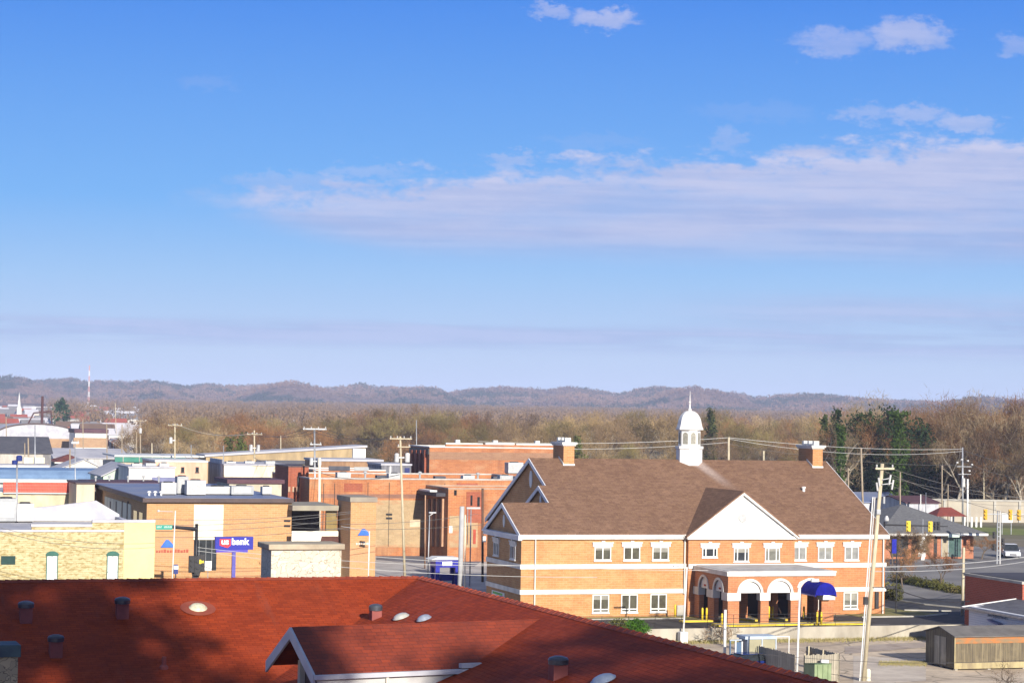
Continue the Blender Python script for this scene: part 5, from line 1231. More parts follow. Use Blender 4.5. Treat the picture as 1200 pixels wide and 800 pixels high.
# fence enclosure
def fence_run(p0, p1, lab, h=1.95, grp=None):
    p0, p1 = Vector(p0), Vector(p1); L = (p1-p0).length; a = math.atan2(p1.y-p0.y, p1.x-p0.x); e = empty('wooden_fence', p0, a, lab, 'fence', grp)
    mb = MB(); x = 0; rr = random.Random(int(L*100))
    while x < L-.05:
        h_ = h+rr.uniform(-.06, .05); mb.box(x, x+.135, 0, .025, .04, h_); x += .15
    mb.build('boards', PL2, e)
    mb = MB()
    for z_ in (.4, 1.5): mb.box(0, L, .028, .09, z_, z_+.09)
    mb.build('rail', M['wood_pole'], e)
    x = .05
    while x < L: MB().box(x-.05, x+.05, .093, .19, 0, h+.06).build('post', M['wood_pale'], e); x += 2.4
    return e
K = Vector(at_y(932, 765, 158.5)); K.z = -1
kl = Vector(on_plane(889, 752, K, U)); kl = K+V*((kl-K).dot(V))
fence_run(kl, K, 'grey board fence running back on the left of the dumpster yard')
fence_run(K+U*.75, K+U*3.5, 'grey board fence facing the viewer, right of the green dumpster')
fence_run(K+U*3.5, K+U*3.5+V*5.5, 'grey board fence on the far right side of the dumpster yard')
e = empty('dumpster', K+U*.95-V*1.7+Vector((0, 0, 0)), TH, 'light green metal dumpster box in front of the board fence', 'dumpster')
gm = mat('faded_green_paint', (.24, .30, .16), (.18, .24, .12), 1.4, .55)
MB().prism([(-.85, .15), (.85, .15), (.85, 1.4), (-.85, 1.55)], 'x', -.65, .65).build('bin', gm, e, bevel=.02)
MB().prism([(-.88, 1.555), (.88, 1.405), (.88, 1.46), (-.88, 1.61)], 'x', -.68, .68).build('lid', mat('lid_dark_green', (.10, .16, .08)), e)
for x_ in (-.4, 0, .4): MB().box(x_-.03, x_+.03, -.91, -.853, .2, 1.5).build('rib', gm, e)
for x_ in (-.5, .5): MB().tube((x_-.04, -.7, .075), (x_+.04, -.7, .075), .075, n=10).build('wheel', M['rubber'], e)
e = empty('utility_meter', K+U*2.05-V*.5, TH, 'white utility meter box on a short post before the fence', 'utility box')
MB().box(-.3, .3, -.14, .14, .75, 1.65).build('casing', M['white'], e, bevel=.03); MB().box(-.06, .06, -.06, .06, 0, .747).build('post', M['darkmetal'], e); MB().box(-.1, .12, -.17, -.142, .5, .95).build('meter', M['darkmetal'], e)
q = on_z(967, 797, -1); tag(MB().box(-.06, .06, -.05, .05, 0, 1.1).build('stake', mat('rust_stake', (.3, .13, .06)), loc=q), 'short rusty stake to the right of the green dumpster', 'stake')
# glazed booths behind the fence
fr_ = mat('booth_frame', (.40, .45, .50), (.32, .37, .42), 1, .5)
e = empty('glazed_booth', K+U*.5+V*7.6, TH, 'blue grey framed booth with two tan panels behind the fence', 'booth')
w, d, h = 2.35, 1.6, 2.35
MB().box(-.2-w/2, w/2, -d/2, d/2, h, h+.22).build('roof', mat('booth_top', (.45, .52, .58), (.35, .42, .5), 2), e)
for x_ in (-w/2, -.05, w/2-.1): MB().box(x_, x_+.1, -d/2, -d/2+.1, 0, h).build('post', fr_, e)
MB().box(-w/2+.11, -.06, -d/2+.03, -d/2+.07, .1, h-.02).build('panel', mat('booth_tan', (.34, .31, .20), (.28, .26, .17), 1), e); MB().box(.06, w/2-.11, -d/2+.03, -d/2+.07, .1, h-.02).build('panel', MATS['booth_tan'], e)
MB().box(-w/2, -w/2+.06, -d/2+.11, d/2, 0, h-.003).build('side_panel', mat('booth_blue', (.10, .16, .25), (.08, .13, .2), 1, .3), e); MB().box(w/2-.06, w/2, -d/2+.11, d/2, 0, h-.003).build('side_panel', fr_, e)
MB().box(-w/2+.061, w/2-.061, d/2-.06, d/2, 0, h-.003).build('back_panel', fr_, e)
e = empty('open_frame', K-U*1.3+V*7.4, TH+.1, 'dark blue leaning door frame left of the booth', 'frame')
for x_ in (-.55, -.1, .45): MB().box(x_-.05, x_+.05, -.05, .05, 0, 2.2).build('post', M['white'] if x_ > -.5 else MATS['booth_blue'], e)
MB().box(-.6, .5, -.05, .05, 2.203, 2.3).build('top_rail', fr_, e); MB().box(-.05, .4, -.02, .02, .3, 2.1).build('glass_sheet', MATS['booth_blue'], e)
e = empty('pipe_frame', K+U*2.4+V*7.3, TH, 'thin white pipe post frame right of the booth', 'frame')
MB().tube((.5, 0, 0), (.5, 0, 2.5), .04).build('post', M['white'], e); MB().tube((.5, 0, 2.46), (-.7, 0, 2.46), .035).build('rail', M['white'], e)

# vehicles
def car(name, label, p, ang, col, group=None, L=4.5, Wd=1.8, H=1.45, kind='car'):
    e = empty(name, p, ang, label, 'car', group); h2 = Wd/2
    side = [(-L/2, .35), (-L/2, .72), (-L/2+.12, .85), (-L*.24, .96), (L*.30, .98), (L/2-.1, .9), (L/2, .65), (L/2, .35)]
    mb = MB(); mb.prism(side, 'y', -h2, h2); body = mb.build('body', col, e, bevel=.06)
    cab = [(-L*.26, .95), (-L*.13, H-.06), (-L*.02, H), (L*.18, H), (L*.27, H-.1), (L*.37, .97)]
    mb = MB()
    k = .82
    n = len(cab)
    mb.add([(x, -h2*(1 if z < 1 else k), z) for x, z in cab]+[(x, h2*(1 if z < 1 else k), z) for x, z in cab], [tuple(range(n-1, -1, -1)), tuple(range(n, 2*n))]+[(i, (i+1) % n, (i+1) % n+n, i+n) for i in range(n)])
    mb.build('cabin', M['glass'], e, bevel=.03)
    mb = MB(); mb.box(-L*.12, L*.27, -h2*k+.02, h2*k-.02, H-.01, H+.025); mb.build('roof', col, e, bevel=.02)
    for x in (-L*.31, L*.31):
        for s in (-1, 1):
            w_ = MB().tube((x, s*(h2-.2), .33), (x, s*(h2+.01), .33), .33, n=16).build('wheel', M['rubber'], e)
            MB().tube((x, s*(h2+.012), .33), (x, s*(h2+.02), .33), .2, n=12).build('rim', M['steel'], w_)
    for s in (-1, 1):
        MB().box(-L/2-.02, -L/2+.05, s*h2*.72-.2, s*h2*.72+.2, .62, .76).build('headlight', M['steel'], e)
        MB().box(L/2-.05, L/2+.02, s*h2*.75-.16, s*h2*.75+.16, .66, .82).build('tail_light', mat('tail_red', (.35, .02, .02)), e)
        MB().box(-L*.2, -L*.15, s*(h2+.02)-.08, s*(h2+.02)+.08, .95, 1.07).build('mirror', col, e)
    MB().box(-L/2-.03, -L/2+.02, -.45, .45, .45, .62).build('grille', M['darkmetal'], e)
    return e
q = on_z(1184, 653, 0)
car('parked_car', 'white sport utility vehicle seen from the front on the far street', q, TH+R(68), mat('car_white', (.75, .76, .80), (.70, .71, .76), 1, .25), None, 4.7, 1.95, 1.75)
q = at_y(871, 767, 163.5); q.z = -1
car('parked_car', 'dark blue car mostly hidden behind the red roof edge', q, TH+R(8), mat('car_blue', (.012, .03, .16), (.01, .02, .12), 1, .2))
q = at_y(900, 600, 226); 
# freight train
trk = empty
def railcar(label, p, ang, m, L=11, grp='rail cars of the freight train'):
    e = empty('rail_car', p, ang, label, 'rail car', grp)
    MB().prism([(-1.4, 1.2), (1.4, 1.2), (1.5, 3.6), (.9, 4.3), (-.9, 4.3), (-1.5, 3.6)], 'y', -L/2, L/2).build('hopper', m, e)
    mb = MB()
    for k in range(9): mb.box(-1.6, -1.45, -L/2+.3+k*(L-.6)/8, -L/2+.5+k*(L-.6)/8, 1.2, 3.6)
    mb.build('rib', m, e)
    for y_ in (-L*.36, L*.36): MB().box(-1.2, 1.2, y_-1.2, y_+1.2, .1, 1.0).build('bogie', M['darkmetal'], e)
    return e
t0, t1 = at_y(157, 530, 640), at_y(131, 512, 860)
d_ = (t1-t0); d_.z = 0; Lt = d_.length; d_.normalize(); ta = math.atan2(d_.y, d_.x)-math.pi/2
nm = max(3, int(Lt/12.2)); names = ['silver', 'pale grey', 'white', 'rust brown']
mm_ = [mat('hopper_silver', (.50, .48, .46), (.36, .33, .31), .3, .6), mat('hopper_grey', (.42, .40, .40), (.28, .26, .26), .3, .7), mat('hopper_white', (.66, .62, .58), (.48, .44, .4), .3, .6), mat('hopper_rust', (.28, .14, .10), (.22, .11, .09), .3, .8)]
words = ['first', 'second', 'third', 'fourth', 'fifth', 'sixth', 'seventh', 'eighth', 'ninth', 'tenth', 'eleventh', 'twelfth', 'thirteenth', 'fourteenth', 'fifteenth', 'sixteenth', 'seventeenth', 'eighteenth', 'nineteenth', 'twentieth', 'twenty-first', 'twenty-second']
for k in range(nm):
    i = [2, 0, 0, 1, 0, 2, 1, 0, 3, 3, 1, 3, 0, 3, 3, 1, 0, 3][k % 18]
    p = Vector((t0.x, t0.y, .3))+d_*(k*12.2)
    railcar('%s hopper rail car, %s of the freight train counted from the near end' % (names[i], words[min(k, 21)]), p, ta, mm_[i])
mb = MB(); P_ = Vector((t0.x, t0.y, 0))-d_*60; Q_ = Vector((t0.x, t0.y, 0))+d_*(Lt+80); n_ = Vector((-d_.y, d_.x, 0))
mb.add([P_-n_*3+Vector((0, 0, .05)), P_+n_*3+Vector((0, 0, .05)), P_+n_*1.8+Vector((0, 0, .3)), P_-n_*1.8+Vector((0, 0, .3)), Q_-n_*3+Vector((0, 0, .05)), Q_+n_*3+Vector((0, 0, .05)), Q_+n_*1.8+Vector((0, 0, .3)), Q_-n_*1.8+Vector((0, 0, .3))], [(0,3,7,4), (3,2,6,7), (2,1,5,6)])
tag(mb.build('railway_track_bed', mat('ballast', (.25, .22, .19), (.18, .16, .14), 1)), kind='structure')

# ------------------------------------------------------------------ poles, lamps, signals
TOPS = {}
def pole(key, label, top, base, dist, r0, r1, m, zb=0.0, arms=(), tr=(), cat='utility pole', name='utility_pole', group=None, extra=None):
    t = at_y(top[0], top[1], dist); b_ = at_y(base, 600, dist); b_.z = zb
    # vertical in the world: the picture's own tilt is in the camera, so the base x already includes any real lean
    hgt = (t-b_).length; e = empty(name, b_, TH, label, cat, group); inv = Matrix.Rotation(-TH, 3, 'Z'); tl = inv @ (t-b_)
    MB().tube((0, 0, -.2), tl, r0, r1, 10).build('pole', m, e, smooth=True)
    dirn = tl.normalized()
    for (dz, L, off, th_) in arms:      # crossarms below the top
        c = tl-dirn*dz
        a = MB().box(c.x-L/2+off, c.x+L/2+off, c.y-.16-r1, c.y-.05-r1, c.z-th_, c.z+th_).build('crossarm', m, e)
        mb = MB()
        for k in range(4 if L > 1.5 else 2):
            x = c.x-L/2+off+.12+k*(L-.24)/(3 if L > 1.5 else 1); mb.lathe([(.04, 0), (.07, .06), (.05, .1), (.07, .15), (.03, .22)], (x, c.y-.1-r1, c.z+th_), 8)
        mb.build('insulator', MU, a)
    for (dz, off, s) in tr:            # transformer cans
        c = tl-dirn*dz
        k = MB().lathe([(.24*s, 0), (.26*s, .05), (.26*s, .85*s), (.2*s, .95*s), (.05, 1.0*s)], (c.x+off, c.y-.12-r1-.2*s, c.z-.5), 14).build('transformer', MU, e, smooth=False)
        MB().box(c.x+off*.5-abs(off)*.5, c.x+off*.5+abs(off)*.5, c.y-.08-r1, c.y-.02-r1, c.z-.1, c.z+.05).build('bracket', M['steel'], k)
    TOPS[key] = (t, e); return e
e = pole('big', 'tall leaning wooden utility pole beside the white conduit in the lower lot', (1034, 543), 1014, 160, .17, .13, M['wood_pale'], -1, arms=((.35, 1.5, .1, .07),), tr=())
inv = Matrix.Rotation(-TH, 3, 'Z')
eb = Vector(e.location); c_t = inv @ (at_y(1022.5, 582, 160)-eb); c_b = inv @ (at_y(1009.5, 600, 160)-eb); c_b.z = 0
tl = inv @ (TOPS['big'][0]-eb)
for k, (o1, o2) in enumerate(((0, 0), (.14, .16))): MB().tube(c_b+Vector((o1, -.05, 0)), c_t+Vector((o2, -.05, 0)), .045, n=8).build('conduit', M['white'] if k == 0 else MU, e)
for (dz, dx, l_) in ((1.15, .5, 1.1), (1.5, .75, 1.2)):
    c = tl*(1-dz/tl.z); MB().tube((c.x, c.y-.2, c.z), (c.x+dx, c.y-.3, c.z+.1), .035).build('fuse_arm', M['steel'], e)
    MB().tube((c.x+dx, c.y-.3, c.z-.35), (c.x+dx+.12, c.y-.3, c.z+.35), .07, n=8).build('fuse_cutout', MU, e); MB().tube((c.x-dx*.5, c.y-.3, c.z-.45), (c.x-dx*.5-.1, c.y-.3, c.z+.15), .07, n=8).build('fuse_cutout', MU, e)
c = tl*.90; MB().tube((c.x+.2, c.y-.2, c.z-1.3), (c.x+.2, c.y-.2, c.z-.8), .09).build('clamp', M['steel'], e)
c = tl*.79; MB().box(c.x-.25, c.x+.05, c.y-.28, c.y-.15, c.z-.35, c.z).build('meter_box', M['steel'], e)
c = tl*.43
MB().tube((c.x, c.y-.15, c.z), (c.x+.95, c.y-.5, c.z+.05), .03).build('lamp_arm', M['darkmetal'], e); MB().box(c.x+.9, c.x+1.5, c.y-.6, c.y-.35, c.z-.08, c.z+.12).build('lamp_head', M['darkmetal'], e, bevel=.03)
MB().box(c.x-.75, c.x-.45, c.y-.4, c.y-.2, c.z-1.2, c.z-.65).build('control_box', M['darkmetal'], e); MB().box(c.x+.15, c.x+.4, c.y-.4, c.y-.2, c.z-1.5, c.z-.3).build('control_box', M['darkmetal'], e)
MB().lathe([(.17, 0), (.17, .75), (.1, .85), (.02, .87)], (.42, .05, 0), 12).build('guard_post', TB, e)

pole('midleft', 'pale leaning wooden pole with two white transformers in the middle of town', (469, 511), 476, 233, .15, .10, M['wood_pale'], 0, arms=((.25, 2.4, 0, .06), (1.1, 1.4, .3, .05)), tr=((2.2, -.55, .95), (2.2, .6, 1.0)))
pole('steelT', 'grey steel pole with a wide T crossarm beside a cream pole', (368.5, 502), 371, 268, .14, .10, M['steel'], 0, arms=((.05, 2.9, 0, .08), (1.9, 1.4, .1, .06)), tr=((3.9, -.5, .9), (3.9, .5, .9)))
pole('cream1', 'plain cream pole just right of the steel T pole', (374.5, 536), 375, 262, .16, .15, MATS['booth_tan'] if False else TB, 0)
pole('p297', 'wooden pole with crossarm and two transformers before the long tan building', (298, 504), 299, 330, .15, .11, M['wood_pale'], 0, arms=((.6, 2.3, 0, .06),), tr=((2.6, -.6, 1.0), (2.6, .5, 1.0)))
pole('p205', 'wooden pole with crossarm and one transformer above the pink building', (205, 496), 205, 345, .15, .11, M['wood_pale'], 0, arms=((.3, 2.2, 0, .06),), tr=((2.6, -.7, 1.0),))
pole('p164', 'wooden pole with crossarm beside the freight train', (164, 491), 165, 460, .16, .12, M['wood_pole'], 0, arms=((.4, 2.6, 0, .07),), tr=((2.4, 0, 1.1),))
pole('p88', 'steel lamp pole with twin pale heads above the blue roof', (88, 516), 89, 300, .09, .07, M['steel'], 0, arms=((.3, 1.0, 0, .12),), cat='lamp pole', name='lamp_pole')
pole('p41', 'tall pale steel pole before the slate roof', (41, 498), 41, 380, .12, .09, M['steel'], 0, cat='steel pole', name='steel_pole')
e = pole('p20', 'grey steel pole with small blue tank on top at the far left', (20, 540), 21, 235, .11, .10, M['steel'], 0, cat='steel pole', name='steel_pole')
MB().box(-.75, -.05, -.4, .4, 7.2, 7.9).build('control_box', mat('deep_blue', (.02, .03, .16)), e) if False else None
tz = (TOPS['p20'][0]-Vector(e.location)).length
MB().lathe([(.3, 0), (.32, .1), (.32, .5), (.2, .6)], (0, 0, tz), 12).build('blue_lantern', mat('deep_blue', (.02, .035, .20), (.015, .03, .15), 1, .4), e)
MB().lathe([(.28, 0), (.3, .1), (.3, .4), (.1, .45)], (-.45, 0, tz-.35), 12).build('blue_lantern', mat('deep_blue'  , (.02, .03, .2)), e)
small = [((33, 513), 34, 410, 'brown wooden pole at the right of the slate roof building', .16), ((29, 519), 29, 430, 'thin brown wooden pole before the stone grey wall', .12), ((82, 526), 82, 345, 'short brown wooden pole behind the white gabled building', .14),
         ((97, 490), 97, 560, 'weathered wooden pole in front of the maroon roofed store', .15), ((7, 488), 7, 620, 'wooden pole at the far left above the barrel roof', .15), ((125, 496), 125, 500, 'wooden pole at the near end of the maroon roofed store', .14), ((143, 497), 142, 470, 'slim wooden pole to the left of the rail cars', .13),
         ((160, 506), 159, 420, 'short wooden pole right of the rail cars', .12), ((178, 519), 178, 390, 'short pale wooden pole before the brown trees', .13), ((135, 472), 135, 900, 'distant pale pole above the maroon roofed store', .12), ((224, 521), 224, 330, 'short pole with small lamp arm above the pink building', .08),
         ((262, 522), 262, 335, 'short lamp pole over the cream building roof', .08), ((329, 510), 329, 430, 'short pale pole behind the long tan roof', .10), ((488, 492), 488, 430, 'thin grey pole behind the left end of the tall warehouse', .10), ((854, 512), 854, 300, 'pale pole rising behind the bank roof right of the cupola', .16),
         ((895, 528), 895, 310, 'short pale pole stub behind the bank roof', .14), ((1009, 525), 1013, 320, 'leaning bare wooden pole behind the right end of the bank roof', .16), ((994, 548), 995, 330, 'short bare pole at the lower right of the bank roof', .12), ((1055, 553), 1055, 340, 'thin bare pole behind the warehouses', .12),
         ((1104, 545), 1104, 370, 'plain brown wooden pole before the dark trees', .12), ((1111, 567), 1111, 372, 'short brown pole beside the plain brown one', .10), ((1085, 577), 1085, 375, 'little grey pole above the maroon warehouse roof', .07), ((1079, 579), 1079, 376, 'little white mast above the maroon warehouse roof', .09),
         ((1134, 561), 1134, 350, 'white pole just right of the steel lamp mast', .16), ((1153, 548), 1153, 390, 'yellowish wooden pole in front of the bridge wall', .13), ((1129.5, 641), 1129, 203, 'short yellow wooden pole behind the red brick building', .14), ((850, 714), 851.5, 170, 'short thick white post behind the red roof edge', .12)]
for (tp, bs, ds, lab, r) in small:
    lb = ' '.join(lab.split()[:4])
    pole('s%d' % tp[0], lab, tp, bs, ds, r, r*.85, M['white'] if 'white' in lb else (M['wood_pale'] if ('pale' in lb or 'yellow' in lb) else (M['steel'] if 'grey' in lb or 'lamp' in lb or 'small lamp arm' in lab else M['wood_pole'])), -1 if ds < 180 else 0, cat='pole', name='wooden_pole' if 'wood' in lab else 'pole')
e = pole('mast', 'tall steel mast with clustered floodlights before the dark trees', (1128, 524), 1128.5, 355, .16, .12, M['steel'], 0, cat='lamp mast', name='lamp_mast')
for (dx, dz) in ((-1.3, 2.6), (-.5, 2.1), (.6, 2.3), (1.35, 2.9), (.9, 3.9), (-.3, 4.4)):
    tz = (TOPS['mast'][0]-Vector(e.location)).z; MB().lathe([(.05, 0), (.2, .1), (.17, .3)], (dx, -.3, tz-dz), 8).build('floodlight', MU, e)
MB().box(-1.4, 1.4, -.25, -.18, tz-3.1, tz-3.0).box(-1.0, 1.2, -.25, -.18, tz-4.3, tz-4.2).build('crossarm', M['steel'], e)
MB().lathe([(.28, 0), (.28, 1.4)], (0, 0, tz-6.3), 10).build('collar', MU, e)
# thick pole right of the kiosk
e = pole('thick', 'thick grey concrete pole beside the blue kiosk', (541.5, 593), 540.5, 206, .25, .22, mat('pole_grey', (.42, .42, .42), (.32, .32, .33), .8, .8), 0, cat='concrete pole', name='concrete_pole')
MB().tube((.42, -.2, 0), (.34, -.2, 8.2), .06).build('conduit', TB, e)
e = pole('tlamp', 'thin grey lamp pole with a flat bar head right of the thick pole', (552, 596), 552, 226, .07, .06, M['steel'], 0, cat='lamp pole', name='lamp_pole')
tz = (TOPS['tlamp'][0]-Vector(e.location)).z; MB().box(-.5, .95, -.12, .12, tz, tz+.18).build('lamp_head', MU, e); MB().tube((-.35, 0, tz-3.6), (-.35, 0, tz), .04).build('brace', M['steel'], e)
e = pole('l505', 'slim lamp pole with small flat head left of the blue kiosk', (503.5, 603), 502.5, 222, .07, .055, M['steel'], 0, cat='lamp pole', name='lamp_pole')
tz = (TOPS['l505'][0]-Vector(e.location)).z; MB().tube((0, 0, tz-.1), (.5, 0, tz+.15), .035).build('lamp_arm', M['steel'], e); MB().box(.0, .75, -.14, .14, tz+.15, tz+.3).build('lamp_head', M['steel'], e, bevel=.03)
pole('post566', 'dark wooden pole with small white box left of the bank', (565.5, 572), 567, 232, .13, .12, mat('dark_pole_wood', (.13, .07, .045), (.09, .05, .035), 2), 0, arms=(), cat='pole', name='wooden_pole')
tz = 4.4; MB().box(-.17, .17, -.4, -.14, 4.2, 4.8).build('meter_box', M['white'], TOPS['post566'][1])
e = pole('pipe498', 'thin pale pole with small white cap beside the brick corner building', (498.5, 580), 499, 250, .08, .07, MATS['pilaster_tan'], 0, cat='pole', name='pole')
# parking lamps
for key, top, base, ds, side, lab in (('pa', (805, 664), 802.3, 184.0, -1, 'slim white parking lamp pole with flat heads before the left bank wall'), ('pb', (937.5, 688), 936, 157.5, 1, 'slim white parking lamp pole in front of the blue awning')):
    e = pole(key, lab, top, base, ds, .085, .065, M['white'], -1, cat='lamp pole', name='lamp_pole'); tz = (TOPS[key][0]-Vector(e.location)).z
    if side < 0:
        MB().box(-.95, .15, -.1, .1, tz, tz+.09).build('lamp_head', M['steel'], e)
        MB().box(-.33, .33, -.33, .33, 0, .95).build('concrete_base', M['white'], e, bevel=.03)
    else:
        MB().path([(0, 0, tz), (.15, 0, tz+.35), (.5, 0, tz+.5), (1.1, 0, tz+.55)], .045, 8).build('lamp_arm', M['white'], e)
        MB().box(1.0, 1.6, -.16, .16, tz+.38, tz+.62).build('lamp_head', MU, e, bevel=.04)
e = pole('bankarm', 'slim grey lamp with long arm over the porch roof', (872, 661), 806, 186, .0, .0, M['steel'], -1) if False else None
# light pole left with arm
e = pole('l203', 'thin white pole with tiny arm in front of the tan bank office wall', (205.5, 598), 203, 205, .06, .05, M['white'], 0, cat='lamp pole', name='lamp_pole')
tz = (TOPS['l203'][0]-Vector(e.location)).z; MB().tube((0, 0, tz-.1), (-1.3, 0, tz-.05), .03).build('lamp_arm', M['steel'], e); MB().lathe([(.12, 0), (.14, .1), (.05, .2)], (-1.35, 0, tz-.12), 8).build('lamp_head', MU, e)
e = pole('l427', 'white sign post before the tan brick tower', (433, 622), 433, 212, .055, .05, M['white'], 0, cat='post', name='sign_post')
tz = (TOPS['l427'][0]-Vector(e.location)).z; MB().tube((0, 0, tz), (-2.7, .2, tz+.45), .02).build('guy_arm', M['steel'], e)
# traffic mast with signals
e = pole('tmast', 'black traffic mast with long arm left of the blue bank sign', (230.5, 613.5), 231, 212, .17, .15, M['blacksig'], 0, cat='traffic signal', name='traffic_mast')
tz = (TOPS['tmast'][0]-Vector(e.location)).z
MB().tube((0, 0, tz-.5), (-2.75, -.25, tz-.25), .19, .14).build('mast_arm', M['blacksig'], e)
sg = MB().box(-3.95, -2.4, -.42, -.36, tz-.52, tz-.08).build('street_sign', mat('sign_green', (.01, .28, .20), (.01, .24, .18), 2, .4), e)
mb = MB(); x = -3.85; rr = random.Random(3)
for k in range(13):
    if k in (4, 5): x += .1; continue
    mb.box(x, x+.04, -.44, -.421, tz-.36, tz-.2); 
    if k % 2: mb.box(x+.04, x+.085, -.44, -.421, tz-.24, tz-.2)
    x += .115
mb.build('sign_lettering', M['white'], sg)
for (x, z_, l) in ((-.5, -4.6, 1.6), (.02, -4.9, 1.9), (.5, -4.5, 1.6)):
    s_ = MB().box(x-.27, x+.27, -.6, -.25, tz+z_, tz+z_+l).build('signal_head', M['blacksig'], e, bevel=.03)
    for k in range(3): MB().lathe([(.14, 0), (.15, .12)], (0, 0, 0), 10).build('lens_hood', M['blacksig'], s_, loc=(x, -.6, tz+z_+.2+k*l/3.2)).rotation_euler = (R(90), 0, 0)
MB().box(.2, .62, -.64, -.605, tz-3.75, tz-3.35).build('signal_plate', M['yellow'], e)
MB().prism([(-.45, 0), (.35, 0), (.25, 1.6), (.6, 2.6), (-.5, 2.6), (-.3, 1.6)], 'y', -.25, .2).build('control_box', M['blacksig'], e)
e = empty('street_sign_post', (at_y(244, 660, 196).x, 196, 0), TH, 'small white rectangular sign beside the black traffic mast', 'sign')
z0, z1 = at_y(244, 668, 196).z, at_y(244, 657, 196).z
MB().box(-.3, .3, -.02, .02, z0, z1).build('plate', M['white'], e); MB().tube((0, .05, 0), (0, .05, z0+.2), .035).build('post', M['steel'], e); MB().box(-.2, .2, -.03, -.021, z0+.35, z0+.4).box(-.2, .2, -.03, -.021, z0+.55, z0+.6).build('lettering', M['steel'], e)
e = empty('post_box', (at_y(206, 665, 208).x, 208, 0), TH, 'small dark blue and white box on a post by the thin white pole', 'box')
z0, z1 = at_y(206, 672, 208).z, at_y(206, 661, 208).z
MB().box(-.2, .2, -.15, .15, z0, z1).build('casing', mat('deep_blue', (.02, .03, .2)), e); MB().box(-.21, .21, -.17, -.152, (z0+z1)/2, z1-.1).build('label_plate', M['white'], e); MB().box(-.05, .05, -.05, .05, 0, z0).build('post', M['darkmetal'], e)
# bank pylon sign
q = at_y(274, 640, 211); e = empty('bank_sign', (q.x, q.y, 0), TH, 'blue pylon sign with white lettering us bank', 'sign')
zt, zb_ = at_y(274, 628.5, 211).z, at_y(274, 643.5, 211).z; w = (at_y(296, 0, 211).x-at_y(253.5, 0, 211).x)/math.cos(TH)
pan = MB().box(-w/2, w/2, -.22, .22, zb_, zt).build('panel', M['blue'], e, bevel=.02)
MB().box(-w/2+.1, w/2-.5, -.2, .2, zb_-.25, zb_-.004).build('under_panel', mat('under_violet', (.10, .08, .42), (.08, .06, .36)), e)
MB().box(-.16, .18, -.14, .14, 0, zb_-.253).build('post', mat('post_violet', (.12, .11, .38), (.09, .08, .3)), e)
hh = zt-zb_
xr = -w/2+.42
MB().prism([(xr, zb_+.33*hh), (xr+.75, zb_+.14*hh), (xr+1.05, zb_+.33*hh), (xr+1.05, zt-.16*hh), (xr, zt-.16*hh)], 'y', -.26, -.222).build('red_shield', mat('shield_red', (.72, .05, .06), (.66, .045, .06)), pan)
def text(s, size, x, z, y, m, par, name, off=.012):
    cu = bpy.data.curves.new(name, 'FONT'); cu.body = s; cu.size = size; cu.extrude = .015; cu.offset = off
    tmp = bpy.data.objects.new('tmp', cu); COL.objects.link(tmp); bpy.context.view_layer.update(); me = bpy.data.meshes.new_from_object(tmp); bpy.data.objects.remove(tmp)
    o = bpy.data.objects.new(name, me); COL.objects.link(o); me.materials.clear(); me.materials.append(m); o.parent = par; o.rotation_euler = (R(90), 0, 0); o.location = (x, y, z)
    return o
WT = mat('letter_white', (.9, .9, .9), (.86, .86, .86), 1, .5)
text('us', .82, xr+.14, zb_+.42*hh, -.285, WT, pan, 'lettering', .02); text('bank', .86, xr+1.13, zb_+.40*hh, -.245, WT, pan, 'lettering', .025)
# blue kiosk
e = empty('drive_up_kiosk', (at_y(521, 680, 219).x, 219, 0), TH, 'open blue framed cash machine kiosk with white roof', 'kiosk')
zt = at_y(521, 653.5, 219).z; zb_ = zt-.85
kx = 1.22
MB().box(-kx, kx, -1, 1, zb_, zt-.1).build('header', M['blue'], e); MB().prism([(-kx-.5, zt-.097), (kx+.4, zt-.097), (kx-.1, zt+.12), (-kx+.2, zt+.16)], 'y', -1.1, 1.1).build('roof', M['white'], e)
MB().box(-.55, .45, -1.03, -1.002, zb_+.18, zt-.25).build('header_sign', M['white'], e)
for x_ in (-kx, kx-.42):
    for y_ in (-1, .6): MB().box(x_, x_+.42, y_, y_+.4, 0, zb_-.003).build('post', M['blue'], e)
MB().box(-.6, .62, -.5, .5, 0, 1.15).build('cash_machine', M['white'], e, bevel=.03); MB().box(-.62, .64, -.52, .52, 1.153, 1.75).build('machine_head', M['blue'], e)
# hanging signals, right
def head(name, e, x, y, z, n, m, hgt=1.05, w=.36):
    s_ = MB().box(x-w/2, x+w/2, y-.12, y+.15, z-hgt, z).build('signal_head', m, e, bevel=.03)
    for k in range(n):
        MB().lathe([(.13, 0), (.14, .2)], (0, 0, 0), 10).build('lens_hood', m, s_, loc=(x, y-.12, z-hgt*(k+.5)/n)).rotation_euler = (R(90), 0, 0)
e = empty('signal_mast', (at_y(1036.5, 610, 262).x, 262, 0), 0.0, 'horizontal signal arm with yellow heads behind the right end of the bank', 'traffic signal')
zt = at_y(1070, 615.5, 262).z
MB().tube((0, 0, 0), (0, 0, zt+.4), .14, .1).build('pole', M['blacksig'], e); x_e = at_y(1118, 0, 262).x-e.location.x
MB().tube((0, 0, zt+.05), (x_e, 0, zt-.03), .11, .05).build('mast_arm', M['blacksig'], e)
for px_ in (1071.5, 1097): head('h', e, at_y(px_, 0, 262).x-e.location.x, -.2, zt+.55, 3, M['yellow'], 1.25, .5)
for px_ in (1103.5, 1107.5): head('h', e, at_y(px_, 0, 262).x-e.location.x, .2, zt+.5, 3, M['blacksig'], 1.0, .34)
MB().lathe([(.25, 0), (.3, .2), (.12, .6)], (.25, 0, zt+.5), 10).build('camera', MU, e)
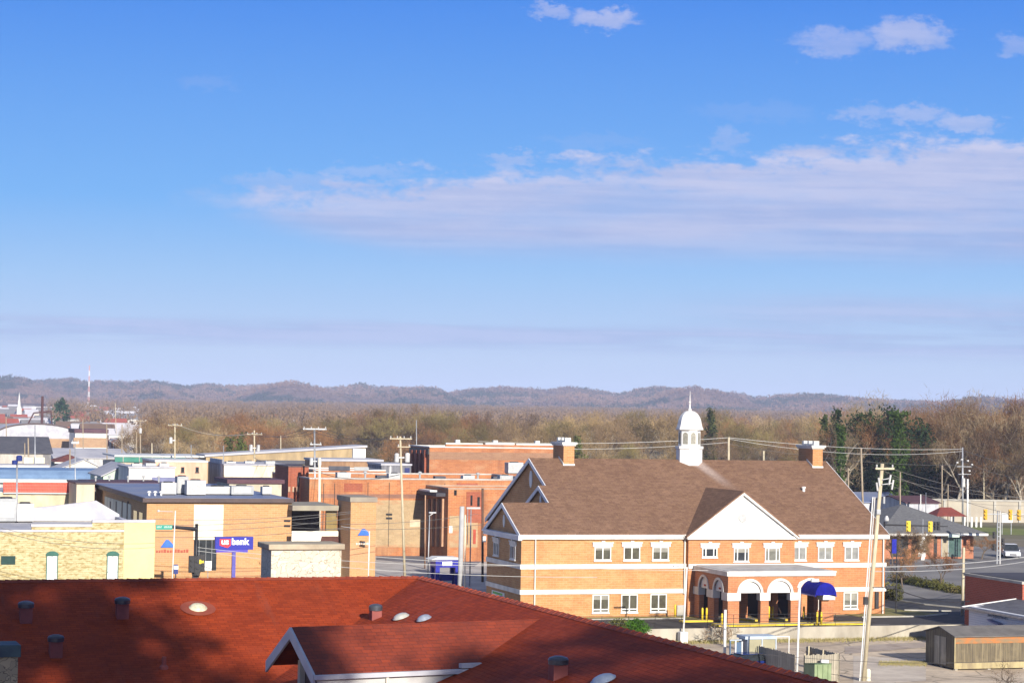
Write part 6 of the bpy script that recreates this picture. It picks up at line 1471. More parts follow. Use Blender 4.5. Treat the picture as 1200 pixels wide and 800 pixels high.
q = on_z(1081, 656, 0); e = empty('steel_post', q, 0, 'white square post in front of the hip roofed store', 'post'); MB().box(-.22, .22, -.2, .2, 0, at_y(1081, 628, q.y).z).build('casing', M['white'], e); MB().tube((0, .0, at_y(1081, 628, q.y).z), (0, 0, at_y(1081, 608, q.y).z), .06).build('pole', M['steel'], e)
e = empty('signal_mast', (at_y(1170.5, 600, 275).x, 275, 0), 0, 'pale steel signal mast in front of the white vehicle', 'traffic signal')
zt = at_y(1170, 598, 275).z
MB().tube((-.18, 0, 0), (-.14, 0, zt), .12, .09).build('pole', M['steel'], e); MB().tube((.2, 0, 0), (.16, 0, zt), .10, .08).build('pole', MU, e)
for k in range(9): MB().box(-.12, .16, -.04, .04, .5+k*.58, .56+k*.58).build('rung', M['steel'], e)
MB().tube((-1.6, 0, zt-.45), (3.4, 0, zt-.4), .07).build('mast_arm', M['steel'], e)
for px_ in (1161, 1190, 1200): head('h', e, at_y(px_, 0, 275).x-e.location.x, -.15, zt+.15, 3, mat('signal_amber', (.62, .36, .03), (.5, .28, .03)), 1.3, .45)
for (z_, s_) in ((zt-2.6, -1), (zt-4.1, -1), (zt-3.4, 1)): head('h', e, s_*.55, 0, z_, 2, M['blacksig'], .8, .34)
# post and panel near bank right: dark blue panel on the wall edge
e = empty('banner', W(36.2, 1.0), TH, 'dark blue banner on a post at the right corner of the bank', 'banner'); zt = at_y(1039, 631, 205).z
MB().tube((.5, 0, 0), (.5, 0, zt), .06).build('post', M['darkmetal'], e); MB().box(.0, .45, -.03, .03, zt-1.3, zt).build('cloth', M['blue'], e)
# railing along the drive
e = empty('railing', W(-6, EDGE+.5), TH, 'thin dark metal railing on top of the concrete retaining wall', 'railing')
mb = MB()
for z_ in (.45, .75, 1.05): mb.tube((0, 0, z_+.14), (31, 0, z_+.14), .018, n=5)
mb.build('rail', M['darkmetal'], e)
for i in range(14): MB().tube((i*2.35, 0, .02), (i*2.35, 0, 1.2), .022, n=5).build('post', M['darkmetal'], e)
# radio tower, rusty tower, church
e = empty('radio_tower', (at_y(104, 470, 2600).x, 2600, 6), 0, 'tall thin red and white radio tower on the plain', 'radio tower')
zt = at_y(104, 428, 2600).z-6
for k in range(9):
    z0, z1 = zt*k/9, zt*(k+1)/9; mb = MB(); s_ = 1.0-.07*k
    for (ax, ay) in ((-s_, -s_), (s_, -s_), (0, s_)): mb.tube((ax, ay, z0), (ax*.93, ay*.93, z1), .28, n=4, cap=False)
    for j in range(4): zz0 = z0+(z1-z0)*j/4; mb.tube((-s_, -s_, zz0), (s_, -s_, zz0+(z1-z0)/4), .14, n=4, cap=False); mb.tube((s_, -s_, zz0), (0, s_, zz0+(z1-z0)/4), .14, n=4, cap=False)
    mb.build('lattice', mat('tower_white', (.75, .72, .72)) if k % 2 else mat('tower_pink', (.6, .3, .28)), e)
e = empty('rusty_tower', (at_y(49, 500, 900).x, 900, 0), 0, 'dark rusty red industrial tower behind the barrel roof', 'tower')
zt = at_y(49, 464, 900).z; rst = mat('rust_red_steel', (.085, .03, .028), (.06, .025, .022), .5)
MB().tube((0, 0, 0), (0, 0, zt), .6, .5, 10).build('column', rst, e)
MB().tube((-3.4, 0, zt*.66), (3.6, 0, zt*.70), .28).tube((3.6, 0, zt*.7), (4.0, 0, zt*.45), .25).tube((-3.4, 0, zt*.66), (-8, 0, zt*.2), .3).build('conveyor', rst, e)
e = empty('church', (at_y(22, 480, 1500).x, 1500, terr(0, 1500)), TH, 'small white church with pointed steeple at the far left', 'church')
g0 = terr(0, 1500)
MB().box(-4, 4, 0, 16, 0, 5).build('wall', M['white'], e); MB().slab([(-4.5, -.5, 4.8), (0, -.5, 9), (0, 16.5, 9), (-4.5, 16.5, 4.8)], .3).slab([(0, -.5, 9), (4.5, -.5, 4.8), (4.5, 16.5, 4.8), (0, 16.5, 9)], .3).build('roof', ROOFM['lgrey'], e)
st = MB().box(-1.5, 1.5, -3, -.02, 0, 11).build('tower', M['white'], e); zt = at_y(22, 460, 1500).z-g0
MB().lathe([(1.7, 11), (1.1, 12), (.05, zt)], (0, -1.5, 0), 8).build('steeple', M['white'], st)

# wires
def wire(lab, a, b_, sag=.6, r=.022, m=None, n=10, grp=None):
    a, b_ = Vector(a), Vector(b_); pts = []
    for i in range(n+1):
        t = i/n; p = a.lerp(b_, t)-a; p.z -= 4*sag*t*(1-t); pts.append(p)
    o = MB().path(pts, r, 4).build('overhead_cable', m or M['wire'], loc=a); tag(o, lab, 'cable', grp); return o
Tp = lambda k, dz=0, du=0: TOPS[k][0]+U*du+Vector((0, 0, -dz))
G1 = 'overhead cables strung across the town'
for i, (du, dz) in enumerate(((-1.1, .0), (0, .0), (1.1, .0))):
    n_ = ['left', 'middle', 'right'][i]
    wire(n_+' wire from the pole above the pink building to the tan roof pole', Tp('p205', dz, du), Tp('p297', .4, du), 1.0, .03, M['wire_l'] if i == 1 else None, grp=G1)
    wire(n_+' wire from the tan roof pole to the steel T pole', Tp('p297', .4, du), Tp('steelT', 0, du*1.2), .8, .028, grp=G1)
    wire(n_+' strand from the steel T pole to the pale leaning pole', Tp('steelT', 0, du*1.2), Tp('midleft', .1, du), .7, .024, grp=G1)
wire('lower thick cable from the steel T pole to the pale leaning pole', Tp('steelT', 5), Tp('midleft', 4), .8, .035, grp=G1)
wire('lower thick cable from the transformer pole to the steel T pole', Tp('p297', 4), Tp('steelT', 5), .8, .035, grp=G1)
def pw(lab, x0, y0, d0, x1, y1, d1, sag=.4, r=.022, m=None): wire(lab, at_y(x0, y0, d0), at_y(x1, y1, d1), sag, r, m, grp=G1)
pw('upper pale cable behind the cupola to the pole right of it', 560, 517, 300, 854, 512.5, 300, .5, .035, M['wire_l']); pw('lower pale cable behind the cupola to the pole right of it', 560, 523, 300, 854, 518, 300, .6, .03, M['wire_l'])
pw('upper pale cable from the pole right of the cupola to the floodlight mast', 854, 512.5, 300, 1128, 526, 355, .6, .04, M['wire_l']); pw('middle pale cable from the pole right of the cupola to the floodlight mast', 854, 514, 300, 1128, 528.5, 355, 1.2, .035, M['wire_l']); pw('lower pale cable from the pole right of the cupola to the floodlight mast', 854, 520, 300, 1128, 545, 355, .8, .03)
pw('upper cable from the floodlight mast out of the right side', 1128, 527, 355, 1240, 552, 340, .6, .04); pw('lower cable from the floodlight mast out of the right side', 1128, 540, 355, 1240, 566, 340, .8, .035)
pw('thin cable low in front of the dark trees', 1040, 558, 300, 1240, 583, 300, .9, .03); pw('thin lower cable in front of the dark trees', 1040, 568, 300, 1240, 590, 300, 1.2, .03)
for k, (ya, yb, l_) in enumerate(((608, 605, 'top'), (615, 609, 'second'), (622, 615, 'third'), (629, 625, 'fourth'))):
    pw('%s dark cable crossing the tan bank office wall' % l_, 181, ya, 212, 411, yb-8 if k else yb-6, 214, .35, .03)
for k, (xa, ya) in enumerate(((345, 610), (345, 616))): pass
pw('upper cable splice line between the tower and the leaning pole', 342, 612, 212, 560, 602, 226, .5, .028); pw('lower cable splice line between the tower and the leaning pole', 342, 618, 212, 640, 606, 232, .6, .028)
pw('upper grey cable in front of the blue sign', 232, 641, 192, 640, 662, 180, .5, .028, M['wire_l']); pw('lower grey cable in front of the blue sign', 232, 645, 192, 700, 676, 178, .6, .028, M['wire_l'])
pw('long pale cable passing before the left bank gable', 440, 652, 186, 830, 668, 178, .25, .026, M['wire_l'])
pw('upper white cable before the right bank wall', 1020, 664, 165, 1240, 646, 230, .35, .045, M['wire_l']); pw('lower white cable before the right bank wall', 1020, 669, 165, 1240, 650, 230, .5, .035, M['wire_l'])
pw('dark cable from the lamp on the leaning pole to the white cottage', 1038, 684, 162, 1136, 704, 186, .5, .04, M['darkmetal'])
pw('upper dark cable over the yellow brick wall', 0, 618, 150, 181, 636, 152, .4, .02); pw('lower dark cable over the yellow brick wall', 0, 622, 150, 181, 641, 152, .5, .02)
pw('upper thin cable across the dumpster yard', 770, 727, 175, 1025, 729, 160, .3, .018, M['darkmetal']); pw('lower thin cable across the dumpster yard', 885, 765, 156, 1200, 773, 156, .4, .02, M['darkmetal'])
pw('upper cable from the top of the big leaning pole to the right edge', 1036, 546, 160, 1240, 586, 175, .5, .022); pw('cable from the big leaning pole down towards the cottage', 1036, 552, 160, 1240, 612, 172, .5, .02)
for k, (px_, py_, d0) in enumerate(((345, 611, 210.5), (345, 617, 210.5), (405+70, 604+10, 225))): pass
# cable splice cases
for (x_, y_, d0, l_) in ((336.5, 610, 211, 'upper black cable splice case at the right end of the bank office'), (336.5, 616, 211, 'lower black cable splice case at the right end of the bank office'), (456, 602.5, 218, 'upper black cable splice case left of the leaning pole'), (456, 607, 218, 'lower black cable splice case left of the leaning pole')):
    q = at_y(x_, y_, d0); tag(MB().prism([(-.28, -.1), (.28, -.1), (.32, 0), (.28, .1), (-.28, .1), (-.32, 0)], 'y', -.1, .1).build('splice_case', M['blacksig'], loc=q, bevel=.02), l_, 'splice case', 'black splice cases on the cables')

# ------------------------------------------------------------------ far town: small houses and sheds at the foot of the hills
rng = random.Random(21)
HW = [('white', mat('far_white', (.62, .59, .55), (.5, .48, .45), .1)), ('cream', mat('far_cream', (.66, .58, .44), (.58, .5, .38), .1)), ('grey', mat('far_grey', (.42, .40, .38), (.36, .34, .33), .1)), ('brick red', mat('far_brick', (.36, .14, .09), (.3, .11, .07), .1))]
HR = [('grey', mat('far_roof_grey', (.20, .19, .19), (.15, .14, .15), .1)), ('white', mat('far_roof_white', (.52, .50, .52), (.42, .41, .43), .1)), ('brown', mat('far_roof_brown', (.16, .10, .07), (.12, .08, .06), .1)), ('red', mat('far_roof_red', (.32, .08, .05), (.25, .06, .04), .1))]
house_mesh = {}
def far_house(px_, Y, w, d, h, iw, ir, gable, lab=None, grp=None, ang=None):
    x = (px_-600)/F*Y; z = terr(x, Y)
    name = 'house' if w < 16 else 'warehouse'
    e = empty('far_'+name, (x, Y, z), ang if ang is not None else TH+rng.choice([0, math.pi/2])*0+rng.uniform(-.1, .1), lab or ('distant %s walled %s with %s %s roof in the far town' % (HW[iw][0], name, HR[ir][0], 'gabled' if gable else 'flat')), name, grp or 'distant houses and sheds of the far town')
    MB().box(-w/2, w/2, 0, d, 0, h).build('wall', HW[iw][1], e)
    if gable:
        r = d*.28
        mb = MB(); mb.prism([(-.4, h-.2), (d+.4, h-.2), (d/2, h+r)], 'x', -w/2-.4, w/2+.4); mb.build('roof', HR[ir][1], e)
    else: MB().box(-w/2-.3, w/2+.3, -.3, d+.3, h+.01, h+.5).build('roof', HR[ir][1], e)
    if w < 16: 
        MB().box(-w*.3, -w*.12, -.06, -.003, h*.35, h*.75).build('window', M['glass'], e); MB().box(w*.12, w*.3, -.06, -.003, h*.35, h*.75).build('window', M['glass'], e)
    else:
        for k in range(3): MB().box(-w*.36+k*w*.26, -w*.2+k*w*.26, -.06, -.003, .2, h*.6).build('loading_door', HW[2][1], e)
    return e
far_house(55, 1150, 36, 14, 5, 0, 1, False, 'wide white flat warehouse right of the rusty tower'); far_house(25, 1100, 22, 12, 5.5, 0, 1, True, 'white gabled warehouse below the church steeple')
far_house(5, 1050, 16, 12, 6, 1, 3, True, 'cream building with orange red roof at the far left edge'); far_house(70, 1000, 46, 12, 4.5, 0, 1, False, 'long pale warehouse in front of the wide white one')
far_house(78, 1180, 15, 12, 8, 2, 0, False, 'dark grey block beside the round evergreen tree'); far_house(96, 1120, 18, 10, 5, 0, 0, True, 'white gabled shed right of the dark grey block')
far_house(118, 960, 22, 14, 4.5, 0, 1, True, 'white gabled warehouse beyond the rail cars'); far_house(146, 900, 11, 9, 5.0, 0, 1, True, 'white gabled shed at the far end of the train')
far_house(170, 520, 9, 7, 3.5, 0, 1, False, 'small white hut right of the rail cars'); far_house(120, 900, 22, 10, 4, 3, 0, True, 'brick red shed far up the tracks')
far_house(325, 1500, 40, 16, 6, 0, 1, False, 'long white warehouse in a gap of the trees'); far_house(314, 1440, 16, 12, 7, 3, 3, True, 'small red roofed building left of the long white warehouse in the tree gap'); far_house(345, 1480, 26, 14, 6, 1, 1, False, 'cream warehouse right of the long white one in the tree gap')
far_house(515, 3650, 42, 20, 8, 0, 1, False, 'lone pale building on the slope of the far hills')
used = []
for i in range(105):
    for _ in range(30):
        px_ = rng.uniform(-5, 165); Y = rng.uniform(900, 2300)
        if all(abs(px_-a) > 5 or abs(Y-b_) > 60 for a, b_ in used): break
    used.append((px_, Y)); big = rng.random() < .25
    far_house(px_, Y, rng.uniform(17, 26) if big else rng.uniform(9, 14), rng.uniform(8, 12), rng.uniform(3.5, 6), rng.choice([0, 0, 0, 1, 2, 3]), rng.choice([0, 0, 1, 1, 2, 3]), not big or rng.random() < .5)

# ------------------------------------------------------------------ trees
def bare_tree(seed, H=16, spread=.42, up=.5, twigs=3800, tr=.24, lev=5, tw=.03, tl=(.7, 1.5)):
    """trunk and limbs as tapering tubes, twigs as thin slivers round the branch ends"""
    r = random.Random(seed); limbs = []; ends = []
    def grow(p, d, L, rad, lv):
        n = 3; q = Vector(p); dd = Vector(d)
        for i in range(n):
            dd = (dd+Vector((r.gauss(0, .13), r.gauss(0, .13), r.gauss(0, .05)+.05*up))).normalized()
            q2 = q+dd*L/n; limbs.append((q.copy(), q2.copy(), rad*(1-.22*i/n), rad*(1-.22*(i+1)/n), lv)); q = q2
            if lv >= 2: ends.append((q.copy(), dd.copy(), lv))
            if lv < lev and i > 0 or (lv == 0 and i >= 1):
                k = r.choice([1, 2, 2]) if lv else 2
                for _ in range(k):
                    a = r.uniform(0, 6.283); s = spread*r.uniform(.7, 1.5)
                    o = dd.orthogonal().normalized(); o2 = dd.cross(o); nd = (dd+(o*math.cos(a)+o2*math.sin(a))*s*1.6+Vector((0, 0, up*.35))).normalized()
                    if lv < lev: grow(q, nd, L*r.uniform(.58, .8), rad*.5, lv+1)
    grow((0, 0, -.3), (r.gauss(0, .04), r.gauss(0, .04), 1), H*.42, tr, 0)
    top = max(max(a[1].z for a in limbs), 1); k = H/top*.95
    tm = MB()
    for a, b_, r0, r1, lv in limbs:
        if lv <= 3: tm.tube(a*k, b_*k, max(r0, .02), max(r1, .015), 6 if lv < 2 else 4 if lv < 3 else 3, False)
    rn = np.random.RandomState(seed); E_ = np.array([tuple(e[0]*k) for e in ends]); D_ = np.array([tuple(e[1]) for e in ends])
    # weight outer ends
    wgt = np.array([1.0+e[2] for e in ends]); idx = rn.choice(len(E_), twigs, p=wgt/wgt.sum())
    c = E_[idx]+rn.normal(size=(twigs, 3))*np.array([.42, .42, .35])*H/16
    d = D_[idx]*.6+rn.normal(size=(twigs, 3))*.65; d[:, 2] += .45; d /= np.linalg.norm(d, axis=1)[:, None]
    L = (tl[0]+rn.rand(twigs, 1)*(tl[1]-tl[0]))*H/16
    w = np.cross(d, rn.normal(size=(twigs, 3))); w /= np.linalg.norm(w, axis=1)[:, None]
    v = np.stack([c-w*tw, c+w*tw, c+d*L], 1).reshape(-1, 3); f = np.arange(len(v)).reshape(-1, 3)
    return tm, v, f, k
def leafy(seed, H, Rr, n, shape, leaf=.35, base=.12):
    rn = np.random.RandomState(seed); t = rn.rand(n); a = rn.rand(n)*6.283
    # clumps
    nc = 40; ct = rn.rand(nc); ca = rn.rand(nc)*6.283; ci = rn.randint(0, nc, n); t = np.clip(ct[ci]+rn.normal(size=n)*.05, 0, 1); a = ca[ci]+rn.normal(size=n)*.45
    rad = Rr*shape(t)*(.25+.85*rn.rand(n)**.6)*(.7+.5*rn.rand(nc)[ci])
    c = np.stack([rad*np.cos(a), rad*np.sin(a), H*(base+(1-base)*t)], 1)+rn.normal(size=(n, 3))*min(.5, Rr*.13)
    d = rn.normal(size=(n, 3)); d /= np.linalg.norm(d, axis=1)[:, None]; w = np.cross(d, rn.normal(size=(n, 3))); w /= np.linalg.norm(w, axis=1)[:, None]
    s = leaf*(.6+.8*rn.rand(n, 1))
    v = np.stack([c-w*s*.5, c+w*s*.5, c+d*s], 1).reshape(-1, 3)
    return v, np.arange(len(v)).reshape(-1, 3)
barkA = mat('bark_brown', (.16, .12, .085), (.09, .07, .05), 1.5); barkB = mat('bark_pale', (.50, .44, .34), (.26, .21, .15), .6); barkC = mat('bark_grey', (.40, .34, .25), (.22, .18, .13), 1)
TW = [leafmat('twigs_tan', (.27, .185, .085), (.17, .115, .055), .08, c3=(.42, .30, .15)), leafmat('twigs_brown', (.11, .07, .042), (.06, .04, .028), .08, c3=(.22, .145, .078)), leafmat('twigs_rust', (.22, .105, .045), (.13, .065, .033), .08, c3=(.31, .16, .068)), leafmat('twigs_olive', (.16, .12, .045), (.09, .07, .03), .08, c3=(.25, .20, .08)), leafmat('twigs_pale', (.25, .185, .105), (.16, .12, .07), .08, c3=(.31, .235, .14))]
green1 = leafmat('evergreen_leaves', (.03, .05, .016), (.012, .026, .012), .35, c3=(.05, .07, .02)); green2 = leafmat('ivy_leaves', (.035, .065, .012), (.06, .09, .014), .35, c3=(.045, .075, .014)); olive = leafmat('olive_brush', (.13, .12, .04), (.08, .08, .03), .3)
protos = []
def make_bare(seed, name, lab, cat, grp, mb_, mt, **k):
    tm, v, f, _ = bare_tree(seed, **k)
    e = empty(name, (0, 0, -200), 0, lab, cat, grp); e.location = (0, 300, -200)
    tm.build('trunk', mb_, e); np_mesh('crown', v, f, mt, e); return e
KIND = [('tan twigged bare winter tree in the belt of trees beyond the town', 0, barkC), ('brown twigged bare winter tree in the belt of trees beyond the town', 1, barkA), ('russet twigged bare winter tree in the belt of trees beyond the town', 2, barkA), ('olive brown scrubby winter tree in the belt of trees beyond the town', 3, barkA)]
for ki, (lab, ti, bk_) in enumerate(KIND):
    for s in range(2):
        protos.append((ki, make_bare(100+ki*7+s, 'bare_tree', lab, 'tree', ['tan', 'brown', 'russet', 'olive'][ki]+' winter trees of the belt', bk_, TW[ti], H=16, twigs=2500, spread=.5, tr=.26, tw=.034, up=.45)))
def place(pr, loc, rz, sc, first):
    o = pr if first else copy_tree(pr)
    o.location = loc; o.rotation_euler.z = rz; o.scale = (sc[0], sc[0], sc[1]); return o
TOP = [(150, 497), (165, 492), (178, 482), (187, 477), (200, 480), (215, 484), (240, 482), (280, 478), (300, 481), (320, 488), (345, 491), (365, 486), (385, 483), (410, 480), (440, 476), (465, 473), (480, 469), (490, 474), (500, 479), (540, 480), (600, 484), (640, 482), (700, 477), (740, 479), (760, 480), (800, 479), (830, 474), (870, 479), (900, 485), (930, 484), (960, 478), (1000, 480), (1100, 480), (1210, 482)]
tx = np.array([p[0] for p in TOP], float); ty = np.array([p[1] for p in TOP], float)
rng = random.Random(77); usedp = set(); nT = 0
for row, (Y0, n) in enumerate(((640, 60), (590, 50), (545, 42), (500, 34))):
    for i in range(n):
        px_ = 158+(1130-158)*(i+rng.uniform(.1, .9))/n if row < 3 else 200+(1100-200)*(i+rng.uniform(.1, .9))/n
        Y = Y0+rng.uniform(-22, 22)
        zt = CAMZ+(hor(px_)-np.interp(px_, tx, ty))/F*Y
        h = zt*rng.uniform([.93, .82, .70, .5][row], [1.04, .98, .9, .72][row])
        u_ = rng.random()
        ki = 0 if (px_ < 260 and u_ < .7) else (2 if 260 <= px_ < 330 and u_ < .6 else (0 if 600 < px_ < 800 and u_ < .65 else rng.choice([0, 1, 1, 2, 3, 3])))
        c_ = [q for q in protos if q[0] == ki]; j = rng.randrange(len(c_)); pr = c_[j][1]
        first = id(pr) not in usedp; usedp.add(id(pr))
        place(pr, ((px_-600)/F*Y, Y, 0), rng.uniform(0, 6.28), (h/16*rng.uniform(.85, 1.1), h/16), first); nT += 1
for _, pr in protos:
    if id(pr) not in usedp: bpy.data.objects.remove(pr)
# big trees at the right
big = []
for s, (bk_, ti, lab, gp) in enumerate([(barkB, 4, 'tall pale barked bare tree among the big trees at the right', 'tall pale barked trees at the right'), (barkC, 2, 'tall russet twigged bare tree among the big trees at the right', 'tall russet trees at the right'), (barkA, 1, 'tall dark brown bare tree among the big trees at the right', 'tall brown trees at the right')]):
    big.append(make_bare(300+s*3, 'tall_bare_tree', lab, 'tree', gp, bk_, TW[ti], H=22, twigs=4600, spread=.46, tr=.42, lev=5, tw=.032, up=.35, tl=(.6, 1.2)))
TB_ = [(985, 472, 470), (1003, 476, 455), (1020, 458, 450), (1036, 463, 440), (1050, 464, 430), (1066, 467, 445), (1082, 474, 440), (1096, 478, 420), (1108, 474, 455), (1120, 467, 440), (1130, 460, 425), (1143, 458, 440), (1155, 459, 410), (1168, 464, 430), (1180, 464, 400), (1192, 463, 425), (1205, 461, 410), (1218, 465, 430), (1020, 477, 420), (1048, 480, 418), (1064, 484, 416), (972, 488, 404), (996, 488, 404), (1086, 486, 418), (1100, 510, 408), (1125, 498, 395), (1150, 496, 392), (1175, 500, 395), (1200, 500, 390), (1160, 480, 402), (1188, 484, 398)]
rng = random.Random(5); ub = set()
for i, (px_, py_, Y) in enumerate(TB_):
    zt = CAMZ+(hor(px_)-py_)/F*Y; pr = big[[0, 1, 2, 1, 0, 2, 1][i % 7]] 
    if i in (2, 3): pr = big[0]
    first = id(pr) not in ub; ub.add(id(pr)); place(pr, ((px_-600)/F*Y, Y, 0), rng.uniform(0, 6.28), (zt/22*rng.uniform(.9, 1.1), zt/22*1.03), first)
# evergreens and ivy columns
cone = lambda t: (1-t)**.75*(.35+.65*np.minimum(1, t*6)); oval = lambda t: np.sqrt(np.clip(1-(2*t-1)**2, 0, 1))*.9+.1; col_ = lambda t: .45+.65*np.sin(t*7+.6)**2*(1-t*.35)
def ever(name, lab, px_, py_, Y, Rr, shape, m, n=5000, leaf=.4, cat='tree', grp=None, seed=1, zb=0, base=.1, trunk=.2):
    zt = CAMZ+(hor(px_)-py_)/F*Y-zb; e = empty(name, ((px_-600)/F*Y, Y, zb), 0, lab, cat, grp)
    v, f = leafy(seed, zt, Rr, n, shape, leaf, base); np_mesh('crown', v, f, m, e)
    MB().tube((0, 0, -.2), (0, 0, zt*.8), trunk, trunk*.3, 7).build('trunk', barkA, e); return e
ever('cedar_tree', 'dark evergreen cedar between the bank roof and the tall bare trees', 982, 482, 415, 2.8, cone, green1, 2600, .42, seed=3)
ever('cedar_tree', 'small dark cedar just left of the taller one above the bank chimney', 968, 490, 425, 2.3, cone, green1, 2000, .42, seed=4)
ever('evergreen_tree', 'broad dark evergreen mass left of the bright ivy column', 1034, 478, 411, 6.8, oval, green1, 6500, .42, seed=5, base=.2)
ever('evergreen_tree', 'narrow dark evergreen left of the broad dark mass', 1012, 490, 409, 4.2, oval, green1, 3200, .42, seed=15, base=.2)
ever('ivy_tree', 'bright green ivy covered trunk standing in front of the dark trees', 1056, 484, 396, 1.7, col_, green2, 3400, .34, seed=6)
ever('ivy_tree', 'thin ivy covered trunk far left of the bright ivy column', 987, 500, 398, 1.0, col_, green2, 3500, .35, seed=7)
ever('evergreen_tree', 'dark evergreen right of the bright ivy column', 1074, 492, 410, 4.2, oval, green1, 3000, .45, seed=8, base=.15)
ever('evergreen_tree', 'dark evergreen shrub mass behind the bridge wall', 1108, 520, 430, 5.5, oval, green1, 4000, .5, seed=9, base=0)
ever('evergreen_tree', 'dark evergreen at the right edge behind the bridge wall', 1196, 520, 432, 4.2, oval, leafmat('dark_olive_leaves', (.05, .08, .015), (.025, .04, .012), .5), 8000, .5, seed=10, base=0)
ever('evergreen_tree', 'small round evergreen in the far town beside the dark grey block', 74, 467.5, 1120, 4.0, oval, leafmat('far_evergreen', (.025, .07, .025), (.015, .04, .018), .2), 1300, .9, seed=11, base=.1)
ever('cedar_tree', 'thin dark cedar behind the bank roof right of the cupola', 834, 478, 520, 2.4, cone, leafmat('olive_cedar', (.06, .07, .025), (.04, .045, .02), .3), 3500, .5, seed=12)
for i, (px_, py_, Y) in enumerate(((272, 512, 470), (288, 516, 465), (282, 508, 478), (680, 512, 470))):
    ever('ivy_tree', ['small ivy covered tree left of the others above the long tan roof', 'small ivy covered tree nearest the transformer pole above the long tan roof', 'middle ivy covered tree above the long tan roof', 'small ivy covered tree just right of the left bank chimney'][i], px_, py_, Y, 1.4, col_, leafmat('dull_ivy', (.07, .085, .02), (.09, .075, .03), .4), 800, .4, seed=20+i)
# brush at the foot of the tree belt
rs = np.random.RandomState(8); n = 3000
bp_ = np.where(rs.rand(n) < .6, 940+rs.rand(n)*290, 160+rs.rand(n)*850); by = np.where(bp_ > 940, 418+rs.rand(n)*60, 455+rs.rand(n)*160)
v, f = crowns(np.stack([(bp_-600)/F*by, by, by*0], 1), 3.0+3.5*rs.rand(n), 31, 90, 1.0, .025, .5)
tag(np_mesh('undergrowth', v, f, leafmat('brush_dark', (.09, .065, .04), (.05, .04, .028), .1, c3=(.09, .065, .04))), 'dark brown undergrowth at the foot of the trees', 'undergrowth', kind='stuff')
# bare street trees and hedges near the bank
def small_tree(lab, px_, py_, H, m, seed, name='small_tree', bk_=barkA, tw=2200):
    q = on_z(px_, py_, 0); tm, v, f, _ = bare_tree(seed, H=H, twigs=tw, spread=.6, tr=.09, lev=4, tw=.016, up=.4)
    e = empty(name, q, seed, lab, 'tree'); tm.build('trunk', bk_, e); np_mesh('crown', v, f, m, e); return e
small_tree('bare russet street tree right of the bank behind the leaning pole', 1058, 688, 4.6, TW[2], 401)
small_tree('bare reddish street tree on the hedge strip before the parking street', 1104, 690, 4.2, TW[2], 402, tw=1800)
small_tree('dense bare brown tree in front of the hip roofed store', 1055, 662, 5.0, TW[1], 403, tw=3600); small_tree('second dense brown tree beside the first before the hip roofed store', 1046, 663, 4.4, TW[1], 404, tw=3200)
small_tree('low wide brown tree before the store windows', 1068, 661, 4.0, TW[1], 405, tw=2600); small_tree('reddish bush like tree at the right end of the store', 1150, 655, 3.0, TW[2], 406, tw=2600)
small_tree('bare orange brown bush tree left of the blue sign post', 263, 678, 3.4, TW[2], 407, tw=2200); small_tree('bare orange brown bush tree right of the blue sign post', 300, 678, 3.2, TW[2], 408, tw=2000)
small_tree('small pale flowering tree just right of the blue sign post', 285, 676, 3.6, leafmat('pale_blossom', (.6, .55, .4), (.5, .46, .32), .6), 409, tw=1500)
def shrub(lab, px_, py_, r, h, m, seed, n=1500, z=0, leaf=.12, name='shrub', grp=None):
    q = on_z(px_, py_, z); e = empty(name, q, seed, lab, 'shrub', grp); v, f = leafy(seed, h, r, n, oval, leaf, 0); np_mesh('foliage', v, f, m, e)
    mb = MB()
    for k in range(5): a = k*1.3; mb.tube((0, 0, 0), (r*.5*math.cos(a), r*.5*math.sin(a), h*.6), .03, .015, 5)
    mb.build('stems', barkA, e); return e
shrub('round bright green bush above the red roof edge before the drive', 747, 741, .95, .95, leafmat('bright_bush', (.07, .16, .015), (.04, .10, .01), .8), 51, 3500, .0, .10)
shrub('low dull green bush left of the bright round bush', 726, 736, .8, .7, leafmat('dull_bush', (.14, .14, .04), (.10, .10, .03), .8), 52, 1500, .0, .10)
hedge = leafmat('hedge_leaves', (.08, .085, .02), (.13, .09, .045), .6); rr = random.Random(2)
for k in range(12):
    t = k/11; shrub('%s dark hedge bush along the kerb strip, counted from the bank' % words[k], 1052+t*72+rr.uniform(-1, 1), 681+t*14, 1.0, .65+rr.uniform(-.2, .3), hedge, 60+k, 700, 0, .13)
for k, (x_, y_, l_) in enumerate(((1040, 702, 'left upright olive shrub at the right corner of the bank'), (1047, 703, 'middle upright olive shrub at the right corner of the bank'), (1053, 704, 'right upright olive shrub at the right corner of the bank'))):
    shrub(l_, x_, y_, .45, 1.6, olive, 80+k, 900, 0, .12)
for k, (x_, l_) in enumerate(((836, 'left dry brown weed against the concrete retaining wall'), (843, 'middle dry brown weed against the concrete retaining wall'), (858, 'right dry brown weed against the concrete retaining wall'))):
    q = on_z(x_, 753.5, -1); tm, v, f, _ = bare_tree(500+k, H=1.9, twigs=160, spread=.7, tr=.03, lev=3, tw=.012, up=.3, tl=(1.2, 2.4)); e = empty('dry_weed', q, 0, l_, 'weed'); tm.build('stem', barkC, e); np_mesh('twigs', v, f, TW[2], e)
q = on_z(1186, 815, -1); tm, v, f, _ = bare_tree(611, H=2.9, twigs=420, spread=.75, tr=.05, lev=4, tw=.008, up=.2, tl=(1.4, 2.6)); e = empty('bare_shrub', q, 0, 'dark bare twigs of a shrub at the bottom right before the shed', 'shrub'); tm.build('stem', barkA, e); np_mesh('crown', v, f, TW[1], e)
rs = np.random.RandomState(3); n = 5000
a_ = 14+rs.rand(n)*40; b_ = np.abs(rs.normal(size=n))*.7
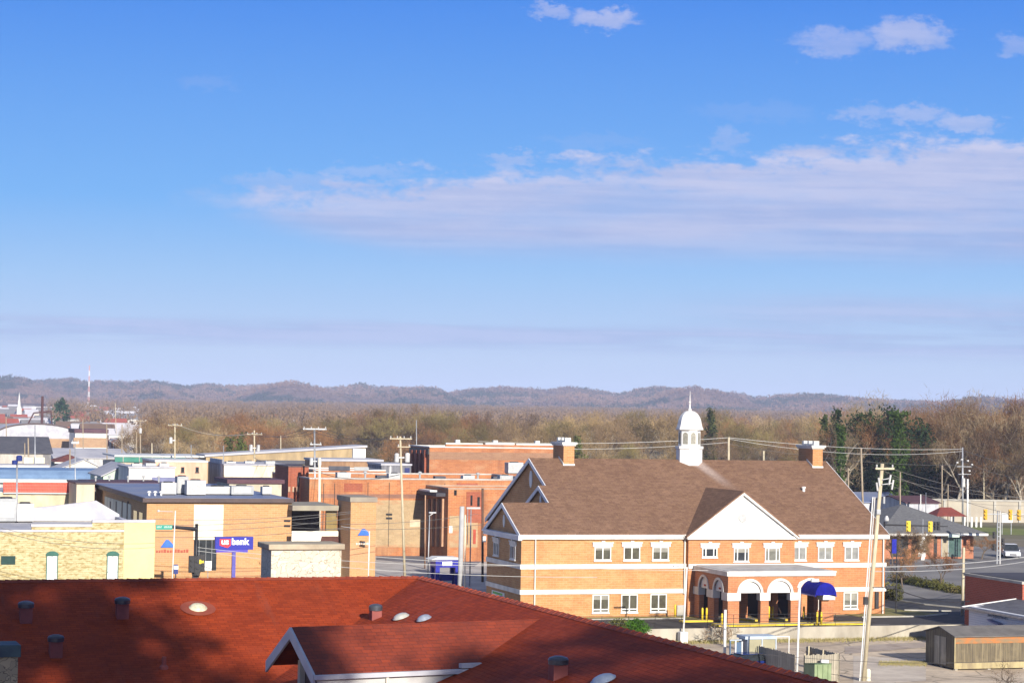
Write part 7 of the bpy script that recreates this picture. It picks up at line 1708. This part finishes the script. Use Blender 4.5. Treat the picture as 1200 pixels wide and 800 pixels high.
P_ = np.array([tuple(W(u, EDGE-.1-v_, -1)) for u, v_ in zip(a_-12, b_)]); d = rs.normal(size=(n, 3))*.35; d[:, 2] = 1
s_ = .12+.2*rs.rand(n, 1); wv = np.stack([np.ones(n), np.zeros(n), np.zeros(n)], 1)
v = np.stack([P_-wv*.03, P_+wv*.03, P_+d*s_], 1).reshape(-1, 3)
tag(np_mesh('dry_grass', v, np.arange(len(v)).reshape(-1, 3), leafmat('dry_grass_mat', (.22, .20, .07), (.30, .24, .12), 1.0)), 'dry grass along the foot of the concrete retaining wall', 'grass', kind='stuff')
# rough grass and weeds by the shed
P_ = np.array([tuple(on_z(1085-rs.rand()**1.5*55, 777.5+rs.normal()*1.2, -1)) for _ in range(1800)]); n = len(P_); d = rs.normal(size=(n, 3))*.35; d[:, 2] = 1; s_ = .08+.14*rs.rand(n, 1); wv = np.stack([np.ones(n), np.zeros(n), np.zeros(n)], 1)
v = np.stack([P_-wv*.02, P_+wv*.02, P_+d*s_], 1).reshape(-1, 3)
tag(np_mesh('dry_grass', v, np.arange(len(v)).reshape(-1, 3), MATS['dry_grass_mat']), 'thin dry weeds on the gravel left of the shed', 'grass', kind='stuff')
# the tall yard trees behind the viewpoint that shade the red roof
for i, (x_, y_, h_, s_, z0_, z1_, rr_, n_, l_) in enumerate(((13.0, -9, 52, 601, 27, 52, 8.2, 8200, 'tall evergreen yard tree behind the viewpoint that shades the left of the red roof'), (31, -12, 43, 603, 28, 42, 7.5, 2300, 'tall evergreen yard tree behind the viewpoint on the right'))):
    rn = np.random.RandomState(s_); nc = 95; cc_ = rn.normal(size=(nc, 3)); cc_ /= np.linalg.norm(cc_, axis=1)[:, None]; cc_ *= rn.rand(nc, 1)**.35
    cc_ = cc_*np.array([rr_, rr_*.8, (z1_-z0_)/2])+np.array([0, 0, (z0_+z1_)/2]); ci = rn.randint(0, nc, n_)
    c = cc_[ci]+rn.normal(size=(n_, 3))*.75; d = rn.normal(size=(n_, 3)); d /= np.linalg.norm(d, axis=1)[:, None]; w = np.cross(d, rn.normal(size=(n_, 3))); w /= np.linalg.norm(w, axis=1)[:, None]; q_ = .5+.4*rn.rand(n_, 1)
    v = np.stack([c-w*q_*.5, c+w*q_*.5, c+d*q_], 1).reshape(-1, 3)
    e = empty('yard_tree', (x_, y_, -1), 0, l_, 'tree'); np_mesh('crown', v, np.arange(len(v)).reshape(-1, 3), green1, e)
    mb = MB(); mb.tube((0, 0, -.2), (0, 0, z1_*.8), .55, .2, 10)
    for k in range(0, nc, 4):
        p_ = Vector(cc_[k]); mb.tube((0, 0, max(z0_-8, p_.z-5)), p_, .16, .05, 6)
    mb.build('trunk', barkA, e)

# ------------------------------------------------------------------ haze: even pale air over the whole valley
m = bpy.data.materials.new('haze'); m.use_nodes = True; nt = m.node_tree; nt.nodes.clear(); T = NT(nt)
pvn = T.n('ShaderNodeVolumePrincipled'); pvn.inputs['Color'].default_value = (.60, .70, 1.0, 1); pvn.inputs['Density'].default_value = .000105; pvn.inputs['Anisotropy'].default_value = -.15
out = T.n('ShaderNodeOutputMaterial'); nt.links.new(pvn.outputs[0], out.inputs['Volume'])
hz_ = MB().box(-4200, 4200, -60, 7600, -32, 96).build('haze', m); tag(hz_, 'thin blue air over the valley', 'haze', kind='stuff')
